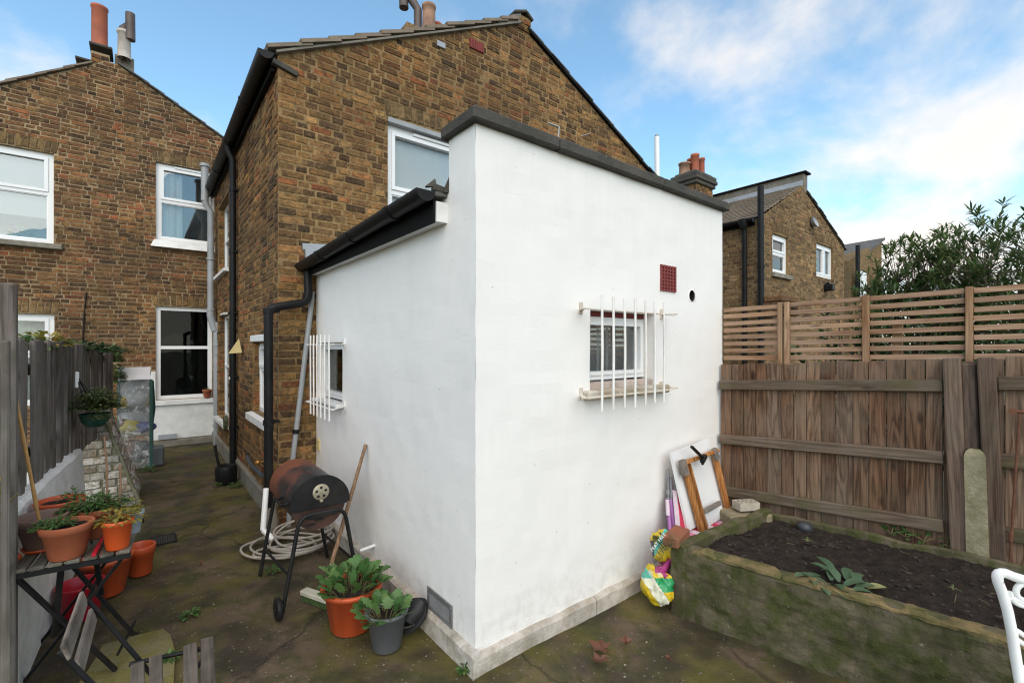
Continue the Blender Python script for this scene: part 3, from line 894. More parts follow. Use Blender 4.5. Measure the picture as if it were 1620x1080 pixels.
m.add([(-.03, .24, 2.27), (.012, .232, 2.27), (.006, .232, 2.37), (-.03, .25, 2.27)], [(0, 1, 2), (0, 2, 3), (1, 3, 2), (0, 3, 1)])
m.add([(-.12, .26, 2.285), (-.06, .25, 2.29), (-.065, .26, 2.335), (-.1, .3, 2.29)], [(0, 1, 2), (0, 2, 3), (1, 3, 2), (0, 3, 1)])
m.build('flashing', M['coping'], ext)
m = MB()
m.hexa([(-.09, .25, 2.245), (EW, .25, 2.44), (EW, EL - .01, 2.44), (-.09, EL - .01, 2.245), (-.09, .25, 2.265), (EW, .25, 2.46), (EW, EL - .01, 2.46), (-.09, EL - .01, 2.265)])
m.build('roof', M['slate'], ext)
# soakers / lead apron against the house wall
p = on_y(478, 381, EL + .0); q = on_y(545, 400, EL)
m = MB(); m.box((p.x + .27, EL - .012, p.z - .028), (.54, .02, .055), Matrix.Rotation(R(-5), 3, 'Y')); m.box((p.x + .28, EL - .02, p.z - .1), (.52, .03, .11), Matrix.Rotation(R(-5), 3, 'Y')); m.build('lead_apron', M['lead'], ext)
# ------------------------------------------------------------------ the tall brick house behind the extension
HX, HY = -.306, 2.51          # its near left corner
BACK = 6.9                    # the wall that closes the side passage
house = thing('brick_house', 'tall yellow stock brick house with gable end rising behind the white extension', 'house', (2.4, 4.5, 0))
e_l = on_y(437, 84, HY); apex = on_y(822, 38, HY); e_r = on_y(1037, 284, HY)
RX = e_r.x
gtop = [(0, e_l.z), (apex.x - HX, apex.z), (RX - HX, e_r.z)]
O = Vector((HX, HY, 0))
# upstairs window
ua = on_y(613.5, 183, HY).x - HX; zt = on_y(613.5, 184, HY).z
up = (ua, ua + .98, 2.38, zt)
mb = MB()
panel(mb, O, XH, -YH, 0, RX - HX, 0, gtop, [up], .09)
OS = Vector((HX, BACK, 0)); LS = BACK - HY
def su(px, py): p = on_x(px, py, HX); return BACK - p.y, p.z
s1 = (su(400, 545)[0], su(427, 600)[0], su(400, 650)[1], su(400, 541)[1])
s2 = (su(345.5, 430)[0], su(362, 430)[0], su(346, 437)[1], su(346, 330)[1])
s3 = (su(345.5, 650)[0], su(362, 650)[0], su(346, 657)[1], su(346, 500)[1])
panel(mb, OS, -YH, -XH, 0, LS, 0, [(0, e_l.z), (LS, e_l.z)], [s1, s2, s3], .09)
mb.face([(RX, HY, 0), (RX, HY + 5, 0), (RX, HY + 5, e_r.z), (RX, HY, e_r.z)])
hwall = mb.build('wall', M['mortar'], house, origin=(HX, HY, 0))
def vis_gable(px, py):
    if px > 712 and py > 190 + .354 * (px - 748): return False
    if px > 500 and py > 435 - .433 * (px - 500): return False
    return True
ah = .15
brick_wall(hwall, O, XH, -YH, 0, RX - HX, .0, gtop, [up, (up[0] - .03, up[1] + .03, up[3], up[3] + ah)], M['brick_y'], vis=vis_gable)
arch(hwall, O, XH, -YH, up[0] - .03, up[1] + .03, up[3], ah, M['arch_y'])
brick_wall(hwall, OS, -YH, -XH, 0, LS, .0, [(0, e_l.z), (LS, e_l.z)], [s1, s2, s3], M['brick_y'], vis=lambda x, y: x > 375, seed=4)
for sw in (s1, s2, s3):
    brick_wall(hwall, (HX + .002, BACK - sw[0] - .004, 0), XH, -YH, 0, .078, sw[2] + .01, [(0, sw[3]), (.078, sw[3])], [], M['brick_y'], vis=lambda x, y: False, seed=int(sw[0] * 50), proud=.003)
finish_bricks(hwall.name)
fr = window(house, O, XH, -YH, *up[:2], up[2], up[3], .055, .06, .5, None, 'glass_soft', 'room_grey', .5, True, None, vent=True, blind=('frosted', 0.0), top_frame=.05)
m = MB(); m.box((HX + (up[0] + up[1]) / 2, HY + .04, up[3] - .028), (up[1] - up[0] - .006, .1, .05), None, .004); m.build('window_head', M['grey_pvc'], house)
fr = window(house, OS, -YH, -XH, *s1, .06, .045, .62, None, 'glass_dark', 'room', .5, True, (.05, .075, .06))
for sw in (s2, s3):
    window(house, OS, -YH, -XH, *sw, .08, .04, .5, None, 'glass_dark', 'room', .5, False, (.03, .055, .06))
m = MB(); a, b = s1[0] - .03, s1[1] + .03
m.box((HX - .006, BACK - (a + b) / 2, s1[3] + .035), (.03, b - a, .065), None, .005); m.build('lintel', M['sill_white'], house)
p = on_x(357, 497, HX); m = MB(); m.box((HX - .02, p.y, p.z), (.05, .35, .022), None, .004); m.build('vent_cover', M['sill_white'], house)
# cement base along the passage
m = plinth('y', HY + .02, BACK - .02, .17, .035)
for i, v in enumerate(m.v): m.v[i] = v + Vector((HX, 0, 0))
m.build('plinth', M['render_grey'], house)
# roof courses with stepped verge
def slope_courses(root, xa, za, xb, zb, ya, yb, nc, th, mat, name='tile_course', lap=.35):
    d = Vector((xb - xa, 0, zb - za)); L = d.length; d.normalize(); up_ = Vector((-d.z, 0, d.x))
    if up_.z < 0: up_ = -up_
    g_ = L / nc
    for i in range(nc):
        s0, s1_ = i * g_ - (.02 if i == 0 else 0), (i + 1) * g_ + g_ * lap
        if i == nc - 1: s1_ = L
        A = Vector((xa, 0, za)) + d * s0; B = Vector((xa, 0, za)) + d * s1_
        lift0, lift1 = th * 1.05, .004
        m = MB(); q = []
        for yy in (ya + random.uniform(-.012, .012), yb):
            q.append([A + up_ * lift0 + Vector((0, yy, 0)), B + up_ * lift1 + Vector((0, yy, 0)), B + up_ * (lift1 + th) + Vector((0, yy, 0)), A + up_ * (lift0 + th) + Vector((0, yy, 0))])
        a, b = q
        m.add(a + b, [(0, 1, 2, 3), (7, 6, 5, 4), (0, 4, 5, 1), (1, 5, 6, 2), (2, 6, 7, 3), (3, 7, 4, 0)])
        bm = None
        m.build(name, M[mat], root)
def verge(root, pts, y, w, h, mat):
    m = MB()
    for a, b in zip(pts, pts[1:]):
        m.bar((a[0], y, a[1]), (b[0], y, b[1]), w, h)
    m.build('verge', M[mat], root)
roof = None
slope_courses(house, HX - .05, e_l.z - .02, apex.x - .05, apex.z, HY - .055, BACK, 11, .03, 'tile')
slope_courses(house, RX + .06, e_r.z - .03, apex.x + .12, apex.z - .02, HY - .05, HY + 5, 12, .014, 'slate', 'slate_course')
def offs(pts, d): return [(x, z + d) for x, z in pts]
verge(house, [(HX - .02, e_l.z - .005), (apex.x, apex.z + .004)], HY - .02, .045, .018, 'render_grey')
verge(house, [(apex.x + .1, apex.z - .02), (RX + .04, e_r.z - .02)], HY - .02, .04, .03, 'black_fascia')
# corbelled kneeler at the eaves
p = on_y(452, 104, HY - .03)
m = MB(); m.box((p.x + .0, HY - .008, p.z - .012), (.2, .05, .045), Matrix.Rotation(R(14), 3, 'Y'), .003); m.build('kneeler_stone', M['coping'], house)
# apex parapet stub
pa, pb = on_y(797, 80, HY), on_y(849, 40, HY)
m = MB(); m.box((apex.x + .06, HY + 2.2, apex.z + .02), (.2, 4.44, .16)); stub = m.build('ridge_parapet', M['mortar'], house)
rn = random.Random(2)
for i in range(2):
    for k in range(2):
        me = brick_mesh(.086, .052, M['brick_y'], i * 2 + k, .009)
        obj('brick', me, None, stub, (apex.x + .06 - .048 + .096 * k, HY - .021, apex.z - .025 + .06 * i), (0, 0, 0))
m = MB(); m.box((apex.x - .01, HY + 2.2, apex.z + .125), (.2, 4.5, .03), Matrix.Rotation(R(-24), 3, 'Y'), .006)
m.box((apex.x + .13, HY + 2.2, apex.z + .125), (.12, 4.5, .03), Matrix.Rotation(R(34), 3, 'Y'), .006); m.build('ridge_capping', M['coping'], house)
m = MB()
m.hexa([(apex.x - .34, HY - .03, apex.z - .15), (apex.x + .0, HY - .03, apex.z - .02), (apex.x + .0, HY + .1, apex.z - .02), (apex.x - .34, HY + .1, apex.z - .15), (apex.x - .34, HY - .03, apex.z - .1), (apex.x + .0, HY - .03, apex.z + .12), (apex.x + .0, HY + .1, apex.z + .12), (apex.x - .34, HY + .1, apex.z - .1)])
m.build('cement_fillet', M['render_grey'], house)
# eaves gutter, fascia and downpipe
m = MB(); m.box((HX - .03, (HY + BACK) / 2 + .01, e_l.z - .07), (.03, BACK - HY - .06, .14)); m.build('fascia', M['black_fascia'], house)
gutter(house, HX - .1, HY - .04, BACK - .03, e_l.z - .03, .06, -1, (HY + .9, HY + 2.0, HY + 3.1), fall=-.05)
pp = on_x(368.5, 500, HX - .055)
gx = HX - .055
m = MB(); m.tube([(HX - .1, pp.y, e_l.z - .09), (HX - .1, pp.y, e_l.z - .16), (gx, pp.y, e_l.z - .26), (gx, pp.y, 3.0), (gx, pp.y, 1.0), (gx, pp.y, .02)], .036, 12)
for z in (3.35, 2.62, 1.9, 1.15, .55): m.tube([(gx, pp.y, z - .02), (gx, pp.y, z + .02)], .044, 12); m.box((gx + .04, pp.y, z), (.05, .1, .022))
m.build('downpipe', M['black_pvc'], house)
m = MB(); p = on_x(367.5, 599, gx - .037); m.box((gx - .037, pp.y, p.z), (.01, .05, .03)); m.build('label_sticker', M['upvc'], house)
# downpipe of the extension: swan neck round the corner
zc = 2.2
A = on_y(487, 440, 2.44); B = on_y(486, 470, 2.42); C = on_y(432, 486, 2.38); D = on_y(424, 500, 2.38); E = on_y(425, 800, 2.38)
def arc3(a, b, c, n=5):
    return [a * (1 - t) ** 2 + b * 2 * t * (1 - t) + c * t * t for t in [i / n for i in range(n + 1)]]
K1 = on_y(489, 478, 2.40); K2 = on_y(422, 486, 2.38)
path = [on_y(488, 415, 2.46), A] + arc3(on_y(488, 462, 2.43), K1, on_y(474, 480, 2.40)) + arc3(on_y(440, 485, 2.385), K2, on_y(424.5, 505, 2.38)) + [on_y(425, 640, 2.38), Vector((E.x, 2.38, .2))]
m = MB(); m.tube(path, .034, 14)
for py in (492, 668):
    q = on_y(425, py, 2.38); m.tube([(q.x, 2.38, q.z - .02), (q.x, 2.38, q.z + .02)], .042, 14); m.box((q.x + .05, 2.42, q.z), (.07, .07, .02))
m.build('swan_neck_downpipe', M['black_pvc'], house)
m = MB(); m.tube([(E.x, 2.38, .2), (E.x + .02, 2.36, .08), (E.x + .01, 2.33, 0)], .05, 12); m.build('gully_pipe', M['render_grey'], house)
p = on_y(417, 832, 2.15); m = MB(); m.tube([on_y(421, 772, 2.2), on_y(416, 838, 2.1)], .02, 10); m.tube([on_y(416, 838, 2.1), on_y(432, 852, 2.05)], .02, 10); m.build('waste_pipe', M['upvc'], house)
# leaning grey waste pipe in the corner
m = MB(); a, b = on_y(493, 478, 2.47), on_y(462, 735, 2.44); c = on_y(456, 850, 2.43)
m.tube([on_y(494, 462, 2.48), a, b, c], .021, 12)
q = a.lerp(b, .8); d = (b - a).normalized()
m.build('corner_waste_pipe', M['grey_pvc'], house)
m = MB(); m.tube([q - d * .018, q + d * .018], .028, 12); m.build('pipe_clip', M['black_pvc'], house)
# red airbrick high in the gable, tiny fittings
a = on_y(742, 63, HY); b = on_y(764, 84, HY)
m = MB(); m.box(((a.x + b.x) / 2, HY - .012, (a.z + b.z) / 2), (b.x - a.x, .012, .1))
for k in range(6): m.box((a.x + (b.x - a.x) * (k + .5) / 6, HY - .02, (a.z + b.z) / 2), (.012, .012, .095))
m.build('airbrick', M['redvent'], house)
p = on_y(697, 72, HY); m = MB(); m.box((p.x, HY - .012, p.z), (.1, .02, .06), None, .004); m.build('patch_plate', M['lead'], house)
p = on_y(925, 215, HY); m = MB(); m.tube([(p.x - .08, HY - .01, p.z - .03), (p.x, HY - .06, p.z), (p.x + .08, HY - .03, p.z + .05)], .006, 6); m.build('cable_bracket', M['grey_pvc'], house)
p = on_y(878, 225, .02); m = MB(); m.tube([(p.x, .0, 2.56), (p.x + .01, .0, 2.67), (p.x - .05, .02, 2.68)], .005, 6); m.build('wire_stub', M['grey_pvc'], ext)
p = on_x(378, 535, HX - .05)
m = MB(); m.add([p, p + Vector((-.1, .02, -.17)), p + Vector((-.01, .12, -.14)), p + Vector((.03, .0, -.16))], [(0, 1, 2), (0, 3, 1), (0, 2, 3), (1, 3, 2)]); m.build('bird_feeder_roof', m_simple('pale_yellow_board', (.6, .47, .22), .7, .1), house)
# tap and rubber lagging low on the side wall
a = on_x(391, 722, HX - .04); b = on_x(415, 752, HX - .05)
m = MB(); m.tube([a, a.lerp(b, .5) + Vector((-.02, 0, 0)), b], .018, 10); m.build('lagged_pipe', m_simple('blue_grey_lagging', (.05, .06, .075), .7, .3, 20, .2), house)
p = on_x(408, 731, HX - .06); m = MB(); m.lathe(p, [(0, -.02), (.02, -.016), (.026, 0), (.02, .016), (0, .02)], 12); m.tube([p, p + Vector((.06, 0, 0))], .008, 8); m.build('garden_tap', m_simple('brass_tap', (.5, .25, .06), .4, .2, 10, .05, .6), house)
p = on_x(362, 668, HX - .05); m = MB()
for k in range(4): m.tube([p + Vector((-.02 - .01 * k, .05 * math.sin(t * .52 + k) , .09 * math.cos(t * .52 + k))) for t in range(13)], .006, 6)
m.build('hanging_cable', m_simple('mixed_cable', (.08, .09, .04), .6, .6, 12, .1), house)
p = on_x(352, 665, HX - .04)
# chimney of the house behind the ridge
ch = thing('chimney', 'weathered clay pot and brown metal cowled flue behind the gable roof', 'chimney', at_depth(668, 60, 7.2))
dep = 7.2
def C3(px, py, dd=0.0): return at_depth(px, py, dep + dd)
k = dep / FPX
base = C3(668, 75)
m = MB(); m.box(base + Vector((0, 0, -.7)), (.75, .5, 1.6)); m.build('stack', M['mortar'], ch)
m = MB(); m.lathe(C3(678.5, 45), [(10 * k, -.1), (10.4 * k, 0), (10 * k, .2), (9.8 * k, 30 * k), (11 * k, 31 * k), (11 * k, 35 * k), (9.2 * k, 36 * k), (8.3 * k, 30 * k)], 24); m.build('chimney_pot', M['chimney_pot_old'], ch)
m = MB(); m.lathe(C3(691, 47, .25), [(8 * k, -.2), (8 * k, 4 * k), (9 * k, 5 * k), (9 * k, 8 * k), (7 * k, 8 * k)], 20); m.build('chimney_pot', M['chimney_pot'], ch)
m = MB(); m.tube([C3(661, 60), C3(661, 16), C3(655, 6), C3(642, -14)], 6.3 * k, 16); m.tube([C3(639, 13), C3(638, -16)], 7.3 * k, 16); m.build('flue_cowl', M['metal_brown'], ch)

# ------------------------------------------------------------------ the brick house closing the passage on the left
lh = thing('brick_house', 'dark brown brick house with four white windows closing the left passage', 'house', (-2.4, 7.0, 0))
def L(px, py): p = on_y(px, py, BACK); return p.x, p.z
LX0 = -5.4
la, lb, lc, ld = L(0, 136), L(146, 102), L(186, 102), L(357, 223)
sl = (lb[1] - la[1]) / (lb[0] - la[0]); sr = (ld[1] - lc[1]) / (ld[0] - lc[0])
mx_ = (lb[0] + lc[0]) / 2
zap = lb[1] + .1
z_at0 = la[1] + sl * (LX0 - la[0])
LX1 = 1.2
ltop = [(0, z_at0), (lb[0] - LX0, lb[1]), (mx_ - LX0, zap), (lc[0] - LX0, lc[1]), (LX1 - LX0, lc[1] + sr * (LX1 - lc[0]))]
OL = Vector((LX0, BACK, 0))
def H(x0, yt, x1, yb, w=None):
    a, b = L(x0, yt), L(x1, yb)
    return (a[0] - LX0, b[0] - LX0, b[1], a[1])
ul_r = L(85, 300)[0] - LX0
ul = (ul_r - 1.12, ul_r, L(85, 387)[1], L(85, 243)[1])
ur = (L(246.5, 256)[0] - LX0, L(341, 300)[0] - LX0, L(246, 379)[1], L(246.5, 255)[1])
lr = (L(246.5, 485)[0] - LX0, L(336, 600)[0] - LX0, L(246.5, 633)[1], L(246.5, 484)[1])
ll_r = L(86, 500)[0] - LX0
llw = (ll_r - 1.1, ll_r, L(86, 640)[1], L(86, 497)[1])
holes = [ul, ur, lr, llw]
mb = MB(); panel(mb, OL, XH, -YH, 0, LX1 - LX0, 0, ltop, holes, .09)
lwall = mb.build('wall', M['mortar_r'], lh, origin=OL)
ahs = [(h[0] - .04, h[1] + .04, h[3], h[3] + .165) for h in holes]
pb0, pb1 = L(239, 640)[0] - LX0, L(341, 640)[0] - LX0
pz1, pz0 = lr[2] - .0, L(290, 692)[1]
white_area = [(pb0, pb1, 0, lr[2]), (pb0, lr[0], 0, L(240, 588)[1])]
brick_wall(lwall, OL, XH, -YH, 0, LX1 - LX0, 0, ltop, holes + ahs + white_area, M['brick_r'], course=.058, st=.18, hd=.085, jt=.0105, vis=lambda x, y: x < 345 and not (x < 180 and y > 550), seed=9)
for h in ahs: arch(lwall, OL, XH, -YH, *h[:3], .165, M['arch_y'], None, .3, .012)
finish_bricks(lwall.name)
fr = window(lh, OL, XH, -YH, *ul, .05, .06, .56, None, 'glass', 'room_grey', .7, True, None)
m = MB(); zb_ = ul[2] + (ul[3] - ul[2]) * .3
m.box((LX0 + (ul[0] + ul[1]) / 2, BACK + .16, (zb_ + ul[3]) / 2), (ul[1] - ul[0] - .1, .006, ul[3] - zb_)); m.build('blind', M['blind'], fr)
m = MB(); m.box((LX0 + (ul[0] + ul[1]) / 2 - .1, BACK - .03, ul[2] - .035), (1.5, .12, .07), None, .01); m.build('sill', M['sill_stone'], fr)
for i, (dx, hh, cc) in enumerate(((-.32, .17, (.03, .07, .03)), (-.42, .13, (.3, .2, .04)), (-.22, .12, (.05, .09, .05)))):
    m = MB(); m.lathe((LX0 + ul[1] + dx, BACK + .13, ul[2] + .06), [(.0, 0), (.04, 0), (.05, hh * .5), (.03, hh * .6), (.045, hh), (0, hh)], 10); m.build('ornament', m_simple('ornament_glaze', cc, .4), fr)
fr = window(lh, OL, XH, -YH, *ur, .05, .06, .52, None, 'glass', 'room_grey', .8, True, None, vent=True)
curtain(fr, OL, XH, -YH, ur[0] + .07, ur[0] + .33, ur[2], ur[3] - .03, .17, amp=.02, k=45)
m = MB(); x0, x1 = LX0 + ur[0] - .05, LX0 + ur[1] + .02
m.hexa([(x0 - .015, BACK - .09, ur[2] - .11), (x1, BACK - .09, ur[2] - .11), (x1, BACK + .02, ur[2] - .11), (x0 - .015, BACK + .02, ur[2] - .11), (x0 + .03, BACK - .05, ur[2] - .003), (x1, BACK - .05, ur[2] - .003), (x1, BACK + .02, ur[2] + .012), (x0 + .03, BACK + .02, ur[2] + .012)])
m.build('sill', M['sill_white'], fr)
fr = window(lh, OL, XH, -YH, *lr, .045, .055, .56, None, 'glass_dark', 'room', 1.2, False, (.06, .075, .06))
q = on_y(327.5, 634, BACK - .03)
fl = window(lh, OL, XH, -YH, *llw, .05, .06, .55, None, 'glass', 'room_grey', .5, True, None)
curtain(fl, OL, XH, -YH, llw[0] + .05, llw[1] - .05, llw[2], llw[3] - .03, .15, amp=.012, k=70)
# white painted panel below the kitchen window
m = MB(); m.box((LX0 + (pb0 + pb1) / 2, BACK - .004, (pz0 + lr[2] - .08) / 2), (pb1 - pb0, .03, lr[2] - .08 - pz0), None, .004)
m.box((LX0 + (pb0 + lr[0]) / 2 - .001, BACK - .003, (lr[2] - .077 + L(240, 588)[1]) / 2), (lr[0] - pb0, .028, L(240, 588)[1] - lr[2] + .077), None, .004)
m.build('painted_panel', M['sill_white'], lh)
m = MB(); m.box((LX0 + (pb0 + pb1) / 2, BACK - .02, pz0 / 2 - .005), (pb1 - pb0 + .1, .07, pz0 - .01), None, .01); m.build('plinth', M['render_grey'], lh)
p = on_y(265, 690, BACK - .03); m = MB(); m.box((p.x, BACK - .06, p.z), (.22, .02, .07)); m.build('airbrick', M['lead'], lh)
# roof
ex = LX0 - .1
slope_courses(lh, ex, z_at0 + sl * (-.1), lb[0], lb[1], BACK - .05, BACK + 4, 14, .02, 'tile')
slope_courses(lh, LX1 + .1, lc[1] + sr * (LX1 + .1 - lc[0]), lc[0], lc[1], BACK - .05, BACK + 4, 16, .016, 'slate', 'slate_course')
# chimney of that house
ch = thing('chimney', 'stack with tall red pot and pale pot with brown cowl on the left house', 'chimney', on_y(165, 90, BACK + .1))
dep = 6.75; k = dep / FPX; ks = k / 1.32
m = MB()
m.box(C3(159, 100, -.1) + Vector((0, .12, -.05)), (.2, .34, .34)); m.box(C3(141, 110, .05) + Vector((-.02, .1, -.12)), (.13, .3, .3))
st = m.build('stack', M['mortar_r'], ch)
rn = random.Random(8)
for i in range(5):
    for j in range(2):
        c = C3(159, 100, -.1) + Vector((-.048 + .096 * j, -.052, -.19 + i * .062))
        obj('brick', brick_mesh(.086, .053, M['brick_r'], i + j, .009), None, st, c)
m = MB(); m.box(C3(160, 76, -.1) + Vector((0, .12, .0)), (.25, .4, .035), None, .008); m.box(C3(140, 98, .05) + Vector((-.04, .1, .0)), (.2, .32, .03), None, .006); m.build('stack_cap', M['coping'], ch)
m = MB(); m.lathe(C3(157.5, 72), [(13.5 * ks, -.03), (13.3 * ks, 0), (13 * ks, 56 * k), (14.4 * ks, 57 * k), (14.4 * ks, 60 * k), (12 * ks, 60.5 * k), (11 * ks, 50 * k)], 24); m.build('chimney_pot', M['chimney_pot'], ch)
m = MB(); m.box(C3(197, 104, .2) + Vector((0, .1, -.1)), (.22, .3, .42)); m.build('rendered_stack', M['render_grey'], ch)
m = MB(); m.lathe(C3(196.5, 88, .1), [(12 * ks, -.05), (11.5 * ks, 0), (10.5 * ks, 33 * k), (12.5 * ks, 34 * k), (12.5 * ks, 38 * k), (9 * ks, 38.5 * k)], 20); m.build('chimney_pot', m_simple('pale_clay_pot', (.5, .45, .4), .85, .15, 6, .1, dirt=(.2, .17, .14), dirt_amt=.5), ch)
m = MB(); m.lathe(C3(196.5, 52, .1), [(11.5 * ks, 0), (8 * ks, 8 * k), (6 * ks, 10 * k)], 18); m.tube([C3(196.5, 50, .1), C3(200, 44, .1), C3(207, 40, .1)], 8 * ks, 14); m.tube([C3(206.5, 64, .1), C3(206, 22, .1)], 8.4 * ks, 16); m.build('flue_cowl', M['metal_brown'], ch)
# grey soil stack in the passage corner
sx = on_y(330, 300, BACK - .35); s2x = on_y(343, 600, BACK - .35)
m = MB(); r_ = .05; yb_ = BACK - .35
p1 = on_y(324, 262, yb_); p2 = on_y(324, 318, yb_); p3 = on_y(333.5, 335, yb_); p4 = on_y(333.5, 500, yb_); p5 = on_y(343, 520, yb_); p6 = on_y(344, 728, yb_)
m.tube([p1, p2], r_ * .98, 16); m.tube([p1 - Vector((0, 0, .02)), p1 + Vector((0, 0, .02))], r_ * 1.35, 16)
m.tube([p2, p2.lerp(p3, .3) - Vector((0, 0, .02)), p3, p4], r_ * .9, 16); m.tube([p4 + Vector((0, 0, .1)), p4, p4.lerp(p5, .5) - Vector((0, 0, .06)), p5 + Vector((-.02, 0, -.03))], r_ * 1.05, 16)
m.tube([p5 + Vector((0, 0, .1)), p5, p6], r_ * .98, 16)
for q in (on_y(333.5, 410, yb_), on_y(333.5, 490, yb_), on_y(343, 545, yb_), on_y(343.5, 560, yb_), on_y(343.5, 672, yb_)): m.tube([q - Vector((0, 0, .012)), q + Vector((0, 0, .012))], r_ * 1.2, 16)
m.build('soil_pipe', M['grey_pvc'], lh)
p = on_y(134, 480, BACK - .01); m = MB(); m.tube([on_y(137, 462, BACK - .02), on_y(133, 500, BACK - .02), on_y(130, 560, BACK - .02)], .008, 6); m.build('wall_cable', M['black_pvc'], lh)

# ------------------------------------------------------------------ brick houses to the right
rh = thing('brick_house', 'yellow brick house with sloping slate roof and two windows beyond the fence', 'house', (9.5, 4, 0))
RY = HY
def Q(px, py): p = on_y(px, py, RY); return p.x, p.z
rc = Q(1201, 345); ra = Q(1272, 300); rt = Q(1272, 272); rr_ = Q(1335, 393)
RX0 = rc[0]
rtop = [(0, rc[1]), (ra[0] - RX0, ra[1] + .12), (ra[0] - RX0 + .001, ra[1] - .02), (rr_[0] - RX0, rr_[1])]
OR = Vector((RX0, RY, 0))
def HR(x0, yt, x1, yb):
    a, b, c, d = Q(x0, yt), Q(x1, yb), Q(x0, yb), Q(x1, yt)
    return (a[0] - RX0, b[0] - RX0, b[1], a[1])
rw1 = HR(1222, 368, 1247, 436); rw2 = HR(1291.5, 383, 1318, 443)
mb = MB(); panel(mb, OR, XH, -YH, 0, rr_[0] - RX0, 0, rtop, [rw1, rw2], .09)
panel(mb, (RX0, RY + 6, 0), -YH, -XH, 0, 6, 0, [(0, rc[1]), (6, rc[1])], [], .09)
rwall = mb.build('wall', M['mortar'], rh, origin=OR)
brick_wall(rwall, OR, XH, -YH, 0, rr_[0] - RX0, .9, rtop, [rw1, rw2] + [(h[0] - .05, h[1] + .05, h[3], h[3] + .2) for h in (rw1, rw2)], M['brick_far'], course=.073, st=.2, hd=.095, seed=12)
brick_wall(rwall, (RX0, RY + 6, 0), -YH, -XH, 0, 6, .9, [(0, rc[1]), (6, rc[1])], [], M['brick_y'], course=.073, st=.2, hd=.095, vis=lambda x, y: x > 1143, seed=13)
for h in (rw1, rw2): arch(rwall, OR, XH, -YH, h[0] - .05, h[1] + .05, h[3], .2, M['arch_y'], None, .3, .05)
finish_bricks(rwall.name)
f1 = window(rh, OR, XH, -YH, *rw1, .05, .075, .52, None, 'glass', 'room_grey', .5, True, (.08, .1, .08), 'sill_stone', blind=('frosted', 0.0))
f2 = window(rh, OR, XH, -YH, *rw2, .05, .075, None, .52, 'glass', 'room_grey', .5, True, None, blind=('frosted', 0.0))
# roof slopes, party parapet, gutter, pipes
slope_courses(rh, RX0 - .1, rc[1] - .02, ra[0], ra[1] + .08, RY + .02, RY + 8, 16, .03, 'tile')
slope_courses(rh, rr_[0] + .1, rr_[1] - .05, ra[0] + .1, ra[1] - .02, RY - .05, RY + 8, 14, .02, 'slate', 'slate_course')
m = MB(); m.box((ra[0] + .06, RY + 4, ra[1] + .16), (.22, 8.02, .42)); par = m.build('party_parapet', M['render_grey'], rh)
m = MB(); m.box((ra[0] + .05, RY + 3.97, ra[1] + .39), (.32, 8.1, .045), None, .01); m.build('parapet_capping', M['black_fascia'], rh)
m = MB(); m.box((ra[0] - .062, RY + 4, ra[1] + .14), (.02, 8.0, .13)); m.build('lead_flashing', M['lead'], rh)
gutter(rh, RX0 - .14, RY + .05, RY + 6, rc[1] - .02, .07, -1, ())
m = MB(); m.box((RX0 - .03, RY + 3.03, rc[1] - .05), (.06, 5.9, .16)); m.build('fascia', M['black_fascia'], rh)
pq = on_x(1178, 400, RX0 - .08)
m = MB(); m.tube([(RX0 - .14, pq.y, rc[1] - .08), (RX0 - .1, pq.y, rc[1] - .22), (RX0 - .08, pq.y, rc[1] - .35), (RX0 - .08, pq.y, .5)], .05, 12); m.lathe((RX0 - .14, pq.y, rc[1] - .2), [(.05, 0), (.1, .12), (.1, .2)], 12); m.build('downpipe', M['black_pvc'], rh)
pq = on_y(1204, 400, RY - .09); zt_ = on_y(1200, 293, RY - .09).z
m = MB(); m.tube([(pq.x, RY - .09, .5), (pq.x, RY - .09, 2.2), (pq.x - .02, RY - .09, zt_)], .06, 14)
for z in (2.0, 3.1): m.tube([(pq.x, RY - .09, z - .03), (pq.x, RY - .09, z + .03)], .072, 14)
m.build('vent_pipe', M['black_pvc'], rh)
p = on_y(1287, 352, RY - .05); m = MB(); m.lathe(p, [(0, -.05), (.1, -.03), (.14, .05)], 16, Matrix.Rotation(R(70), 3, 'X')); m.tube([p, p + Vector((.1, .05, -.1))], .02, 6); m.build('satellite_dish', M['lead'], rh)
p = on_y(1312, 455, RY - .1); m = MB(); m.box(p, (.18, .2, .16), None, .02); m.tube([p + Vector((0, .1, .05)), p + Vector((0, 0, .12))], .04, 8); m.build('flood_light', M['black_pvc'], rh)
a, b = on_y(1214, 462, RY - .35), on_y(1256, 482, RY - .3)
m = MB()
for i in range(3): m.box(((a.x + b.x) / 2, RY - .3, a.z - .1 - i * .13), (.72 + .06 * i, .4, .12), None, .02)
m.build('porch_bricks', M['brick_r'], rh)
# chimney with four pots
dep = 12.5; k = dep / FPX
ch = thing('chimney', 'brick chimney stack with four clay pots seen above the white wall', 'chimney', C3(1095, 300))
m = MB(); R38 = Matrix.Rotation(0, 3, 'Z')
c = C3(1097, 351); m.box(c, (.82, .62, 2.2)); st = m.build('stack', M['mortar'], ch)
dz0 = c.z + 1.1
rn = random.Random(4)
v = MB()
BR = BRICKS.setdefault(st.name, dict(wall=st, items=[], mat=M['brick_y'], proud=.009))
brick_wall(st, c + Vector((-.41, -.31, 0)) - Vector((0, 0, c.z)), XH, -YH, 0, .82, dz0 - 1.5, [(0, dz0), (.82, dz0)], [], M['brick_y'], course=.075, st=.2, hd=.095)
brick_wall(st, c + Vector((-.41, .31, 0)) - Vector((0, 0, c.z)), -YH, -XH, 0, .62, dz0 - 1.5, [(0, dz0), (.62, dz0)], [], M['brick_y'], course=.075, st=.2, hd=.095)
finish_bricks(st.name, 60)
m = MB()
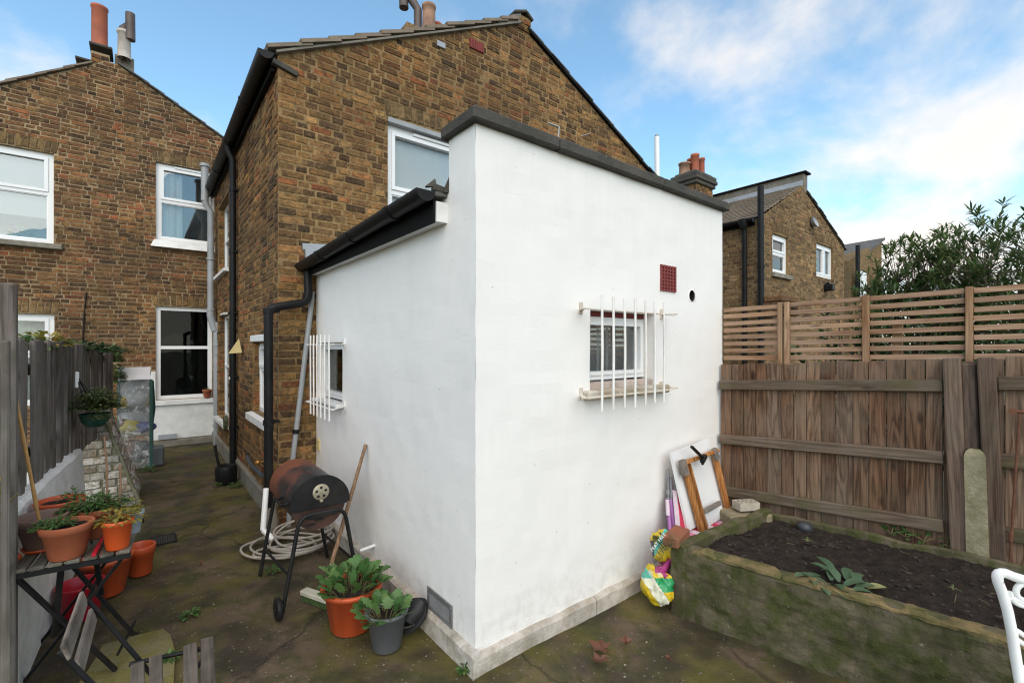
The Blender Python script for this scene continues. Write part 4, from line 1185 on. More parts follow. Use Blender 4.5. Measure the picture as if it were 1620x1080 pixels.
for i, (w, d_) in enumerate(((.95, .74), (1.03, .82), (.98, .78))): m.box((c.x, c.y, dz0 - .18 + i * .1), (w, d_, .098), None, .015)
m.box((c.x, c.y, dz0 + .09), (.86, .66, .1), None, .04); m.build('stack_cap', M['coping'], ch)
for px, py0, py1, w, mt, dd in ((1083, 277, 259, 9, 'chimney_pot_old', -.1), (1094, 275, 252, 7, 'chimney_pot', .1), (1099.5, 273, 245, 6.4, 'chimney_pot', -.15), (1110, 274, 250.5, 5, 'chimney_pot', .2)):
    q = C3(px, py0, dd); hh = (py0 - py1) * k; w *= k / 1.07
    m = MB(); m.lathe(q, [(w * 1.02, -.12), (w, 0), (w * .95, hh * .85), (w * 1.12, hh * .87), (w * 1.12, hh), (w * .8, hh), (w * .75, hh * .7)], 20); m.build('chimney_pot', M[mt], ch)
p = C3(1120, 296); m = MB(); m.box(c + Vector((.43, -.1, .75)), (.03, .4, .18)); m.build('flashing', M['sill_white'], ch)
# white flue
dep = 7.6; k = dep / FPX
fl = thing('flue', 'thin white boiler flue rising behind the right roof slope', 'flue', C3(1040, 300))
m = MB(); m.tube([C3(1040.5, 330), C3(1039.5, 262), C3(1039, 217)], 4.1 * k, 16); m.build('pipe', M['upvc'], fl)
m = MB(); m.tube([C3(1039, 219), C3(1039, 214)], 3.0 * k, 12); m.build('terminal', M['grey_pvc'], fl)
# farther house
dep = 17; k = dep / FPX
fh = thing('brick_house', 'farther pale brick house with grey slate roof half hidden by the bush', 'house', C3(1360, 420))
m = MB(); a, b = C3(1333, 440), C3(1384, 440)
z0, z1 = -.1, C3(1340, 415).z
m.hexa([(a.x - .3, a.y - .3, z0), (b.x, b.y - .2, z0), (b.x + 1, b.y + 5, z0), (a.x + .5, a.y + 5, z0), (a.x - .3, a.y - .3, z1), (b.x, b.y - .2, C3(1382, 384).z), (b.x + 1, b.y + 5, C3(1382, 384).z), (a.x + .5, a.y + 5, z1)])
m.build('wall', m_brick('far_brick_plain', [(0, (.3, .21, .11)), (1, (.36, .25, .13))], .2), fh)
A, B = C3(1335, 422), C3(1383, 381); A2, B2 = C3(1334, 388, 3), C3(1382, 380, 1)
m = MB(); m.hexa([A + Vector((-.2, -.3, 0)), B + Vector((.1, -.3, 0)), B + Vector((1, 5, 0)), A + Vector((.2, 5, .6)), A + Vector((-.2, -.3, .08)), B + Vector((.1, -.3, .08)), B + Vector((1, 5, .08)), A + Vector((.2, 5, .68))]); m.build('roof', M['slate'], fh)
m = MB(); m.tube([C3(1357, 470, -.6), C3(1357, 388, -.6)], .07, 10); m.build('downpipe', M['black_pvc'], fh)
m = MB(); q = C3(1366, 450, -.6); m.box(q, (.5, .06, .9)); m.build('window', M['upvc'], fh)
# ------------------------------------------------------------------ fences
def on_plane(px, py, P0, n):
    d = ray(px, py); return CAM + d * ((Vector(P0) - CAM).dot(n) / d.dot(n))
M['fence_board'] = m_wood('weathered_fence_board', 'Z', [(0, (.125, .065, .037)), (.4, (.2, .104, .058)), (.75, (.27, .165, .105)), (1, (.18, .122, .088))], (.05, .02, .01), 1.0, (.22, .175, .135), .4, (.09, .085, .05), .2)
M['fence_rail'] = m_wood('weathered_fence_rail', 'X', [(0, (.14, .1, .072)), (.5, (.2, .145, .108)), (1, (.17, .12, .085))], (.08, .05, .032), .7, (.17, .14, .11), .5, (.09, .085, .03), .5)
M['fence_post'] = m_wood('weathered_fence_post', 'Z', [(0, (.14, .09, .062)), (.5, (.19, .127, .092)), (1, (.16, .11, .082))], (.055, .03, .02), .8, (.2, .155, .125), .4, (.08, .08, .045), .2)
M['trellis'] = m_wood('new_trellis_slat', 'X', [(0, (.37, .22, .135)), (.5, (.44, .28, .18)), (1, (.40, .245, .15))], (.24, .105, .05), .5, (.38, .28, .21), .4)
M['trellis_post'] = m_wood('new_trellis_post', 'Z', [(0, (.4, .24, .13)), (1, (.45, .29, .17))], (.25, .11, .05), .5, (.38, .28, .2), .3)
M['slat_grey'] = m_wood('silvered_fence_slat', 'Z', [(0, (.15, .125, .11)), (.5, (.21, .178, .155)), (1, (.18, .15, .13))], (.075, .058, .048), .9, (.24, .215, .19), .5, (.075, .078, .04), .3)

FA = Vector((2.2215, -.012, 0)); FD = Vector((.1, -1, 0)).normalized(); FN = Vector((-1, -.1, 0)).normalized()   # fence line, along, towards us
ROTF = math.atan2(FD.y, FD.x)
def onF(px, py, off=0.0):
    p = on_plane(px, py, FA + FN * off, FN); return (p - FA).dot(FD), p.z
fence = thing('board_fence', 'weathered brown close board fence with three rails behind the raised bed', 'fence', FA)
SL = .056
u1a = onF(1492, 600)[0]; u1b = onF(1520, 600)[0]; u2a, u2b = onF(1545, 600)[0], onF(1577, 600)[0]
UEND = 2.6
rn = random.Random(11)
u = 0.0
i = 0
while u < UEND:
    w = rn.uniform(.074, .09)
    zt = 1.362 + SL * u + rn.uniform(-.006, .006)
    if u1b - .02 < u < u2a - .01: zt -= .015
    zb = .2
    me = piece_mesh('fence_board', w - .004, .016, zt - zb, .002, M['fence_board'], .0012, i % 9)
    o = obj('fence_board', me, None, fence, FA + FD * (u + w / 2) + FN * rn.uniform(-.003, .003) + Vector((0, 0, (zt + zb) / 2)), (0, rn.uniform(-.004, .004), ROTF))
    u += w; i += 1
def rail(u0, u1, z0, hgt, off=.03, th=.034):
    me = piece_mesh('fence_rail', (u1 - u0), th, hgt, .005, M['fence_rail'], .0015, int(u0 * 10) + int(z0 * 100))
    c = FA + FD * ((u0 + u1) / 2) + FN * off + Vector((0, 0, z0 + SL * (u0 + u1) / 2))
    obj('fence_rail', me, None, fence, c, rot_from(FD + Vector((0, 0, SL))))
for z in (1.212, .808, .425):
    rail(.005, u1a + .004, z, .07)
    rail(u2b, UEND, z + .012, .07)
def lean_post(x0, y0, x1, y1, w, off, th, z_low, mat, name, z_top=None):
    a, b = onF(x0, y0, off), onF(x1, y1, off)
    A = FA + FD * a[0] + FN * off + Vector((0, 0, a[1])); B = FA + FD * b[0] + FN * off + Vector((0, 0, b[1]))
    d = (B - A).normalized(); B = A + d * ((z_low - A.z) / d.z)
    L = (B - A).length
    me = piece_mesh(name, w, th, L, .006, M[mat], .002, int(x0))
    z = -d; y = z.cross(FD).normalized(); x = y.cross(z)
    obj(name, me, None, fence, (A + B) / 2, Matrix((x, y, z)).transposed().to_euler())
lean_post(1506, 566, 1519, 878, .072, .045, .06, .0, 'fence_post', 'fence_post')
lean_post(1560, 565, 1577, 888, .07, .045, .06, .0, 'fence_post', 'fence_post')
lean_post(1532, 575, 1540, 800, .06, .015, .03, .2, 'fence_post', 'backing_post')
# concrete spur
M['spur'] = m_mossy('lichened_concrete', (.33, .285, .19), (.25, .22, .14), (.15, .14, .06), .6, (.46, .42, .34))
a, b = onF(1542, 712, .06), onF(1547, 884, .06)
m = MB(); A = FA + FD * a[0] + FN * .06; hw = .042
zs = [(0.0, hw * 1.1), (.5, hw * 1.03), (a[1] - .03, hw), (a[1] - .008, hw * .85), (a[1] + .008, hw * .5)]
prev = None
for z, w in zs:
    dx = FD * (b[0] - a[0]) * (a[1] - z) / (a[1] - b[1]) if a[1] != b[1] else Vector()
    q = [A + dx + FD * (s1 * w) + FN * (s2 * .035 * (w / hw)) + Vector((0, 0, z)) for s1, s2 in ((-1, 1), (1, 1), (1, -1), (-1, -1))]
    if prev:
        for k in range(4): m.face([prev[k], prev[(k + 1) % 4], q[(k + 1) % 4], q[k]])
    prev = q
m.face(prev)
tag(m.build('concrete_spur', M['spur']), 'mossy green concrete spur post standing between the two wooden fence posts', 'post')
m = MB(); p = FA + FD * onF(1603, 650, .05)[0] + FN * .05 + Vector((0, 0, onF(1603, 650, .05)[1]))
m.tube([p, p + FN * .09 + FD * .2 + Vector((0, 0, -.01))], .008, 8); m.tube([p + FN * .003, p + FN * .018], .016, 8)
m.build('rusty_bolt', M['rust'], fence)

# trellis
TO = -.045
tre = thing('slatted_trellis', 'new orange brown slatted trellis panels topping the board fence', 'trellis', FA + FN * TO)
def onT(px, py): return onF(px, py, TO)
zt0, zt1 = onT(1143, 491)[1], onT(1560, 458)[1]; ut1 = onT(1560, 458)[0]
zb0, zb1 = onT(1143, 566)[1], onT(1560, 564)[1]
posts = [(1232, 1239.5), (1242.5, 1250), (1365, 1376), (1527, 1540)]
edges = [0.004] + [x for a, b in posts for x in (onT(a, 500)[0], onT(b, 500)[0])] + [UEND]
T0 = FA + FN * TO
for k in range(0, len(edges), 2):
    a, b = edges[k], edges[k + 1]
    if b - a < .02: continue
    for i in range(8):
        t = i / 7
        z = lambda u: (zt0 + (zt1 - zt0) * u / ut1) * (1 - t) + (zb0 + (zb1 - zb0) * u / ut1) * t
        za, zb_ = z(a), z(b)
        me = piece_mesh('trellis_slat', b - a - .002, .014, .03, .002, M['trellis'], .0008, i + k)
        obj('slat', me, None, tre, T0 + FD * ((a + b) / 2) + Vector((0, 0, (za + zb_) / 2 + rn.uniform(-.002, .002))), rot_from(FD + Vector((0, 0, (zb_ - za) / (b - a)))))
for a, b in posts:
    ua_, ub_ = onT(a, 500)[0], onT(b, 500)[0]; um = (ua_ + ub_) / 2
    ztop = zt0 + (zt1 - zt0) * um / ut1 + .022
    me = piece_mesh('trellis_post', ub_ - ua_, .034, ztop - 1.2, .003, M['trellis_post'], .001, int(a))
    obj('post', me, None, tre, T0 + FD * um + FN * .014 + Vector((0, 0, (ztop + 1.2) / 2)), (0, 0, ROTF))
me = piece_mesh('trellis_post', .05, .03, .5, .003, M['trellis_post'], .001, 77)
obj('post', me, None, tre, T0 + FD * onT(1418, 550)[0] - FN * .05 + Vector((0, 0, 1.4)), (0, 0, ROTF))

# left slatted fence on its low white wall
LA = Vector((-1.656, 1.32, 0)); LB = Vector((-1.458, 5.36, 0)); LD = (LB - LA).normalized(); LN = Vector((LD.y, -LD.x, 0))
ROTL = math.atan2(LD.y, LD.x)
def onL(px, py, off=0.0):
    p = on_plane(px, py, LA + LN * off, LN); return (p - LA).dot(LD), p.z
lf = thing('slat_fence', 'silvery grey upright slat fence along the left side of the passage', 'fence', LA)
ue = onL(180, 560)[0]
u = onL(20, 600)[0] - .55; i = 0
while u < ue:
    w = rn.uniform(.082, .108)
    t = u / ue
    zt = 1.535 - .035 * t + rn.uniform(-.012, .012); zb = .73 - .06 * min(1, t * 2) + rn.uniform(-.006, .004)
    me = piece_mesh('fence_slat', w - rn.choice((.012, .018, .024)), .022, zt - zb, .004, M['slat_grey'], .003, i % 11)
    obj('fence_slat', me, None, lf, LA + LD * (u + w / 2) + LN * (rn.choice((-.014, -.004, .006, .014)) - .022) + Vector((0, 0, (zt + zb) / 2)), (rn.uniform(-.01, .01), rn.uniform(-.012, .012), ROTL))
    u += w; i += 1
for z in (.95, 1.38):
    me = piece_mesh('back_rail', ue + 1.2, .03, .06, .004, M['fence_rail'], 0, 3)
    obj('fence_rail', me, None, lf, LA + LD * (ue / 2 - .5) - LN * .04 + Vector((0, 0, z)), (0, 0, ROTL))
pp = onL(7, 600, .05)
P0 = LA + LD * pp[0] + LN * .06
hpost = on_plane(12, 448, P0, LN).z
me = piece_mesh('fence_post', .05, .05, hpost, .006, M['slat_grey'], .003, 5)
obj('fence_post', me, None, lf, P0 + Vector((0, 0, hpost / 2)), (0, 0, ROTL))
pp = onL(2, 600, .1); me = piece_mesh('fence_slat', .02, .02, 1.2, .004, M['slat_grey'], .002, 6)
obj('fence_slat', me, None, lf, LA + LD * pp[0] + LN * .11 + Vector((0, 0, 1.52 - .6)), (0, 0, ROTL))
M['lowwall'] = m_mossy('limewashed_low_wall', (.85, .84, .82), (.8, .79, .76), (.5, .48, .38), .25, (.5, .48, .44))
uw = onL(121, 740)[0]; uw0 = onL(30, 900)[0] - .6
mb = MB(); nn = 40; rows = []
for i in range(nn + 1):
    u = uw0 + (uw - uw0) * i / nn; b = LA + LD * u
    w = lambda s: .012 * noise.noise(Vector((u * 3, s, 1)))
    zt = .80 - .06 * max(0, min(1, u / ue * 2)) + w(2)
    rows.append([b + LN * (.045 + w(1)), b + LN * (.042 + w(5)) + Vector((0, 0, .4)), b + LN * (.036 + w(7)) + Vector((0, 0, zt - .02)), b + LN * .02 + Vector((0, 0, zt)), b - LN * .1 + Vector((0, 0, zt)), b - LN * .1])
for r0, r1 in zip(rows, rows[1:]):
    for k in range(5): mb.face([r0[k], r1[k], r1[k + 1], r0[k + 1]][::-1], True)
mb.face(rows[0]); mb.face(rows[-1][::-1])
tag(mb.build('low_wall', M['lowwall']), 'low whitewashed wall carrying the grey slat fence on the left', 'wall')

# sloping painted brick buttress
M['painted_brick'] = m_brick('whitewashed_brick', [(0, (.5, .48, .44)), (.5, (.64, .62, .58)), (.85, (.44, .41, .36)), (1, (.3, .26, .2))], .25)
M['mortar_w'] = m_mossy('whitewashed_mortar', (.3, .28, .22), (.2, .19, .13), (.1, .1, .045), .6, (.5, .48, .44))
BV = 3.88
bt, bb = on_y(163, 655, BV), on_y(216, 806, BV)
bl = on_y(118, 700, BV)
V1 = BV + .62
but = thing('buttress', 'whitewashed brick buttress with sloping mossy top beside the left fence', 'buttress', (bb.x, BV, 0))
mb = MB()
sh = bt.z; x0 = bl.x; xs_ = bt.x; xe = bb.x + .02
prof = [(x0, 0), (xe, 0), (xs_, sh), (x0, sh)]
for yy, fl_ in ((BV, False), (V1, True)):
    q = [Vector((x, yy, z)) for x, z in prof]; mb.face(q[::-1] if fl_ else q)
for (a, b) in zip(prof, prof[1:] + prof[:1]): mb.face([(a[0], BV, a[1]), (b[0], BV, b[1]), (b[0], V1, b[1]), (a[0], V1, a[1])][::-1])
bw = mb.build('wall', M['mortar_w'], but, origin=(x0, BV, 0))
brick_wall(bw, (x0, BV, 0), XH, -YH, 0, xe - x0, 0, [(0, sh), (xs_ - x0, sh), (xe - x0, 0)], [], M['painted_brick'], course=.072, st=.2, hd=.1, proud=.012)
finish_bricks(bw.name)
sd = Vector((xe - xs_, 0, -sh)); SLn = sd.length; sd.normalize(); sn = Vector((-sd.z, 0, sd.x))
nb = int(SLn / .078)
for i in range(nb):
    for j in range(3):
        w = .195
        c = Vector((xs_, BV, sh)) + sd * (.078 * (i + .5)) + Vector((0, .012 + w * .5 + j * (w + .012), 0)) + sn * rn.uniform(-.006, .002)
        me = piece_mesh('capping_brick', .064, w - .01, .05, .008, M['painted_brick'], .004, (i * 3 + j) % 12)
        obj('brick', me, None, but, c, (0, math.atan2(-sd.z, sd.x) + rn.uniform(-.04, .04), rn.uniform(-.03, .03)))
for yy in (BV - .012, V1 + .01):
    m = MB(); pts = []
    for i in range(15):
        t = i / 14; pts.append(Vector((xs_, yy, sh)) + sd * (SLn * t) + sn * (.006 + .012 * noise.noise(Vector((t * 6, yy, 0)))) + Vector((0, .01 * noise.noise(Vector((t * 5, yy, 3))), 0)))
    m.tube(pts, [.015 + .008 * noise.noise(Vector((i * .7, yy, 5))) for i in range(15)], 7)
    m.build('slope_edging', M['mortar_w'], but)

# ------------------------------------------------------------------ raised bed
M['bed'] = m_mossy('mossy_rough_concrete', (.155, .125, .082), (.085, .07, .042), (.055, .062, .014), .9, (.33, .3, .23))
M['bed_cap'] = m_mossy('sandy_bed_coping', (.25, .175, .08), (.17, .125, .06), (.085, .082, .024), .8, (.36, .29, .18))
def m_soil():
    n = N('damp_soil'); p = n.pos()
    a = n.noise(p, 14, 8, .7); b = n.noise(p, 60, 6, .7); d = n.noise(p, 140, 4, .7)
    c = n.mix(n.ramp(a, [(.35, 0.0), (.65, 1.0)]), (.022, .017, .014), (.055, .042, .034))
    c = n.mix(n.ramp(b, [(.6, 0.0), (.72, .6)]), c, (.1, .075, .055))
    c = n.mix(n.ramp(d, [(.68, 0.0), (.76, .7)]), c, (.22, .18, .13))
    return n.set(c, .95, n.bump(n.math('ADD', b, n.math('MULTIPLY', d, .4)), 1.0, .02), **{'Specular IOR Level': .15})
M['soil'] = m_soil()
BH = .4
b_nl = on_z(1062, 856, BH); b_nr = on_z(1610, 1012, BH); b_bl = on_z(1203, 806, BH); b_br = on_z(1592, 888, BH)
b_nl.z = b_nr.z = b_bl.z = b_br.z = 0
dn = (b_nr - b_nl).normalized(); b_nr = b_nl + dn * 2.6
db = (b_br - b_bl).normalized(); b_br = b_bl + db * 2.6
bed = thing('raised_bed', 'mossy concrete raised planting bed beside the board fence on the right', 'planter', b_nl)
def rough_wall(P, Q, th, h0, hf, mat, name, root, seed, sgn=1, step=.022):
    """an uneven wall from P to Q; outer face towards -n"""
    d = (Q - P); Ln = d.length; d.normalize(); nn_ = Vector((d.y, -d.x, 0)) * sgn
    m = MB(); k = int(Ln / step); kz = 16; grid = []
    for i in range(k + 1):
        b = P + d * (Ln * i / k); col = []
        h = hf(i / k)
        for j in range(kz + 1):
            z = h0 + (h - h0) * j / kz
            q = b + Vector((0, 0, z)); col.append(q + nn_ * (.016 * noise.noise(q * 5 + Vector((seed, 0, 0))) + .011 * noise.noise(q * 17) + .006 * noise.noise(q * 37)) - nn_ * (.012 if j == kz else 0))
        q = b + Vector((0, 0, h)); z2 = .006 * noise.noise(q * 9)
        col.append(b - nn_ * (th * .5) + Vector((0, 0, h + .008 + z2))); col.append(b - nn_ * th + Vector((0, 0, h + z2))); col.append(b - nn_ * th + Vector((0, 0, h0)))
        grid.append(col)
    for a, b in zip(grid, grid[1:]):
        for j in range(len(a) - 1):
            q = [a[j], b[j], b[j + 1], a[j + 1]]
            m.face(q if sgn > 0 else q[::-1], True)
    m.face(grid[0][::-1] if sgn > 0 else grid[0]); m.face(grid[-1] if sgn > 0 else grid[-1][::-1])
    return m.build(name, M[mat], root)
fh_ = lambda t: BH - .02 + .018 * noise.noise(Vector((t * 9, 3, 0)))
rough_wall(b_nl, b_nr, .085, -.03, fh_, 'bed', 'front_wall', bed, 1, 1)
rough_wall(b_bl, b_nl, .075, -.03, lambda t: BH - .005 + .02 * (1 - t) + .015 * noise.noise(Vector((t * 7, 1, 0))), 'bed', 'end_wall', bed, 7, 1)
rough_wall(b_bl + Vector((.04, 0, 0)), b_br + Vector((.04, 0, 0)), .05, .1, lambda t: BH - .01 + .012 * noise.noise(Vector((t * 12, 8, 0))), 'bed', 'back_edging', bed, 4, -1)
# coping: rough broken lengths bedded on the front wall
t = .12
while t < 2.5:
    L_ = rn.uniform(.1, .34)
    m = MB(); k = max(3, int(L_ / .02)); nn_ = Vector((dn.y, -dn.x, 0)); rows = []
    for i in range(k + 1):
        e_ = min(i, k - i) / 2.0; sh_ = min(1, .45 + .55 * e_)
        c = b_nl + dn * (t + L_ * i / k)
        q = lambda o_, z_, s_: c + nn_ * (o_ * sh_ + .007 * noise.noise(c * 24 + Vector((s_, 0, 0)))) + Vector((0, 0, BH - .03 + z_ * sh_ + .006 * noise.noise(c * 30 + Vector((0, s_, 0)))))
        rows.append([q(.004, 0, 1), q(.004, .014, 2), q(-.006, .02, 3), q(-.045, .023, 4), q(-.08, .018, 5), q(-.088, .0, 6)])
    for r0, r1 in zip(rows, rows[1:]):
        for j in range(5): m.face([r0[j], r1[j], r1[j + 1], r0[j + 1]], True)
    m.face(rows[0][::-1]); m.face(rows[-1])
    m.build('coping_piece', M['bed_cap'], bed)
    t += L_ + rn.choice((.0, .0, .01, .03))
M['red_brick'] = m_mossy('mossy_red_brick', (.3, .1, .055), (.24, .085, .05), (.12, .1, .05), .4, (.4, .25, .18))
c = b_nl + dn * .03 + Vector((.05, .03, BH + .012)); vs_, fs_ = chamfer_box(.095, .045, .03, .008)
m = MB(); m.add([c + Matrix.Rotation(R(12), 3, 'Z') @ (v + Vector((rn.uniform(-.004, .004),) * 3)) for v in vs_], fs_); m.build('brick', M['red_brick'], bed)
# soil
mb = MB(); nu, nv = 150, 60; g = []
for i in range(nu + 1):
    for j in range(nv + 1):
        a = b_nl + dn * (2.6 * i / nu); b = b_bl + db * (2.6 * i / nu) + Vector((.05, 0, 0))
        p = a.lerp(b, .03 + .95 * j / nv)
        z = BH - .045 + .02 * noise.noise(p * 2.5) + .016 * noise.noise(p * 9) + .013 * noise.noise(p * 24) + .008 * noise.noise(p * 55)
        g.append(Vector((p.x, p.y, z)))
mb.add(g, [(i * (nv + 1) + j, (i + 1) * (nv + 1) + j, (i + 1) * (nv + 1) + j + 1, i * (nv + 1) + j + 1) for i in range(nu) for j in range(nv)], True)
o = mb.build('soil', M['soil'], bed, origin=b_nl); tag(o, kind='stuff')
def soil_z(p): return BH - .045 + .02 * noise.noise(Vector((p.x, p.y, 0)) * 2.5)
# loose crumbs, twigs and chips in the soil
mb = MB()
for i in range(420):
    t, s_ = rn.random(), rn.random()
    a = b_nl + dn * (2.2 * t); b = b_bl + db * (2.2 * t); p = a.lerp(b, .08 + .86 * s_); p.z = soil_z(p) + .006
    r_ = rn.uniform(.002, .0075)
    vs_, fs_ = chamfer_box(r_ * rn.uniform(.6, 1.6), r_, r_ * .7, r_ * .3)
    mt = Matrix.Rotation(rn.uniform(0, 6), 3, 'Z') @ Matrix.Rotation(rn.uniform(-.6, .6), 3, 'X')
    mb.add([p + mt @ v for v in vs_], fs_)
o = mb.build('soil_crumbs', m_simple('soil_crumb', (.04, .03, .025), .95, .5, 40, .3), bed, origin=b_nl); tag(o, kind='stuff')
mb = MB()
for i in range(34):
    t, s_ = rn.random(), rn.random()
    a = b_nl + dn * (2.2 * t); b = b_bl + db * (2.2 * t); p = a.lerp(b, .1 + .8 * s_); p.z = soil_z(p) + .012
    d = Vector((rn.uniform(-1, 1), rn.uniform(-1, 1), rn.uniform(-.1, .3))).normalized() * rn.uniform(.008, .03)
    mb.tube([p - d, p + d * .1 + Vector((rn.uniform(-.003, .003), 0, .002)), p + d], rn.uniform(.0007, .0014), 5)
o = mb.build('twigs', m_simple('dry_twig', (.15, .1, .055), .8, .4, 30, .1), bed, origin=b_nl); tag(o, kind='stuff')
# dark ball stone
p = on_z(1273, 833, BH - .03)
m = MB(); m.lathe((p.x, p.y, p.z - .01), [(0, -.03), (.036, -.02), (.047, .008), (.036, .032), (.015, .042), (0, .044)], 20, None, True, .05)
tag(m.build('pebble', m_simple('dark_slate_pebble', (.035, .036, .045), .5, .2, 12, .1)), 'smooth dark round stone lying on the soil near the fence', 'stone')
# rusty rod
a, b = on_z(1596, 896, BH - .03), on_plane(1613, 655, FA + FN * .12, FN)
m = MB(); m.tube([a - Vector((0, 0, .06)), a.lerp(b, .5) + Vector((.008, 0, 0)), b], .0052, 8); m.tube([a.lerp(b, .17), a.lerp(b, .23)], .009, 8)
tag(m.build('rusty_rod', M['rust']), 'thin rusty rod stuck in the soil leaning on the fence', 'rod')

# ------------------------------------------------------------------ plants
M['kale'] = m_leaf('kale_leaf', (.05, .125, .032), (.085, .185, .05), (.15, .25, .075), .2)
M['bedleaf'] = m_leaf('dusty_green_leaf', (.055, .11, .055), (.09, .15, .08), (.14, .2, .11), .2)
M['herb'] = m_leaf('herb_leaf', (.05, .12, .03), (.085, .17, .045), (.14, .23, .06), .3)
M['yellowing'] = m_leaf('yellowing_leaf', (.12, .16, .03), (.3, .26, .04), (.42, .22, .03), .3)
M['ivy'] = m_leaf('ivy_leaf', (.045, .1, .03), (.1, .17, .05), (.3, .33, .14), .25)
M['basket_leaf'] = m_leaf('trailing_leaf', (.04, .075, .02), (.075, .115, .03), (.13, .15, .05), .25)
M['oleander'] = m_leaf('oleander_leaf', (.05, .1, .03), (.1, .17, .05), (.2, .24, .09), .35)
M['laurel'] = m_leaf('dark_shrub_leaf', (.025, .06, .022), (.045, .095, .03), (.09, .15, .05), .25)
M['stem'] = m_simple('green_brown_stem', (.12, .11, .045), .7, .3, 20, .1)
M['bark'] = m_simple('thin_bark', (.12, .085, .06), .85, .3, 20, .3)
M['cane'] = m_simple('bamboo_cane', (.5, .27, .09), .5, .2, 8, .1, dirt=(.25, .13, .05), dirt_amt=.4)
M['dead_leaf'] = m_leaf('fallen_leaf', (.12, .045, .025), (.17, .065, .035), (.22, .095, .05), .1)

def leaf(mb, base, d, L, W, droop=.3, fold=.25, n=5, prof=None, lobe=0.0, rn=random, up=(0, 0, 1)):
    d = Vector(d).normalized(); upv = Vector(up)
    s = d.cross(upv)
    if s.length < .05: s = d.cross(Vector((1, 0, 0)))
    s.normalize(); u = s.cross(d).normalized()
    vs, fs = [], []
    p = Vector(base); cur = d.copy()
    for i in range(n + 1):
        t = i / n
        w = (prof(t) if prof else math.sin(math.pi * min(1, t * .92 + .06)) ** .8) * W / 2
        if lobe: w *= 1 + lobe * (1 if i % 2 else -1) * (t > .15)
        if i == n: w *= .15
        cs = cur.cross(s).normalized() * -1
        vs += [p - s * w + u * fold * w, p.copy(), p + s * w + u * fold * w]
        p = p + cur * (L / n)
        cur = (cur - upv * droop / n + s * rn.uniform(-.05, .05)).normalized()
    for i in range(n):
        a = i * 3
        fs += [(a, a + 1, a + 4, a + 3), (a + 1, a + 2, a + 5, a + 4)]
    mb.add(vs, fs, True)
def rand_dir(rn, lo=-.2, hi=1.0):
    a = rn.uniform(0, 2 * math.pi); z = rn.uniform(lo, hi); r = math.sqrt(max(0, 1 - min(1, z * z)))
    return Vector((r * math.cos(a), r * math.sin(a), z))
def rosette(name, label, cat, c, rad, nleaf, L, W, hgt, mat, seed, lobe=.22, group=None, stemh=.06, tilt=(.15, 1.0), spreadr=.35):
    """a leafy plant whose big leaves are each a part"""
    rn = random.Random(seed); c = Vector(c)
    t = thing(name, label, cat, c, group)
    sm = MB()
    for i in range(nleaf):
        a = i * 2.4 + rn.uniform(-.4, .4); q = math.sqrt((i + .5) / nleaf)
        base = c + Vector((math.cos(a), math.sin(a), 0)) * rad * spreadr * q
        el = tilt[1] - (tilt[1] - tilt[0]) * q
        d = Vector((math.cos(a) * (1 - .5 * el), math.sin(a) * (1 - .5 * el), el + rn.uniform(-.1, .15))).normalized()
        tip = base + d * (stemh + hgt * rn.uniform(.3, 1.0) * (1.1 - .4 * q))
        sm.tube([base, base.lerp(tip, .5) + Vector((0, 0, .008)), tip], [.0035, .003, .0022], 5)
        lb = MB(); dl = Vector((d.x + rn.uniform(-.4, .4), d.y + rn.uniform(-.4, .4), d.z * .6 + .15))
        leaf(lb, tip, dl, L * rn.uniform(.7, 1.15), W * rn.uniform(.75, 1.15), rn.uniform(.2, .8), rn.uniform(-.15, .35), 8, lambda x: (math.sin(math.pi * min(1, x * .9 + .08)) ** .7), lobe, rn)
        lb.build('leaf', M[mat], t)
    sm.build('stems', M['stem'], t)
    return t
def clump(name, label, cat, c, rx, ry, rz, n, L, W, mat, seed, group=None, stems=True, kind=None, droop=.5):
    """small leaved plant: stems and one mass of foliage"""
    rn = random.Random(seed); c = Vector(c)
    t = thing(name, label, cat, c, group)
    fm, sm = MB(), MB()
    for i in range(n):
        d = rand_dir(rn, -.15, 1.0); q = rn.random() ** .5
        p = c + Vector((d.x * rx * q, d.y * ry * q, abs(d.z) * rz * q + .01))
        leaf(fm, p, Vector((d.x + rn.uniform(-.5, .5), d.y + rn.uniform(-.5, .5), rn.uniform(-.2, .5))), L * rn.uniform(.6, 1.2), W * rn.uniform(.7, 1.2), droop, .2, 3, None, 0, rn)
        if i % 7 == 0 and stems: sm.tube([c + Vector((d.x, d.y, 0)) * rx * .2, c.lerp(p, .6) + Vector((0, 0, .01)), p], .0016, 4)
    o = fm.build('foliage', M[mat], t); tag(o, kind='stuff')
    if stems and sm.v: sm.build('stems', M['stem'], t)
    return t
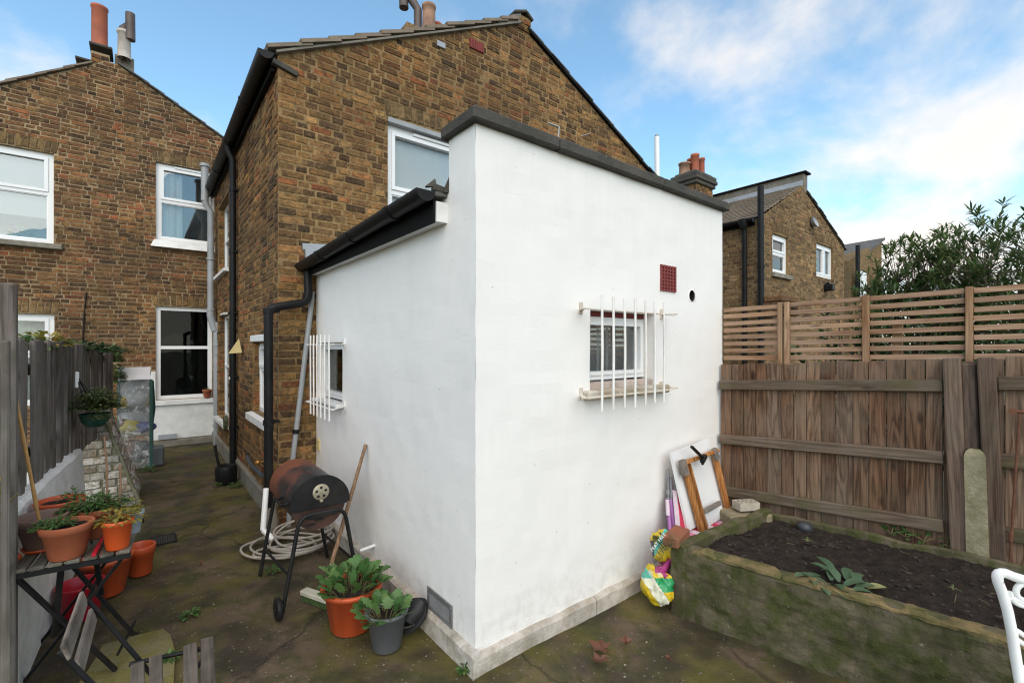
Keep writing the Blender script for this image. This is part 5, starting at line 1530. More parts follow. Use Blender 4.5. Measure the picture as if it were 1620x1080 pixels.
def shrub(name, label, c, h, spread, nst, nleaf, L, W, mat, seed, group=None, tiers=(.35, 1.0), whorl=True):
    rn = random.Random(seed); c = Vector(c)
    t = thing(name, label, 'shrub', c, group)
    sm, fm = MB(), MB()
    nt = max(20, nleaf // 13); mains = []
    for i in range(nst // 4 + 3):
        a = rn.uniform(0, 6.283); q = rn.random() ** .6
        e = c + Vector((math.cos(a) * spread[0] * q * .7, math.sin(a) * spread[1] * q * .7, h * rn.uniform(.5, .85)))
        b = c + Vector((math.cos(a), math.sin(a), 0)) * .1 * q
        mid = b.lerp(e, .5) + Vector((rn.uniform(-.1, .1), rn.uniform(-.1, .1), .1 * h))
        pts = [b * (1 - x) ** 2 + mid * 2 * x * (1 - x) + e * x * x for x in [k / 6 for k in range(7)]]
        sm.tube(pts, [.014 * (1 - .7 * k / 6) + .002 for k in range(7)], 5); mains.append(pts)
    lumps = [(rand_dir(rn, -.1, 1.0), rn.uniform(.75, 1.12)) for _ in range(14)]
    zc = h * (1 + tiers[0]) / 2; rz = h - zc
    for i in range(nt):
        d = rand_dir(rn, -1.0, 1.0)
        bump_ = max((l[1] for l in lumps if l[0].dot(d) > .82), default=.86)
        q = (rn.random() ** .45) * bump_
        p = c + Vector((d.x * spread[0] * q, d.y * spread[1] * q, zc + d.z * rz * q))
        if p.z < .05: continue
        m0 = min(mains, key=lambda m: min((k - p).length for k in m)); k0 = min(m0, key=lambda k: (k - p).length + .3 * max(0, k.z - p.z + .1))
        ax = (Vector((d.x * .6, d.y * .6, 0)) + Vector((rn.uniform(-.4, .4), rn.uniform(-.4, .4), rn.uniform(.5, 1.1)))).normalized()
        e2 = p + ax * L * rn.uniform(.5, 1.3)
        if (k0 - p).length < .8: sm.tube([k0, k0.lerp(p, .6) + Vector((0, 0, -.02)), p, e2], [.005, .0035, .0025, .0015], 4)
        for k in range(13):
            x = rn.random(); b = p.lerp(e2, x)
            dl = ax * rn.uniform(.15, 1.1) + rand_dir(rn, -.5, .5) * (1.1 - .5 * x)
            leaf(fm, b, dl, L * rn.uniform(.55, 1.1), W * rn.uniform(.8, 1.2), rn.uniform(-.1, .5), .2, 3, None, 0, rn)
    sm.build('stems', M['bark'], t)
    o = fm.build('foliage', M[mat], t); tag(o, kind='stuff')
    return t
def ground_at(px, dep): p = at_depth(px, 548, dep); p.z = 0; return p
def zat(py, dep): return 1.5 + (548 - py) / FPX * dep
shrub('oleander', 'tall narrow leaved bush above the trellis in the far right corner', ground_at(1575, 4.6), zat(330, 4.6), (.95, .8), 60, 11000, .105, .019, 'oleander', 21, 'bushes behind the trellis', (.3, 1))
shrub('oleander', 'lower narrow leaved bush above the trellis left of the tallest bush', ground_at(1450, 4.9), zat(362, 4.9), (.72, .6), 50, 8500, .105, .019, 'oleander', 22, 'bushes behind the trellis', (.3, 1))
shrub('oleander', 'sparse bush in front of the farther pale house behind the trellis', ground_at(1365, 5.6), zat(432, 5.6), (.4, .4), 14, 800, .11, .019, 'oleander', 25, 'bushes behind the trellis', (.3, 1))
shrub('shrub', 'dark broad leaved shrub seen between the trellis slats on the right', ground_at(1600, 3.5), zat(478, 3.5), (.6, .4), 22, 1300, .09, .045, 'laurel', 23, 'bushes behind the trellis', (.1, 1))
shrub('shrub', 'dark broad leaved shrub seen through the middle trellis panel', ground_at(1440, 4.0), zat(488, 4.0), (.6, .4), 22, 1300, .09, .04, 'laurel', 24, 'bushes behind the trellis', (.1, 1))
shrub('shrub', 'low dark shrub behind the trellis below the yellow brick house', ground_at(1310, 5.2), zat(505, 5.2), (.55, .4), 20, 800, .09, .04, 'laurel', 27, 'bushes behind the trellis', (.1, 1))

# bed plant with grey green leaves, and small weeds
pc = on_z(1330, 925, BH - .03); pc.z = soil_z(pc)
rn2 = random.Random(31)
t = thing('leafy_plant', 'grey green lance leaved plant growing at the front of the bed', 'plant', pc)
for i, (px, py, L_, W_, az) in enumerate(((1300, 905, .15, .05, 2.6), (1275, 908, .16, .05, 3.0), (1285, 918, .13, .045, 3.5), (1318, 900, .13, .05, 1.6), (1325, 898, .15, .055, 1.2), (1345, 910, .15, .055, .2), (1355, 915, .14, .055, -.2), (1340, 925, .14, .06, -.8), (1362, 930, .13, .055, -.6), (1320, 922, .14, .05, 3.9), (1308, 915, .12, .045, 2.2), (1332, 915, .13, .05, .8), (1312, 928, .12, .05, -2.0), (1350, 935, .12, .05, -1.1), (1290, 912, .11, .045, 1.5), (1338, 905, .12, .045, 1.9), (1368, 922, .12, .05, .5), (1328, 932, .1, .045, -1.6), (1300, 925, .1, .045, -2.4), (1318, 912, .11, .05, .3))):
    m = MB(); b = on_z(px, py + 8, BH - .02); b.z = soil_z(b) + .004; d = Vector((math.cos(az), math.sin(az), rn2.uniform(.35, .9)))
    b = b.lerp(pc, .12) + Vector((.03, .02, .015))
    leaf(m, b, d, L_ * .78, W_ * .82, .9, .3, 7, None, 0, rn2); m.build('leaf', M['bedleaf'], t)
m = MB(); b = on_z(1372, 930, BH - .02); leaf(m, b, (.8, -.5, .2), .1, .05, .5, .2, 6, None, 0, rn2); tag(m.build('leaf', m_leaf('pale_leaf', (.25, .27, .1), (.33, .33, .14), (.36, .36, .18), .2), t), 'pale yellow green dying leaf')
for i, (px, py, sc_) in enumerate(((1277, 856, .5), (1410, 845, 1.5), (1432, 838, 1.3), (1462, 850, 1.4), (1498, 872, .8), (1572, 886, .8), (1508, 932, .45))):
    p = on_z(px, py, BH - .02) if i in (0, 6) else None
    if p is None:
        u_, z_ = onF(px, py, .05); p = FA + FD * u_ + FN * .05; p.z = BH - .01
    lab = ('tiny lime green seedling beside the dark round stone', 'leafy weed under the bottom rail left of the fence posts', 'taller weed under the bottom rail close to the leafy weed', 'glossy two leaved weed just left of the first fence post', 'small weed at the foot of the first fence post', 'small weed at the foot of the second fence post', 'tiny green seedling in the soil before the fence posts')[i]
    rosette('weed', lab, 'weed', p, .02 * sc_, 5 if sc_ > 1 else 4, .035 * sc_, .022 * sc_, .03 * sc_, 'herb', 40 + i, 0, 'weeds in the bed', .015 * sc_)
# ------------------------------------------------------------------ things in the corner by the wall
# leaning plane
LPn = Vector((0, 1, -.213)).normalized(); LP0 = Vector((0, -.04, 1.05))
def onLP(px, py, off=0.0): return on_plane(px, py, LP0 - LPn * off, LPn)
def slab(mb, q, th):
    n_ = LPn * th
    mb.hexa([q[0], q[1], q[1] + n_, q[0] + n_, q[3], q[2], q[2] + n_, q[3] + n_])
mb = MB(); slab(mb, [onLP(1089, 840), onLP(1150, 806), onLP(1121, 694), onLP(1062, 716)], .018)
tag(mb.build('white_board', m_simple('white_faced_board', (.72, .72, .72), .5, .04, 5, .03, dirt=(.5, .48, .45), dirt_amt=.15)), 'plain white board leaning against the white wall behind the wooden frame', 'board')
eas = thing('wooden_frame', 'orange wooden frame with a black clip leaning on the white board', 'frame', onLP(1115, 840, .03))
M['easel'] = m_wood('varnished_orange_wood', 'Z', [(0, (.4, .17, .05)), (1, (.48, .22, .07))], (.22, .075, .02), .6, None)
M['easel_grey'] = m_simple('worn_grey_wood', (.17, .145, .125), .8, .3, 25, .3)
def lbar(a, b, w, th, mat, name, off=.03, root=None):
    m = MB(); A, B = onLP(*a, off), onLP(*b, off); m.bar(A, B, th, w, tuple(Vector((B - A)).cross(LPn)), .003); return m.build(name, M[mat], root or eas)
lbar((1082, 733), (1113, 850), .04, .028, 'easel', 'leg'); lbar((1089, 733), (1119, 846), .014, .034, 'easel', 'rail_edge', .03)
lbar((1129, 713), (1157, 828), .04, .028, 'easel', 'leg'); lbar((1080, 733), (1136, 712), .024, .024, 'easel', 'top_rail', .045)
lbar((1079, 727), (1085, 752), .046, .032, 'easel_grey', 'corner_block', .046); lbar((1129, 709), (1135, 727), .04, .03, 'easel_grey', 'corner_block', .046)
lbar((1114, 809), (1139, 795), .03, .02, 'easel_grey', 'cross_bar', .045)
mb = MB(); slab(mb, [onLP(1122, 832, .02), onLP(1147, 815, .02), onLP(1140, 795, .02), onLP(1114, 810, .02)], .008); mb.build('lower_panel', M['frosted'], eas)
m = MB(); A = onLP(1112, 724, .07); B = onLP(1094, 706, .1); m.bar(A, B, .02, .016, (0, 0, 1), .003); m.bar(A + Vector((.03, 0, .012)), A + Vector((-.03, -.01, -.02)), .03, .025, (0, 0, 1), .004); m.bar(A, A + Vector((-.005, 0, -.045)), .016, .014, (0, 1, 0), .003)
m.build('clip', M['black_pvc'], eas)
# folded deck chair: pink and purple poles, striped canvas
M['purple'] = m_simple('purple_pole', (.35, .13, .36), .45, .15, 10, .05); M['pinkred'] = m_simple('red_canvas', (.55, .03, .075), .8, .15, 60, .2)
M['pink'] = m_simple('pink_canvas', (.6, .2, .33), .8, .1, 60, .2); M['pole_grey'] = m_simple('grey_metal_pole', (.3, .3, .32), .4, .15, 10, .05, .5); M['lilac'] = m_simple('pale_lilac_canvas', (.62, .5, .56), .8, .1, 60, .2)
dc = thing('folded_parasol', 'folded pink and purple striped parasol bundle propped in the corner by the bed', 'parasol', on_y(1068, 850, -.15))
def pol(x0, y0, x1, y1, v0, v1, r, mat, name, root=dc):
    m = MB(); a, b = on_y(x0, y0, v0), on_y(x1, y1, v1); d = (b - a).normalized(); b2 = a + d * ((.0 - a.z) / d.z) if d.z < 0 else b
    m.tube([a, b2], r, 10); return m.build(name, M[mat], root)
pol(1056.5, 790, 1061, 850, -.05, -.12, .012, 'purple', 'purple_pole'); pol(1061, 790, 1069, 850, -.06, -.13, .017, 'purple', 'purple_pole')
def seg(x0, y0, x1, y1, v0, v1, r, mat, name, root=dc):
    m = MB(); m.tube([on_y(x0, y0, v0), on_y(x1, y1, v1)], r, 10); return m.build(name, M[mat], root)
seg(1057, 741, 1058, 792, -.04, -.05, .007, 'pole_grey', 'metal_tube'); seg(1061, 755, 1063, 800, -.05, -.07, .009, 'pole_grey', 'metal_tube'); seg(1067, 752, 1071, 815, -.05, -.09, .008, 'pole_grey', 'metal_tube')
for y in (774, 786): seg(1056.5, y, 1057.5, y + 7, -.045, -.05, .013, 'pole_grey', 'sleeve')
seg(1055.5, 790, 1057, 815, -.06, -.08, .0125, 'lilac', 'sleeve')
for k in range(4): seg(1056, 792 + k * 6, 1056.4, 794.5 + k * 6, -.06, -.064, .0132, 'pole_grey', 'ring')
for a, b, mat, v in ((1072, 1080, 'pinkred', -.1), (1080, 1083.5, 'lilac', -.105), (1070, 1072.2, 'lilac', -.098)):
    m = MB(); A, B = on_y(a, 776, v), on_y(b, 779, v); C, D = on_y(b + 12, 850, v - .09), on_y(a + 7, 850, v - .09)
    d1 = (D - A).normalized(); d2 = (C - B).normalized(); D = A + d1 * (-A.z / d1.z); C = B + d2 * (-B.z / d2.z)
    th = Vector((.0, .03, 0)); m.hexa([D, C, C + th, D + th, A, B, B + th, A + th]); m.build('striped_canvas', M[mat], dc)
# pink striped canvas lying low behind the boards
dcc = thing('striped_cushion', 'red and pink striped cushion stuffed under the leaning white board', 'cushion', (on_y(1110, 850, -.2).x, -.2, .0))
xa, xb = on_y(1086, 850, -.22).x, on_y(1146, 830, -.22).x
ns_ = 9
for i in range(ns_):
    a, b = xa + (xb - xa) * i / ns_, xa + (xb - xa) * (i + 1) / ns_
    m = MB(); m.box(((a + b) / 2, -.2, .168), (b - a - .001, .09, .33), None, .012); m.build('stripe', M[('pinkred', 'pink', 'lilac')[i % 3]], dcc)
# concrete blocks behind the bed
M['block'] = m_simple('pale_concrete_block', (.42, .37, .3), .9, .2, 20, .5, dirt=(.2, .17, .11), dirt_amt=.7)
def onB(px, py, z): return on_z(px, py, z)
bz = .415
c = on_z(1180, 793, bz + .05)
cb = thing('perforated_block', 'pale perforated concrete block lying beside the bed by the fence', 'block', (c.x, c.y, bz))
rb = ROTF + R(90)
m = MB(); rot = Matrix.Rotation(R(-30), 3, 'Z')
W_, D_ = .13, .075
for i in range(5): m.box(c + rot @ Vector((-W_ / 2 + W_ * i / 4, 0, -.022)), (.014, D_, .05), rot)
for j in range(3): m.box(c + rot @ Vector((0, -D_ / 2 + D_ * j / 2, -.0225)), (W_ + .012, .014, .049), rot)
m.build('webs', M['block'], cb)
m = MB(); m.box((c.x + .0, c.y + .02, bz / 2 - .005), (.3, .2, bz - .02), rot, .01)
tag(m.build('rubble_block', m_mossy('tan_block', (.33, .26, .17), (.27, .22, .15), (.13, .13, .06), .5)), 'tan mossy block standing under the perforated concrete block', 'block')

# crumpled compost bag
bag = thing('compost_bag', 'crumpled yellow and green compost bag squeezed between wall and bed', 'bag', on_z(1042, 955))
def blob(center, rx, ry, rz, seed, n1=84, n2=60, amp=.2):
    vs, fs = [], []
    for i in range(n2 + 1):
        th = math.pi * i / n2
        for k in range(n1):
            ph = 2 * math.pi * k / n1
            d = Vector((math.sin(th) * math.cos(ph), math.sin(th) * math.sin(ph), math.cos(th)))
            q = d * 2.2 + Vector((seed, 0, 0))
            fq = Vector((q.x * 1.0, q.y * 1.0, q.z * .45)); w = .93 + amp * noise.noise(q * .8) + amp * .55 * (1 - 2.4 * abs(noise.noise(fq * 1.3))) + amp * .28 * (1 - 2.4 * abs(noise.noise(fq * 2.9 + Vector((0, 0, q.x)))))
            vs.append(center + Vector((d.x * rx, d.y * ry, d.z * rz)) * w)
    for i in range(n2):
        for k in range(n1): fs.append((i * n1 + k, (i + 1) * n1 + k, (i + 1) * n1 + (k + 1) % n1, i * n1 + (k + 1) % n1))
    return vs, fs
def m_film(name, col): return m_simple(name, col, .3, .08, 14, .25, spec=.5)
BAGM = [m_film('bag_yellow', (.62, .44, .02)), m_film('bag_green', (.02, .27, .09)), m_film('bag_white', (.72, .7, .55)), m_film('bag_magenta', (.4, .05, .2)), m_film('bag_teal', (.1, .5, .38)), m_film('bag_dark', (.06, .05, .1))]
dB = 2.72
c1 = at_depth(1052, 866, dB + .05); c2 = at_depth(1040, 926, dB - .04)
mm = dB / FPX
def bag_part(c, rx, rz, seed, pick, name, ry=.1):
    vs, fs = blob(c, rx, ry, rz, seed)
    m = MB()
    for f in fs:
        q = sum((vs[i] for i in f), Vector()) / 4
        pr = proj(q); m.cur = pick(pr[0], pr[1], q)
        m.face([vs[i] for i in f], True)
    # weld by rebuilding as indexed
    mi = m.mi[:]; m2 = MB(); m2.v = vs; m2.f = [list(f) for f in fs]; m2.sm = [True] * len(fs); m2.mi = mi
    return m2.build(name, BAGM, bag, origin=c), vs, fs
def pick1(x, y, q):
    t = (x - 1033) + (y - 862) * .55
    if x < 1035 and y > 855: return 5
    if -3 < (x - 1041) + (y - 858) * .6 < 7.5 and y < 880: return 4
    if y > 888: return 3
    return 0
def pick2(x, y, q):
    l = (y - 905) - (x - 1022) * 1.45
    if x > 1036 and l < -8:
        if 914 < y < 936: return 1
        if y < 906: return 3
        return 0
    if -8 <= l < 16: return 2 if y > 914 else 4
    if 16 <= l < 20: return 2
    return 0
o1, v1, f1 = bag_part(c1, 16 * mm, 27 * mm, 3.0, pick1, 'upper_bag', .085)
o2, v2, f2 = bag_part(c2, 20 * mm, 28 * mm, 8.0, pick2, 'lower_bag', .1)
m = MB(); m.cur = 3
a, b = at_depth(1064, 884, dB), at_depth(1046, 908, dB - .07)
m.tube([a, a.lerp(b, .4) + Vector((0, 0, .01)), b, at_depth(1055, 912, dB - .1)], [.022, .014, .022, .014], 9); m.build('twisted_neck', BAGM[3], bag)
# printing wrapped onto the film
from mathutils.bvhtree import BVHTree
def print_on(txt, vs, fs, c, d_right, d_up, size, mat, name='lettering', parent=None):
    cu = bpy.data.curves.new('txt', 'FONT'); cu.body = txt; cu.size = size; cu.align_x = 'CENTER'; cu.align_y = 'CENTER'; cu.resolution_u = 2
    to = bpy.data.objects.new('txt', cu); link(to)
    dg = bpy.context.evaluated_depsgraph_get(); dg.update()
    me = bpy.data.meshes.new_from_object(to.evaluated_get(dg)); bpy.data.objects.remove(to)
    bm = bmesh.new(); bm.from_mesh(me); bmesh.ops.triangulate(bm, faces=bm.faces); bmesh.ops.subdivide_edges(bm, edges=[e for e in bm.edges if e.calc_length() > size * .12], cuts=2, use_grid_fill=False); bm.to_mesh(me); bm.free()
    bvh = BVHTree.FromPolygons([tuple(v) for v in vs], fs)
    nrm = d_right.cross(d_up).normalized()
    out = []
    for v in me.vertices:
        p = c + d_right * v.co.x + d_up * v.co.y + nrm * .3
        hit, hn, ix, dist = bvh.ray_cast(p, -nrm)
        if hit is None: hit = c + d_right * v.co.x + d_up * v.co.y
        out.append(hit + nrm * .0016)
    wo = WO[parent.name]
    for v, p in zip(me.vertices, out): v.co = p - wo
    me.materials.clear(); me.materials.append(mat)
    return obj(name, me, None, parent, wo)
INK = m_simple('dark_green_ink', (.03, .05, .02), .4, .1, 10, 0); WINK = m_simple('white_ink', (.75, .8, .75), .4, .05, 10, 0)
def rot_dirs(deg):
    r_ = RGT * math.cos(R(deg)) + Vector((0, 0, math.sin(R(deg)))); u_ = -RGT * math.sin(R(deg)) + Vector((0, 0, math.cos(R(deg)))); return r_, u_
r_, u_ = rot_dirs(58)
print_on('ALL PURPOSE', v1, f1, at_depth(1048, 868, dB - .15), r_, u_, .03, INK, parent=o1)
print_on('COMPOST', v1, f1, at_depth(1056, 870, dB - .15), r_, u_, .033, INK, parent=o1)
r_, u_ = rot_dirs(52)
print_on('PEAT FREE', v1, f1, at_depth(1041, 857, dB - .15), r_, u_, .026, WINK, parent=o1)
r_, u_ = rot_dirs(12)
for px in (1041, 1054):
    q = at_depth(px, 924, dB - .2); m = MB(); m.box(q, (.001, .001, .001))
    print_on('|||||', v2, f2, at_depth(px, 924, dB - .2), r_, u_, .02, WINK, parent=o2)

# fallen leaves
def maple(px, py, sc_, rot, label, mat='dead_leaf'):
    c = on_z(px, py, .012); m = MB(); pts = []
    spikes = [(90, 1.0), (50, .55), (25, .9), (-5, .5), (-35, .7), (-70, .35), (-90, .2), (-110, .35), (-145, .7), (185, .5), (155, .9), (130, .55)]
    for a, r_ in spikes:
        a = R(a + rot); pts.append(c + Vector((math.cos(a) * r_ * sc_, math.sin(a) * r_ * sc_, .012 + .02 * noise.noise(Vector((a * 2, px, 0))) + .012 * r_)))
    cc = c + Vector((0, 0, .004))
    k = len(pts); m.add([cc] + pts, [(0, 1 + i, 1 + (i + 1) % k) for i in range(k)])
    m.tube([cc, c + Vector((math.cos(R(rot - 90)), math.sin(R(rot - 90)), 0)) * sc_ * .9 + Vector((0, 0, .004))], .0015, 4)
    tag(m.build('fallen_leaf', M[mat]), label, 'leaf', 'dead leaves on the ground')
maple(953, 1028, .075, 20, 'largest brown dead leaf on the ground below the barred window')
maple(950, 1045, .058, 130, 'crumpled brown dead leaf just in front of the largest one')
maple(990, 1019, .04, -40, 'small dark dead leaf to the right of the largest one')
maple(1058, 1045, .022, 70, 'tiny brown leaf scrap nearest the raised bed wall')
maple(318, 893, .018, 10, 'tiny pale leaf scrap in the middle of the passage')
# pale grit and scraps on the ground
mb = MB()
rn = random.Random(77)
for i in range(90):
    px, py = rn.uniform(120, 1150), rn.uniform(760, 1078)
    p = on_z(px, py, .006)
    if (p.x > -.1 and p.y > -.1) or p.x > 1.0: continue
    r_ = rn.uniform(.0015, .0045); vs_, fs_ = chamfer_box(r_ * rn.uniform(.7, 1.8), r_, r_ * .4, r_ * .2)
    mt = Matrix.Rotation(rn.uniform(0, 6), 3, 'Z'); mb.add([p + mt @ v for v in vs_], fs_)
tag(mb.build('grit', m_simple('pale_grit', (.22, .19, .15), .9, .4, 30, .2)), kind='stuff')

# ------------------------------------------------------------------ barbecue, hose, broom
M['bbq_lid'] = None
def m_bbq():
    n = N('rusting_black_drum'); o = n.obj(); p = n.pos()
    sp = n.n('SeparateXYZ'); n.put(sp.inputs[0], p)
    a = n.noise(p, 7, 6, .62); b = n.noise(p, 40, 5, .6)
    f = n.math('ADD', n.math('MULTIPLY', n.math('SUBTRACT', sp.outputs[1], 1.2), 1.5), n.math('MULTIPLY', n.math('SUBTRACT', a, .5), 1.6))
    c = n.mix(n.ramp(f, [(.02, 0.0), (.55, 1.0)]), (.02, .02, .021), (.16, .05, .022))
    c = n.mix(n.ramp(b, [(.55, 0.0), (.7, .5)]), c, (.07, .03, .018))
    return n.set(c, n.ramp(f, [(0, .38), (.5, .75)]), n.bump(b, .12, .003), **{'Specular IOR Level': .4})
M['bbq'] = m_bbq()
M['bbq_low'] = m_simple('rusty_drum_base', (.07, .03, .02), .7, .6, 8, .2, dirt=(.02, .018, .018), dirt_amt=.6)
bx_, by0, by1, bz_, br = -.385, 1.055, 1.63, .575, .158
bbq = thing('barrel_barbecue', 'rusty black barrel barbecue on tube legs with wheels beside the white wall', 'barbecue', (bx_, 1.35, 0))
def half(r, a0, a1, y0, y1, th=.004, seg=26):
    m = MB()
    def P(a, y, rr): return Vector((bx_ + rr * math.cos(a), y, bz_ + rr * math.sin(a)))
    for k in range(seg):
        a, b = a0 + (a1 - a0) * k / seg, a0 + (a1 - a0) * (k + 1) / seg
        m.face([P(a, y0, r), P(b, y0, r), P(b, y1, r), P(a, y1, r)][::-1], True)
        m.face([P(a, y0, r - th), P(b, y0, r - th), P(b, y1, r - th), P(a, y1, r - th)], True)
        for y in (y0, y1): m.face([P(a, y, r), P(b, y, r), P(b, y, r - th), P(a, y, r - th)])
    for y, sg in ((y0 + .001, 1), (y1 - .001, -1)):
        q = [P(a0 + (a1 - a0) * k / seg, y, r - .001) for k in range(seg + 1)]
        m.face(q if sg > 0 else q[::-1])
    return m
m = half(br, R(-8), R(188), by0, by1); lid = m.build('lid', M['bbq'], bbq)
m = half(br + .012, R(-4), R(184), by0 - .012, by0 + .006); m.build('lid_end_plate', M['black_metal'], bbq)
m = half(br * .965, R(188), R(352), by0 + .02, by1 - .02); low = m.build('lower_drum', M['bbq_low'], bbq)
vc = Vector((bx_ + .0, by0 - .014, bz_ + .075))
Rx = Matrix.Rotation(R(90), 3, 'X')
M['vent'] = m_simple('tarnished_vent', (.34, .3, .22), .5, .25, 20, .15, .4)
m = MB(); m.lathe(vc, [(0, .004), (.045, .004), (.047, .002), (.047, -.002), (.0, -.002)], 28, Rx); ve = m.build('vent_disc', M['vent'], bbq)
for k in range(5):
    a = R(90 + 72 * k); m = MB(); m.lathe(vc + Vector((.027 * math.cos(a), -.0045, .027 * math.sin(a))), [(0, .0015), (.0078, .0015), (.0078, 0)], 14, Rx); m.build('vent_hole', M['void'], ve)
m = MB(); m.lathe(vc + Vector((0, -.006, 0)), [(0, .003), (.005, .003), (.005, 0)], 10, Rx); m.box(vc + Vector((0, -.008, -.05)), (.018, .012, .012), None, .002); m.build('vent_tab', M['vent'], ve)
hx = bx_ - br - .035
m = MB(); m.tube([(bx_ - br, by0 + .06, bz_ + .02), (hx, by0 + .075, bz_ + .01), (hx, by0 + .2, bz_ + .01), (bx_ - br, by0 + .215, bz_ + .02)], .008, 8); m.build('lid_handle', M['black_metal'], bbq)
def frame(y, spread0, spread1, zt, wheel, fl=0.0):
    m = MB(); xl, xr = bx_ - spread1, bx_ + spread1
    tl, tr = bx_ - spread0, bx_ + spread0
    fy = y + fl
    pts = [Vector((xl, fy, .0 if not wheel else .03))] + [Vector((tl - .03, y, zt - .06))] + arc3(Vector((tl - .02, y, zt - .035)), Vector((tl, y, zt)), Vector((tl + .035, y, zt)), 4) + arc3(Vector((tr - .035, y, zt)), Vector((tr, y, zt)), Vector((tr + .02, y, zt - .035)), 4) + [Vector((tr + .03, y, zt - .06)), Vector((xr, fy, .0 if not wheel else .03))]
    m.tube(pts, .0115, 10); return m
frame(by0 - .045, .105, .215, bz_ - .035, True).build('leg_frame', M['black_metal'], bbq)
frame(by1 + .0, .105, .215, bz_ - .06, False).build('leg_frame', M['black_metal'], bbq)
for sx_ in (-1, 1):
    m = MB(); m.tube([(bx_ + sx_ * .175, by0 - .045, .22), (bx_ + sx_ * .19, by1, .17)], .008, 8); m.build('side_brace', M['black_metal'], bbq)
    xw = bx_ + sx_ * .235
    m = MB(); m.lathe((xw, by0 - .045, .06), [(.012, -.016), (.05, -.016), (.06, -.009), (.06, .009), (.05, .016), (.012, .016)], 24, Matrix.Rotation(R(90), 3, 'Y')); w_ = m.build('wheel', M['black_pvc'], bbq)
    m = MB(); m.tube([(xw - .02, by0 - .045, .06), (xw - sx_ * .03 + .0, by0 - .045, .06)], .008, 8); m.build('axle', M['black_metal'], w_)
m = MB(); m.box((bx_, by0 - .05, bz_ - .045), (.17, .012, .03), None, .003); m.build('support_bar', M['black_metal'], bbq)
for k in range(3):
    m = MB(); m.box((bx_ - .05 + .05 * (k % 2), by0 + .016, bz_ - .07 - .022 * k), (.05, .006, .01)); m.build('air_slot', M['void'], low)
# hose
c0 = on_z(440, 872, .012)
pts = []
rn = random.Random(15)
tot = 0
loops = [(.0, -.02, .26, .15, .012), (.03, .02, .29, .17, .014), (.1, .05, .25, .18, .03), (.16, .12, .22, .2, .05), (.1, -.06, .17, .1, .028), (.12, .16, .24, .2, .075), (.15, .2, .2, .17, .1), (.05, -.1, .14, .08, .014)]
for i, (dx, dy, ra_, rb_, hz_) in enumerate(loops):
    for k in range(26):
        a = 2 * math.pi * k / 26 + i * .3
        f = k / 26
        nx_ = loops[(i + 1) % len(loops)]
        w = lambda j: (loops[i][j] * (1 - f) + nx_[j] * f)
        p = c0 + RGT * (w(0) - .02 + w(2) * math.cos(a)) + FWD * (w(1) + .05 + w(3) * 1.25 * math.sin(a)) + Vector((0, 0, w(4) + .01 * noise.noise(Vector((a, i, 0))) + .004))
        p.x = min(p.x, -.06)
        pts.append(p)
m = MB(); m.tube(pts[:-10], .0085, 8)
tag(m.build('garden_hose', m_simple('beige_hose', (.36, .32, .28), .5, .12, 8, .05, dirt=(.2, .18, .14), dirt_amt=.5)), 'beige garden hose coiled on the ground under the barrel barbecue', 'hose')
# broom
br_ = thing('broom', 'wooden handled broom leaning on the white wall beside the barbecue', 'broom', on_z(512, 944))
a = on_z(511, 938, .06); b = on_x(578.5, 703, -.016)
m = MB(); m.tube([a, a.lerp(b, .5), b], [.0125, .012, .0115], 10); m.build('handle', m_wood('broom_handle_wood', 'Z', [(0, (.3, .19, .12)), (1, (.34, .22, .14))], (.16, .09, .05), .5), br_)
p = on_z(480, 938, .035); q = on_z(548, 962, .035); p.z = q.z = .05
m = MB(); m.bar(p, q, .055, .028, (0, 0, 1), .005); m.build('head', m_simple('pale_broom_head', (.46, .44, .36), .7, .15, 12, .2), br_)
m = MB(); p2, q2 = p.lerp(q, .03), p.lerp(q, .97)
for i in range(26):
    for j in (-1, 0, 1):
        c = p2.lerp(q2, i / 25) + (q - p).cross(Vector((0, 0, 1))).normalized() * .018 * j; c.z = .037
        m.box(c - Vector((0, 0, .018)), (.006, .006, .036))
tag(m.build('bristles', m_simple('green_bristles', (.06, .1, .03), .8, .3, 20, .1), br_), kind='stuff')

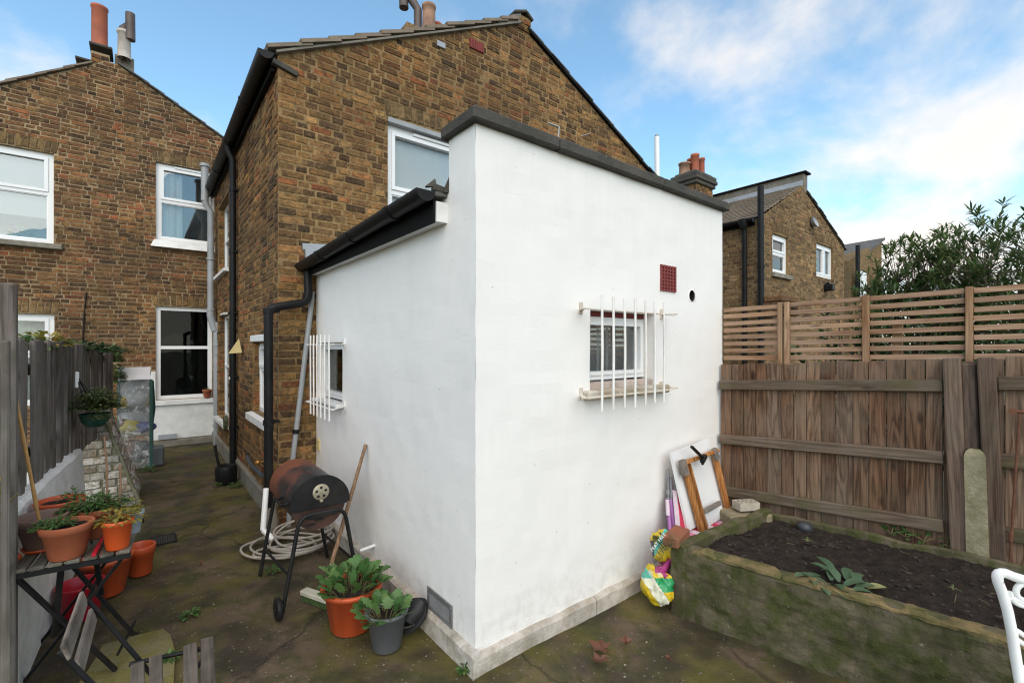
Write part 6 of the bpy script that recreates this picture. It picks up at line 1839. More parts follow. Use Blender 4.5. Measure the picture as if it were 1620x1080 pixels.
# ------------------------------------------------------------------ pots
def pot(name, label, c, r0, r1, h, mat, soil=True, rim=.03, group=None, cat='pot', ribs=0, lip=.006, drop=.02, tilt=None, m_soil_='soil'):
    c = Vector(c); t = thing(name, label, cat, c, group)
    R_ = Matrix.Rotation(R(tilt[0]), 3, 'X') @ Matrix.Rotation(R(tilt[1]), 3, 'Y') if tilt else None
    rz = lambda z: r0 + (r1 - r0) * z / h
    prof = [(0.001, 0), (r0 * .92, 0), (r0, .006), (rz(h - rim), h - rim), (rz(h - rim) + lip, h - rim + .003), (r1 + lip, h - .004), (r1 + lip - .003, h), (r1 - .004, h), (r1 - .008, h - .006), (rz(h * .5) - .01, h * .5), (r0 * .8, .012), (0.001, .012)]
    m = MB()
    if ribs:
        seg = ribs * 4; vs, fs = [], []
        for i, (r_, z) in enumerate(prof):
            for k in range(seg):
                a = 2 * math.pi * k / seg
                rr = r_ * (1 - (.035 if (k % 4 in (0, 1) and 2 <= i <= 3) else 0))
                q = Vector((rr * math.cos(a), rr * math.sin(a), z)); vs.append(c + (R_ @ q if R_ else q))
        for i in range(len(prof) - 1):
            for k in range(seg): fs.append((i * seg + k, i * seg + (k + 1) % seg, (i + 1) * seg + (k + 1) % seg, (i + 1) * seg + k))
        m.add(vs, fs, True)
    else: m.lathe(c, prof, 36, R_)
    m.build('body', M[mat] if isinstance(mat, str) else mat, t)
    if soil:
        m = MB(); zz = h - drop; rr = rz(zz) - .004
        vs = [Vector((0, 0, zz))]; nr = 6
        for i in range(1, nr + 1):
            for k in range(24):
                a = 2 * math.pi * k / 24; q = Vector((rr * i / nr * math.cos(a), rr * i / nr * math.sin(a), zz)); q.z += .006 * noise.noise((c + q) * 30); vs.append(q)
        fs = [(0, 1 + k, 1 + (k + 1) % 24) for k in range(24)] + [(1 + (i - 1) * 24 + k, 1 + i * 24 + k, 1 + i * 24 + (k + 1) % 24, 1 + (i - 1) * 24 + (k + 1) % 24) for i in range(1, nr) for k in range(24)]
        m.add([c + (R_ @ q if R_ else q) for q in vs], fs, True); m.build('potting_soil', M[m_soil_], t)
    return t
M['pot_orange'] = m_simple('orange_plastic', (.5, .075, .02), .42, .08, 8, .05, dirt=(.35, .12, .06), dirt_amt=.3)
M['pot_bright'] = m_simple('bright_orange_plastic', (.62, .085, .015), .4, .06, 8, .04, dirt=(.4, .14, .06), dirt_amt=.25)
M['pot_red'] = m_simple('red_plastic_bucket', (.42, .01, .025), .35, .08, 8, .04)
M['pot_brown'] = m_simple('faded_brown_plastic', (.17, .095, .07), .7, .15, 9, .1, dirt=(.27, .2, .17), dirt_amt=.4)
M['pot_grey'] = m_simple('grey_plastic_pot', (.105, .11, .118), .45, .08, 8, .05, dirt=(.2, .19, .17), dirt_amt=.2)
M['pot_blue'] = m_simple('blue_grey_pot', (.3, .34, .38), .5, .1, 8, .05)
pc = on_z(557, 990)
pot('plant_pot', 'ribbed orange red pot of kale by the broom and white wall', pc, .108, .142, .225, 'pot_orange', ribs=12, lip=.018, rim=.025)
rosette('kale', 'bushy green kale growing in the ribbed orange red pot', 'plant', pc + Vector((0, 0, .2)), .14, 64, .07, .06, .07, 'kale', 51, .3, stemh=.02, tilt=(.55, 1.6), spreadr=.85)
m = MB(); q = on_z(556, 928, .2); m.box(pc + Vector((-.068, -.146, .215)), (.025, .004, .016), Matrix.Rotation(R(-25), 3, 'Z')); m.box(pc + Vector((-.068, -.146, .215)), (.001, .001, .001))
pc = on_z(612, 1022)
pot('plant_pot', 'dark grey plastic pot of young kale beside the black shoe', pc, .07, .098, .19, 'pot_grey', lip=.01, rim=.02, drop=.035)
rosette('kale', 'young green kale leaning out of the dark grey pot', 'plant', pc + Vector((-.02, -.01, .16)), .1, 34, .07, .055, .055, 'kale', 57, .3, stemh=.02, tilt=(.4, 1.5), spreadr=.8)
# black shoe propped by the plinth
a = on_z(634, 1000, .015); b = on_x(668, 955, -.05)
sh = thing('rubber_shoe', 'black rubber shoe propped upright against the plinth', 'shoe', a)
d = (b - a).normalized(); L_ = (b - a).length + .03; s_ = d.cross(Vector((-1, -.6, .5))).normalized(); nn_ = s_.cross(d).normalized()
if nn_.x > 0: nn_ = -nn_
M['rubber'] = m_simple('black_rubber', (.012, .012, .013), .6, .3, 20, .15)
def sole(off, th, wsc):
    m = MB(); top, bot = [], []
    for k in range(28):
        t = k / 28 * 2 * math.pi; x = .5 - .5 * math.cos(t); w = (.045 + .012 * math.sin(x * 2.8) - .008 * math.cos(x * 6)) * wsc
        p = a + d * (L_ * x) + s_ * (w * (1 if t < math.pi else -1) * min(1, math.sqrt(max(0, x * (1 - x))) * 2.6))
        top.append(p + nn_ * (off + th)); bot.append(p + nn_ * off)
    m.face(top); m.face(bot[::-1])
    for k in range(28): m.face([bot[k], bot[(k + 1) % 28], top[(k + 1) % 28], top[k]])
    return m
sole(0, .022, 1.0).build('sole', M['rubber'], sh)
m = MB()
vs, fs = [], []
for i in range(9):
    x = .42 + .56 * i / 8
    for k in range(9):
        t = math.pi * k / 8; w = .047 * (1 if x < .8 else max(.25, 1 - (x - .8) * 3.2)); hgt = .055 * (1 - .6 * ((x - .42) / .56) ** 2)
        vs.append(a + d * (L_ * x) + s_ * w * math.cos(t) + nn_ * (.02 + hgt * math.sin(t)))
fs = [(i * 9 + k, (i + 1) * 9 + k, (i + 1) * 9 + k + 1, i * 9 + k + 1) for i in range(8) for k in range(8)]
m.add(vs, fs, True); m.build('upper', M['rubber'], sh)
m = MB(); m.tube(arc3(a + d * L_ * .45 + s_ * .045 + nn_ * .03, a + d * L_ * -.05 + nn_ * .09, a + d * L_ * .45 - s_ * .045 + nn_ * .03, 8), .008, 6); m.build('heel_strap', M['rubber'], sh)

# folding table with slatted top
TZ = .62
fl_ = on_z(12, 905, TZ); fr_ = on_z(207, 869, TZ)
tdir = (fr_ - fl_).normalized(); tback = Vector((-tdir.y, tdir.x, 0)); TW = (fr_ - fl_).length; TDp = .5
tab = thing('folding_table', 'black framed folding table with worn wooden slats holding the pots', 'table', (fl_ + fr_) / 2 * 1.0 - Vector((0, 0, TZ)))
M['table_slat'] = m_wood('worn_table_slat', 'X', [(0, (.11, .095, .075)), (.5, (.18, .155, .125)), (1, (.09, .085, .066))], (.06, .05, .04), .8, (.3, .28, .24), .4, (.07, .08, .035), .4)
na = 7
for i in range(na):
    w = TW / na
    me = piece_mesh('table_slat', TDp, w - .008, .014, .003, M['table_slat'], .001, i)
    c = fl_ + tdir * (w * (i + .5)) + tback * (TDp / 2) + Vector((0, 0, -.007))
    obj('slat', me, None, tab, c, (0, 0, math.atan2(tback.y, tback.x)))
def tb(a, b, w=.024, h=.012, name='frame_bar', mat='black_metal', up=(0, 0, 1)):
    m = MB(); m.bar(a, b, w, h, up); return m.build(name, M[mat], tab)
zf = Vector((0, 0, -.026))
tb(fl_ + tback * .01 + zf, fr_ + tback * .01 + zf, .012, .022, 'rail'); tb(fl_ + tback * (TDp - .01) + zf, fr_ + tback * (TDp - .01) + zf, .012, .022, 'rail')
def legp(P, Q, name='leg'):
    m = MB(); m.bar(P, Q, .012, .026, tuple(tback)); return m.build(name, M['black_metal'], tab)
y1_, y2_ = .02, TDp - .04
F = lambda u, v, z: fl_ + tdir * u + tback * v + Vector((0, 0, z - TZ))
# crossed legs in the long direction, front and back pairs
g1, g2 = on_z(214, 1006), on_z(34, 1082)
g3, g4 = on_z(186, 1062), on_z(-40, 1100)
legp(F(.02, y1_, TZ - .035), g3 + Vector((0, 0, .0))); legp(F(TW - .03, y1_, TZ - .035), g2)
legp(F(.02, y2_, TZ - .035), g1); legp(F(TW - .03, y2_, TZ - .035), g2 + tback * (TDp * .7) - tdir * .02)
m = MB(); m.tube([g1 + Vector((0, 0, .08)), g3 + Vector((0, 0, .08))], .006, 8); m.build('stretcher', M['black_metal'], tab)
tb(g1 - tdir * .02 + Vector((0, 0, .008)), g1 + tdir * .015 + Vector((0, 0, .008)), .03, .014, 'foot')
zz = TZ * .5
c1_ = F(TW * .52, y1_ + .012, TZ * .56); c2_ = F(TW * .52, y2_ + .012, TZ * .56)
m = MB(); m.tube([c1_ - tback * .02, c2_], .007, 8); m.build('pivot_rod', M['black_metal'], tab)
tb(F(TW * .38, .06, TZ - .03), F(TW * .3, .1, TZ * .45), .02, .01, 'prop'); tb(F(TW * .55, .3, TZ - .03), F(TW * .6, .36, TZ * .5), .02, .01, 'prop')
# pots on the table
GP = 'pots on the folding table'
def pt(px, py): return on_z(px, py, TZ + .001)
p = pt(106, 880)
pot('flower_pot', 'large weathered terracotta pot at the front of the folding table', p, .058, .084, .142, 'terracotta', rim=.034, group=GP)
clump('herb', 'green ferny herb spilling over the left rim of the terracotta pot', 'plant', p + Vector((-.035, .005, .128)), .07, .05, .03, 260, .024, .01, 'herb', 61)
p = pt(66, 868)
pot('flower_pot', 'faded brown plastic pot with a bamboo cane on the table', p + Vector((0, 0, .008)), .054, .086, .14, 'pot_brown', rim=.036, group=GP, drop=.05)
cz = p + Vector((.02, -.01, .04)); top_ = at_depth(19, 601, 1.9)
q = at_depth(60, 812, 2.0)
m = MB(); nn = 12; d = (top_ - q); q0 = q - d * .3
m.tube([q0.lerp(top_, i / nn) for i in range(nn + 1)], [.0062 + (.0012 if i in (4, 8) else 0) for i in range(nn + 1)], 10)
tag(m.build('bamboo_cane', M['cane']), 'bamboo cane standing in the brown pot and tilting to the fence', 'cane')
m = MB(); m.lathe(p, [(0, 0), (.056, 0), (.066, .016), (.063, .016), (.055, .005), (0, .005)], 30)
tag(m.build('saucer', M['pot_orange']), 'orange saucer under the faded brown pot', 'saucer')
q = pt(26, 888); m = MB(); m.lathe(q + Vector((0, 0, .017)), [(0, -.017), (.012, -.013), (.0175, 0), (.012, .013), (.003, .016), (0, .0165)], 18)
tag(m.build('tomato', m_simple('ripe_tomato', (.5, .08, .02), .35, .15, 9, .03)), 'small orange tomato on the left end of the table', 'tomato')
p = pt(186, 866)
pot('flower_pot', 'bright orange plastic pot of yellowing leaves at the table corner', p, .041, .054, .125, 'pot_bright', rim=.022, group=GP)
clump('yellowing_plant', 'straggly yellowing plant in the bright orange pot', 'plant', p + Vector((0, 0, .105)), .085, .06, .055, 160, .026, .015, 'yellowing', 62)
p = pt(152, 848)
pot('flower_pot', 'red clay pot of green herbs behind the terracotta pot', p, .05, .07, .135, 'terracotta', rim=.03, group=GP)
clump('herb', 'bright green herb in the middle pot below the two stems', 'plant', p + Vector((0, 0, .12)), .125, .08, .06, 620, .026, .012, 'herb', 63)
for (x0, y0, x1, y1, lab) in ((170, 795, 165, 690, 'taller bare brown stem rising from the middle pot'), (188, 790, 190, 735, 'shorter pinkish bare stem rising beside the taller one')):
    a = at_depth(x0, y0, 2.2); b = at_depth(x1, y1, 2.22); m = MB(); m.tube([a - Vector((0, 0, .08)), a.lerp(b, .5) + Vector((.004, 0, 0)), b], [.005, .0045, .0035], 7)
    tag(m.build('bare_twig', m_simple('bare_stem', (.22, .12, .07), .7, .3, 15, .15)), lab, 'twig')
p = pt(100, 846)
pot('flower_pot', 'wide orange pot at the back of the table beside the low wall', p + Vector((-.02, .1, 0)), .06, .088, .145, 'pot_orange', rim=.03, group=GP, m_soil_='soil')
clump('seedling', 'small dark seedling in the wide orange back pot', 'plant', p + Vector((.02, .08, .135)), .05, .04, .05, 60, .022, .012, 'herb', 64)
p = pt(208, 842)
pot('flower_pot', 'small blue grey pot at the right back of the table', p, .034, .044, .1, 'pot_blue', rim=.02, group=GP)
clump('herb', 'pale sprig in the small blue grey pot', 'plant', p + Vector((0, 0, .09)), .06, .05, .06, 60, .026, .013, 'yellowing', 65)
tr = thing('hand_trowel', 'red handled trowel lying on the table beside the terracotta pot', 'trowel', pt(157, 868))
a, b = pt(148, 882), pt(163, 856); a.z += .012; b.z += .016
m = MB(); m.tube([a, a.lerp(b, .5), b], [.008, .0095, .007], 8); m.build('handle', M['pot_red'], tr)
m = MB(); m.tube([b, b + (b - a) * .4], .003, 6); m.build('tang', M['pole_grey'], tr)
# pots under and beside the table
p = on_z(222, 907); pot('plant_pot', 'plain terracotta coloured plastic pot on the ground right of the table', p, .062, .078, .19, 'pot_orange', soil=False, rim=.055, group='pots under the table')
p = on_z(168, 938); pot('plant_pot', 'ribbed terracotta coloured pot half hidden behind the red bucket', p, .088, .128, .225, 'pot_orange', ribs=14, rim=.03, group='pots under the table', drop=.03)
p = on_z(127, 975); pot('bucket', 'round bright red bucket standing under the folding table', p, .082, .105, .19, 'pot_red', soil=False, rim=.02, cat='bucket', lip=.002)

# foreground folding chair
chx = thing('folding_chair', 'folding chair with worn grey slats in the near left corner', 'chair', (-1.15, .15, 0))
M['chair_slat'] = m_wood('worn_chair_slat', 'X', [(0, (.2, .165, .135)), (.5, (.27, .22, .18)), (1, (.17, .14, .115))], (.07, .052, .042), .8, (.34, .3, .26), .5, (.08, .08, .045), .2)
M['seat_slat'] = m_wood('dark_worn_seat_slat', 'X', [(0, (.09, .07, .055)), (.5, (.14, .11, .09)), (1, (.08, .066, .053))], (.03, .022, .018), .8, (.2, .17, .14), .5)
def bar_obj(name, A, B, w, h, mat, root, up=(0, 0, 1), seed=0):
    A, B = Vector(A), Vector(B); x = (B - A); L_ = x.length; x.normalize(); y = Vector(up).cross(x).normalized(); z = x.cross(y)
    me = piece_mesh(name, L_, w, h, .003, M[mat], .001, seed)
    return obj(name, me, None, root, (A + B) / 2, Matrix((x, y, z)).transposed().to_euler())
dt = at_depth
bar_obj('back_slat', dt(103, 1032, 1.3), dt(133, 945, 1.62), .012, .05, 'chair_slat', chx, (-.3, 0, 1), 1)
bar_obj('back_slat', dt(124, 1058, 1.32), dt(147, 972, 1.62), .012, .05, 'chair_slat', chx, (-.3, 0, 1), 2)
sz = .38
for i, (xa_, xb_, y_) in enumerate(((207, 228, 1050), (236, 256, 1038), (290, 312, 1020), (317, 338, 1010))):
    A = on_z((xa_ + xb_) / 2, y_, sz); w = (on_z(xb_, y_, sz) - on_z(xa_, y_, sz)).length
    B = A + (on_z((xa_ + xb_) / 2 + 1.5, y_ + 60, sz) - A).normalized() * .36
    bar_obj('seat_slat', A, B, w * .8, .014, 'seat_slat', chx, (0, 0, 1), 4 + i)
def ct(a, b, r_=.008, name='frame_tube'):
    m = MB(); m.tube([a, b], r_, 8); m.build(name, M['black_metal'], chx)
A, B = on_z(205, 1050, sz - .018), on_z(335, 1022, sz - .018); ct(A, B, .008, 'seat_rail'); A2 = A + Vector((.02, -.3, 0)); B2 = B + Vector((.02, -.3, 0)); ct(A2, B2, .008, 'seat_rail')
bt_ = dt(98, 1025, 1.3); bf = dt(131, 938, 1.63)
ct(dt(95, 1030, 1.3), Vector((-1.02, -.02, .0))); ct(dt(140, 950, 1.62), Vector((-1.02, .36, .0)))
ct(Vector((-1.25, .36, 0)), B + Vector((.0, .0, 0))); ct(Vector((-1.25, -.02, 0)), B2)
ct(Vector((-1.02, -.02, .03)), Vector((-1.02, .36, .03))); ct(Vector((-1.25, -.02, .03)), Vector((-1.25, .36, .03)))

# white cast chair at the right edge
wc = thing('cast_metal_chair', 'white cast metal garden chair cut off at the right edge', 'chair', (1.2, -1.7, 0))
WD = 1.5
wdir = (RGT * .97 - FWD * .22).normalized()
W0 = at_depth(1579, 912, WD); wn_ = wdir.cross(Vector((0, 0, 1))).normalized()
def onW(px, py): return on_plane(px, py, W0, wn_)
m = MB()
left = [onW(1618, 1096), onW(1613, 1075), onW(1607, 1040), onW(1601, 1000), onW(1594, 965), onW(1586, 938), onW(1579, 920)]
corner = arc3(onW(1579, 920), onW(1574, 903), onW(1590, 906), 5)
topc = [onW(1605, 912), onW(1625, 918)]
cx_ = W0 + wdir * .21
mir = lambda p: p + wdir * (2 * (cx_ - p).dot(wdir))
half_ = left + corner + topc
full = half_ + [mir(q) for q in reversed(half_)]
m.tube(full, .0145, 10); m.build('back_frame', M['white_paint'], wc)
def scroll(cx0, cy0, r0, turns=1.5, start=0, name='scroll'):
    c = onW(cx0, cy0); pts = []
    for k in range(int(28 * turns)):
        a = start + 2 * math.pi * k / 28; rr = r0 * (1 - .55 * k / (28 * turns)); pts.append(c + wdir * rr * math.cos(a) + Vector((0, 0, rr * math.sin(a))))
    for f in (lambda q: q, mir):
        m = MB(); m.tube([f(q) for q in pts], .0085, 8); m.build(name, M['white_paint'], wc)
scroll(1624, 938, .045, 1.4, math.pi)
for y0 in (948, 998, 1012, 1050):
    m = MB(); a = onW(1594 + (y0 - 948) * .17, y0 - 3); b = onW(1622, y0 + 8); m.tube(arc3(a, onW(1606, y0 - 4), b, 5) + [mir(q) for q in reversed(arc3(a, onW(1606, y0 - 4), b, 5))], .008, 8); m.build('back_bar', M['white_paint'], wc)
seatz = .38; sc0 = left[0].copy(); sc0.z = seatz; sd_ = (-wn_ if wn_.dot(FWD) < 0 else wn_) * -1
m = MB(); cs = cx_.copy(); cs.z = seatz; cs = cs + sd_ * .2
m.box(cs, (.42, .4, .02), Matrix((wdir, wn_, Vector((0, 0, 1)))).transposed(), .006); m.build('seat', M['white_paint'], wc)
for s1 in (-1, 1):
    for s2 in (-1, 1):
        m = MB(); a = cs + wdir * .19 * s1 + sd_ * .18 * s2; b = a + wdir * .03 * s1 + sd_ * .03 * s2; b.z = 0; m.tube([a, b], .013, 8); m.build('leg', M['white_paint'], wc)

# ------------------------------------------------------------------ passage: drain, watering can, basket, ivy, greenhouse
c = on_z(259, 853, .004); ex_, ey_ = Vector((1, 0, 0)), Vector((0, 1, 0)); W_, D_ = .15, .2
dg_ = thing('drain_cover', 'square dark metal drain grate set in the passage floor', 'drain', (c.x, c.y, 0))
m = MB(); rt_ = Matrix((ex_, ey_, Vector((0, 0, 1)))).transposed()
for s1 in (-1, 1): m.box(c + ex_ * s1 * W_ / 2, (.014, D_, .012), rt_); m.box(c + ey_ * s1 * (D_ / 2 - .007), (W_ - .014, .013, .0115), rt_)
m.build('frame', M['black_metal'], dg_)
for j in range(7):
    m = MB(); m.box(c + ey_ * (-D_ / 2 + D_ * (j + 1) / 8) - Vector((0, 0, .0005)), (W_ - .014, .006, .008), rt_); m.build('grate_bar', m_simple('worn_iron', (.05, .045, .042), .6, .3, 20, .2, .3), dg_)
for i in range(9):
    m = MB(); m.box(c + ex_ * (-W_ / 2 + W_ * (i + 1) / 10), (.008, D_ - .028, .009), rt_); m.build('grate_bar', m_simple('worn_iron', (.05, .045, .042), .6, .3, 20, .2, .3), dg_)
m = MB(); m.box(c - Vector((0, 0, .0035)), (W_, D_, .005), rt_); m.build('sump', M['void'], dg_)
p = on_z(358, 764)
wcn = thing('plastic_tub', 'squat black plastic tub with upright handle by the downpipe', 'tub', p)
m = MB(); m.lathe(p, [(.001, 0), (.085, 0), (.1, .02), (.11, .16), (.1, .19), (.085, .2), (.08, .19), (.001, .18)], 20); m.build('body', M['black_pvc'], wcn)
m = MB(); m.tube([p + Vector((-.06, .03, .17)), p + Vector((-.085, .05, .3)), p + Vector((-.1, .06, .42))], [.016, .012, .016], 8); m.build('handle', M['black_pvc'], wcn)
# hanging basket
hd = at_depth(152, 640, 3.3)
hb = thing('hanging_basket', 'green plastic hanging bowl on the left fence', 'basket', at_depth(150, 672, 3.3))
k = 3.3 / FPX / 1.33
m = MB(); m.lathe(at_depth(150, 674, 3.3), [(.001, 0), (14 * k, 0), (22 * k, 12 * k), (26 * k, 26 * k), (27.5 * k, 27 * k), (25 * k, 27 * k), (23 * k, 20 * k), (.001, 20 * k)], 28); m.build('bowl', m_simple('dark_green_plastic', (.01, .07, .05), .45, .2, 6, .05), hb)
m = MB(); tp = at_depth(119, 585, 3.2); tp2 = at_depth(122, 596, 3.22)
for px, py, dd in ((137, 648, 3.2), (165, 648, 3.25), (152, 648, 3.35)): m.tube([at_depth(px, py, dd), tp2], .004, 5)
m.build('chain', M['black_metal'], hb)
m = MB(); m.box(tp2 + Vector((0, 0, -.02)), (.03, .02, .11), Matrix.Rotation(ROTL, 3, 'Z'), .004); m.build('hook_tag', M['upvc'], hb)
clump('trailing_plant', 'bushy green trailing plant spilling over the hanging bowl', 'plant', at_depth(153, 648, 3.3), .15, .15, .15, 1500, .032, .014, 'basket_leaf', 71, droop=.9)
clump('trailing_plant', 'strand of small leaves hanging down the front of the green bowl', 'plant', at_depth(158, 664, 3.19), .07, .04, .04, 90, .026, .014, 'basket_leaf', 72, droop=.9)
# ivy along the top of the left fence
for i, (px, py, dd, rx, ry, rz, nn, mt, lab) in enumerate(((50, 548, 2.75, .12, .12, .07, 160, 'ivy', 'dark ivy on the fence top nearest the tall post'), (72, 545, 3.0, .16, .12, .1, 220, 'yellowing', 'pale variegated ivy tuft standing above the slat fence'), (120, 552, 3.9, .3, .14, .08, 420, 'laurel', 'flat dark green ivy along the middle of the slat fence'), (150, 556, 4.6, .3, .14, .08, 380, 'laurel', 'low dark ivy towards the far end of the slat fence'), (184, 570, 5.7, .12, .12, .2, 420, 'ivy', 'ivy hanging over the far end of the slat fence'))):
    c = at_depth(px, py, dd)
    clump('ivy', lab, 'ivy', c - Vector((.03, 0, .02)), rx if i < 4 else .1, .25, rz, nn, .05, .04, mt, 80 + i, 'ivy on the left fence')
clump('ivy', 'trailing end of ivy beside the plastic greenhouse', 'ivy', at_depth(183, 590, 5.6) - Vector((0, 0, .12)), .09, .12, .22, 240, .05, .04, 'ivy', 88, 'ivy on the left fence')
# sprig at the left edge
a = at_depth(-12, 835, 1.75); m = MB(); t = thing('twig', 'thin green yellow twig poking in at the left edge', 'twig', a)
m.tube([a, at_depth(5, 805, 1.75), at_depth(28, 780, 1.75)], .003, 5); m.tube([at_depth(5, 805, 1.75), at_depth(6, 770, 1.75)], .0022, 5); m.build('stem', M['stem'], t)
m = MB(); rn = random.Random(3)
for i in range(26): leaf(m, at_depth(rn.uniform(-8, 14), rn.uniform(758, 800), 1.75 + rn.uniform(-.05, .05)), rand_dir(rn), .03, .014, .4, .2, 3, None, 0, rn)
tag(m.build('foliage', M['yellowing'], t), kind='stuff')
m = MB(); m.tube(arc3(at_depth(-5, 622, 1.9), at_depth(10, 640, 1.9), at_depth(30, 645, 1.95), 8), .0015, 4); m.tube(arc3(at_depth(-5, 636, 1.9), at_depth(10, 650, 1.9), at_depth(30, 652, 1.95), 8), .0015, 4)
tag(m.build('tie_wire', M['upvc']), 'pale wire looped from the fence post to the bamboo cane', 'wire')
# plastic greenhouse
gd = 5.75
gh = thing('mini_greenhouse', 'small zip up plastic greenhouse full of bags beside the white panel', 'greenhouse', ground_at(213, gd))
GX = Vector((1, 0, 0)); GYv = Vector((0, 1, 0))
gl, gr_ = at_depth(186, 585, gd), at_depth(237, 585, gd)
g0 = ground_at(190, gd); wgh = (gr_ - gl).dot(GX) / 1.0
gw = .52; gdp = .34; gh_ = zat(583, gd)
gb = at_depth(238, 700, gd); GO = Vector((on_y(187, 700, gb.y).x, gb.y, 0)); gw = gb.x - GO.x
M['gh_frame'] = m_simple('green_tube', (.02, .075, .06), .5, .2, 8, .05)
def gp(u, v, z): return GO + Vector((u * gw, v * gdp, z))
for u in (0, 1):
    for v in (0, 1):
        m = MB(); m.tube([gp(u, v, 0), gp(u, v, gh_ - (.14 if v == 0 else 0))], .01, 8); m.build('post', M['gh_frame'], gh)
for z in (.12, .42, .72, gh_ - .14):
    m = MB()
    for a, b in (((0, 0), (1, 0)), ((1, 0), (1, 1)), ((1, 1), (0, 1)), ((0, 1), (0, 0))): m.tube([gp(*a, z), gp(*b, z)], .007, 6)
    m.build('shelf_rail', M['gh_frame'], gh)
    if z < .9:
        m = MB()
        for i in range(12): m.tube([gp(i / 11, .02, z), gp(i / 11, .98, z)], .003, 5)
        tag(m.build('shelf_wires', M['gh_frame'], gh), kind='stuff')
def m_cover():
    n = N('clear_plastic_film'); o = n.pos()
    tr = n.n('BsdfTransparent'); n.put(tr.inputs[0], (.93, .95, .95, 1))
    nz = n.noise(o, 14, 5, .6, .8); w2 = n.noise(n.scale(o, (1, 1, .5)), 30, 4, .6, 1.0)
    n.set((.78, .78, .8), .2, n.bump(w2, .9, .03))
    mx = n.n('MixShader'); n.put(mx.inputs[0], n.ramp(nz, [(.35, .1), (.55, .22), (.72, .8)]))
    n.t.links.new(tr.outputs[0], mx.inputs[1]); n.t.links.new(n.b.outputs[0], mx.inputs[2]); n.t.links.new(mx.outputs[0], n.out.inputs[0])
    return n.m
M['cover'] = m_cover()
m = MB(); e = .02
def film(f, nu=22, nv=40):
    vs = []
    for j in range(nv + 1):
        for i in range(nu + 1):
            p = f(i / nu, j / nv); vs.append(p + Vector((noise.noise(p * 6), noise.noise(p * 6 + Vector((4, 0, 0))), 0)) * .016)
    m.add(vs, [(j * (nu + 1) + i, j * (nu + 1) + i + 1, (j + 1) * (nu + 1) + i + 1, (j + 1) * (nu + 1) + i) for j in range(nv) for i in range(nu)], True)
film(lambda a, b: gp(a * 1.04 - .02, -.04, .02 + b * (gh_ - .15))); film(lambda a, b: gp(1.03, a * 1.04 - .02, .02 + b * (gh_ - .15 + .13 * a)), 14); film(lambda a, b: gp(-.03, a * 1.04 - .02, .02 + b * (gh_ - .15 + .13 * a)), 14)
m.build('cover', M['cover'], gh)
m = MB(); film(lambda a, b: gp(a * 1.04 - .02, 1.04, .5 + b * (gh_ - .5))); m.build('back_film', m_simple('grey_back_film', (.5, .5, .52), .5, .2, 20, .3), gh)
m = MB(); film(lambda a, b: gp(a * 1.04 - .02, b * 1.06 - .04, gh_ - .13 + .14 * b), 20, 16); m.build('roof_film', m_simple('cloudy_film', (.62, .62, .64), .35, .08, 20, .3), gh)
m = MB(); m.bar(gp(1.02, -.05, 0), gp(1.02, -.05, gh_ - .13), .03, .012, (0, 1, 0)); m.tube([gp(1.05, .1, gh_ - .15), gp(1.06, .2, gh_ - .5), gp(1.04, .0, gh_ - .75)], [.02, .035, .01], 8); m.build('zip_edge', M['gh_frame'], gh)
GG = 'things inside the plastic greenhouse'
def ghblob(u, v, z, r, col, lab, cat, name, sq=(1, 1, 1), rough=.5):
    vs, fs = blob(gp(u, v, z), r * sq[0], r * sq[1], r * sq[2], u * 9 + z * 5, 20, 14, .2); m = MB(); m.add(vs, fs, True)
    tag(m.build(name, m_simple(name + '_skin', col, rough, .15, 12, .1)), lab, cat, GG)
ghblob(.2, .35, .82, .06, (.5, .33, .03), 'yellow spray bottle on the top greenhouse shelf', 'bottle', 'spray_bottle', (.7, .7, 1.2))
ghblob(.55, .4, .84, .12, (.45, .46, .46), 'pale grey bag on the top greenhouse shelf', 'bag', 'plastic_bag', (1, .7, 1))
ghblob(.85, .35, .82, .07, (.5, .36, .2), 'tan packet on the right of the top greenhouse shelf', 'packet', 'seed_packet', (.7, .6, 1.2))
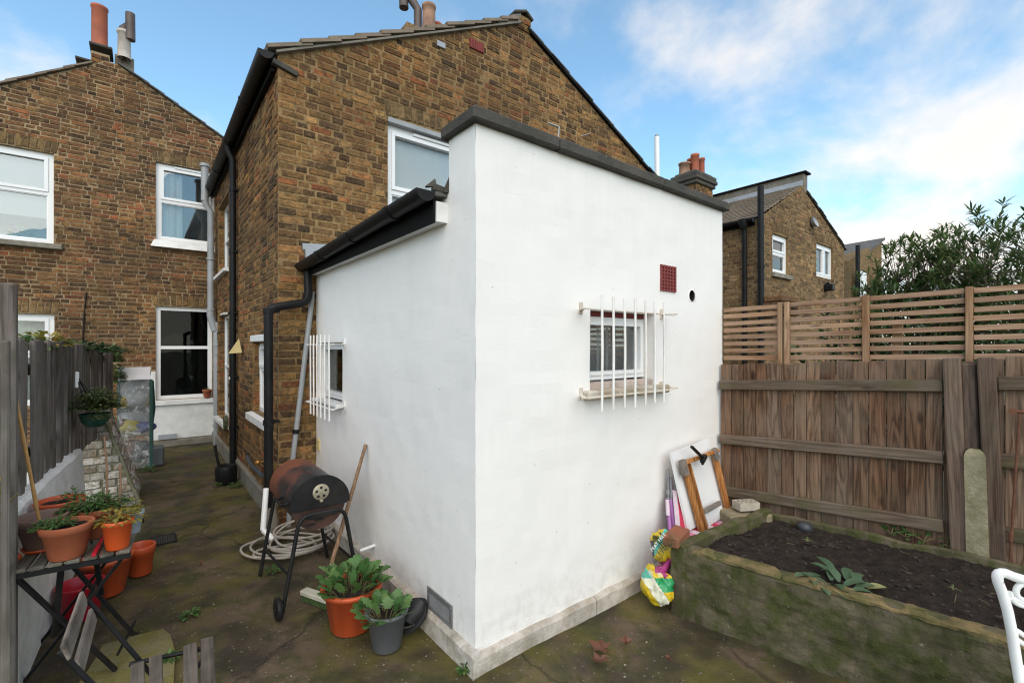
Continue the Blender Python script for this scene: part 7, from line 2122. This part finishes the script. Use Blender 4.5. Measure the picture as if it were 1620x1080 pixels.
ghblob(.7, .4, .5, .12, (.08, .1, .25), 'dark blue tray on the middle greenhouse shelf', 'tray', 'seed_tray', (1.2, .8, .55))
ghblob(.35, .3, .52, .1, (.45, .36, .05), 'yellow green bag on the middle greenhouse shelf', 'bag', 'plastic_bag', (1, .7, .8))
ghblob(.12, .4, .55, .07, (.12, .03, .02), 'brown pot on the left of the middle shelf', 'pot', 'plant_pot', (1, 1, .9))
ghblob(.3, .4, .22, .12, (.13, .05, .02), 'rusty brown sack at the bottom of the greenhouse', 'sack', 'sack', (.8, .8, 1.1))
ghblob(.7, .4, .2, .13, (.04, .04, .045), 'black bag at the bottom of the greenhouse', 'bag', 'plastic_bag', (1, .8, 1))
p = gp(1.2, .5, 0)
m = MB(); m.box(p + Vector((0, 0, .12)), (.16, .2, .24), None, .02); m.tube([p + Vector((-.04, 0, .24)), p + Vector((-.04, 0, .5))], .012, 8)
tag(m.build('grey_crate', m_simple('grey_crate_plastic', (.1, .11, .12), .5, .2, 8, .05)), 'grey plastic crate on the ground right of the mini greenhouse', 'crate')
# tiny pot on the kitchen sill
p = on_y(327.5, 633, BACK - .03); p.z = lr[2] + .0
pot('flower_pot', 'tiny terracotta pot on the kitchen window sill', p, .042, .06, .125, 'terracotta', rim=.03)
clump('cactus', 'little dark plant in the tiny pot on the window sill', 'plant', p + Vector((0, 0, .11)), .03, .03, .05, 40, .03, .012, 'laurel', 95)
# weeds in the passage
for i, (px, py, sc_, lab) in enumerate(((372, 770, 1.0, 'weeds at the foot of the black downpipe'), (345, 768, .8, 'weeds behind the squat black tub'), (234, 745, 1.3, 'weeds at the foot of the mini greenhouse'), (430, 905, .6, 'weeds beneath the barrel barbecue'), (300, 975, .5, 'tiny weed beside the mossy paving slab'), (42, 1015, .8, 'weed at the foot of the low white wall'), (270, 1045, .5, 'weed at the corner of the mossy paving slab'), (735, 1062, .4, 'weed at the front corner of the white extension'))):
    clump('weed', lab, 'weed', on_z(px, py), .07 * sc_, .06 * sc_, .05 * sc_, int(70 * sc_) + 12, .03, .014, 'herb', 100 + i, 'weeds in the passage')
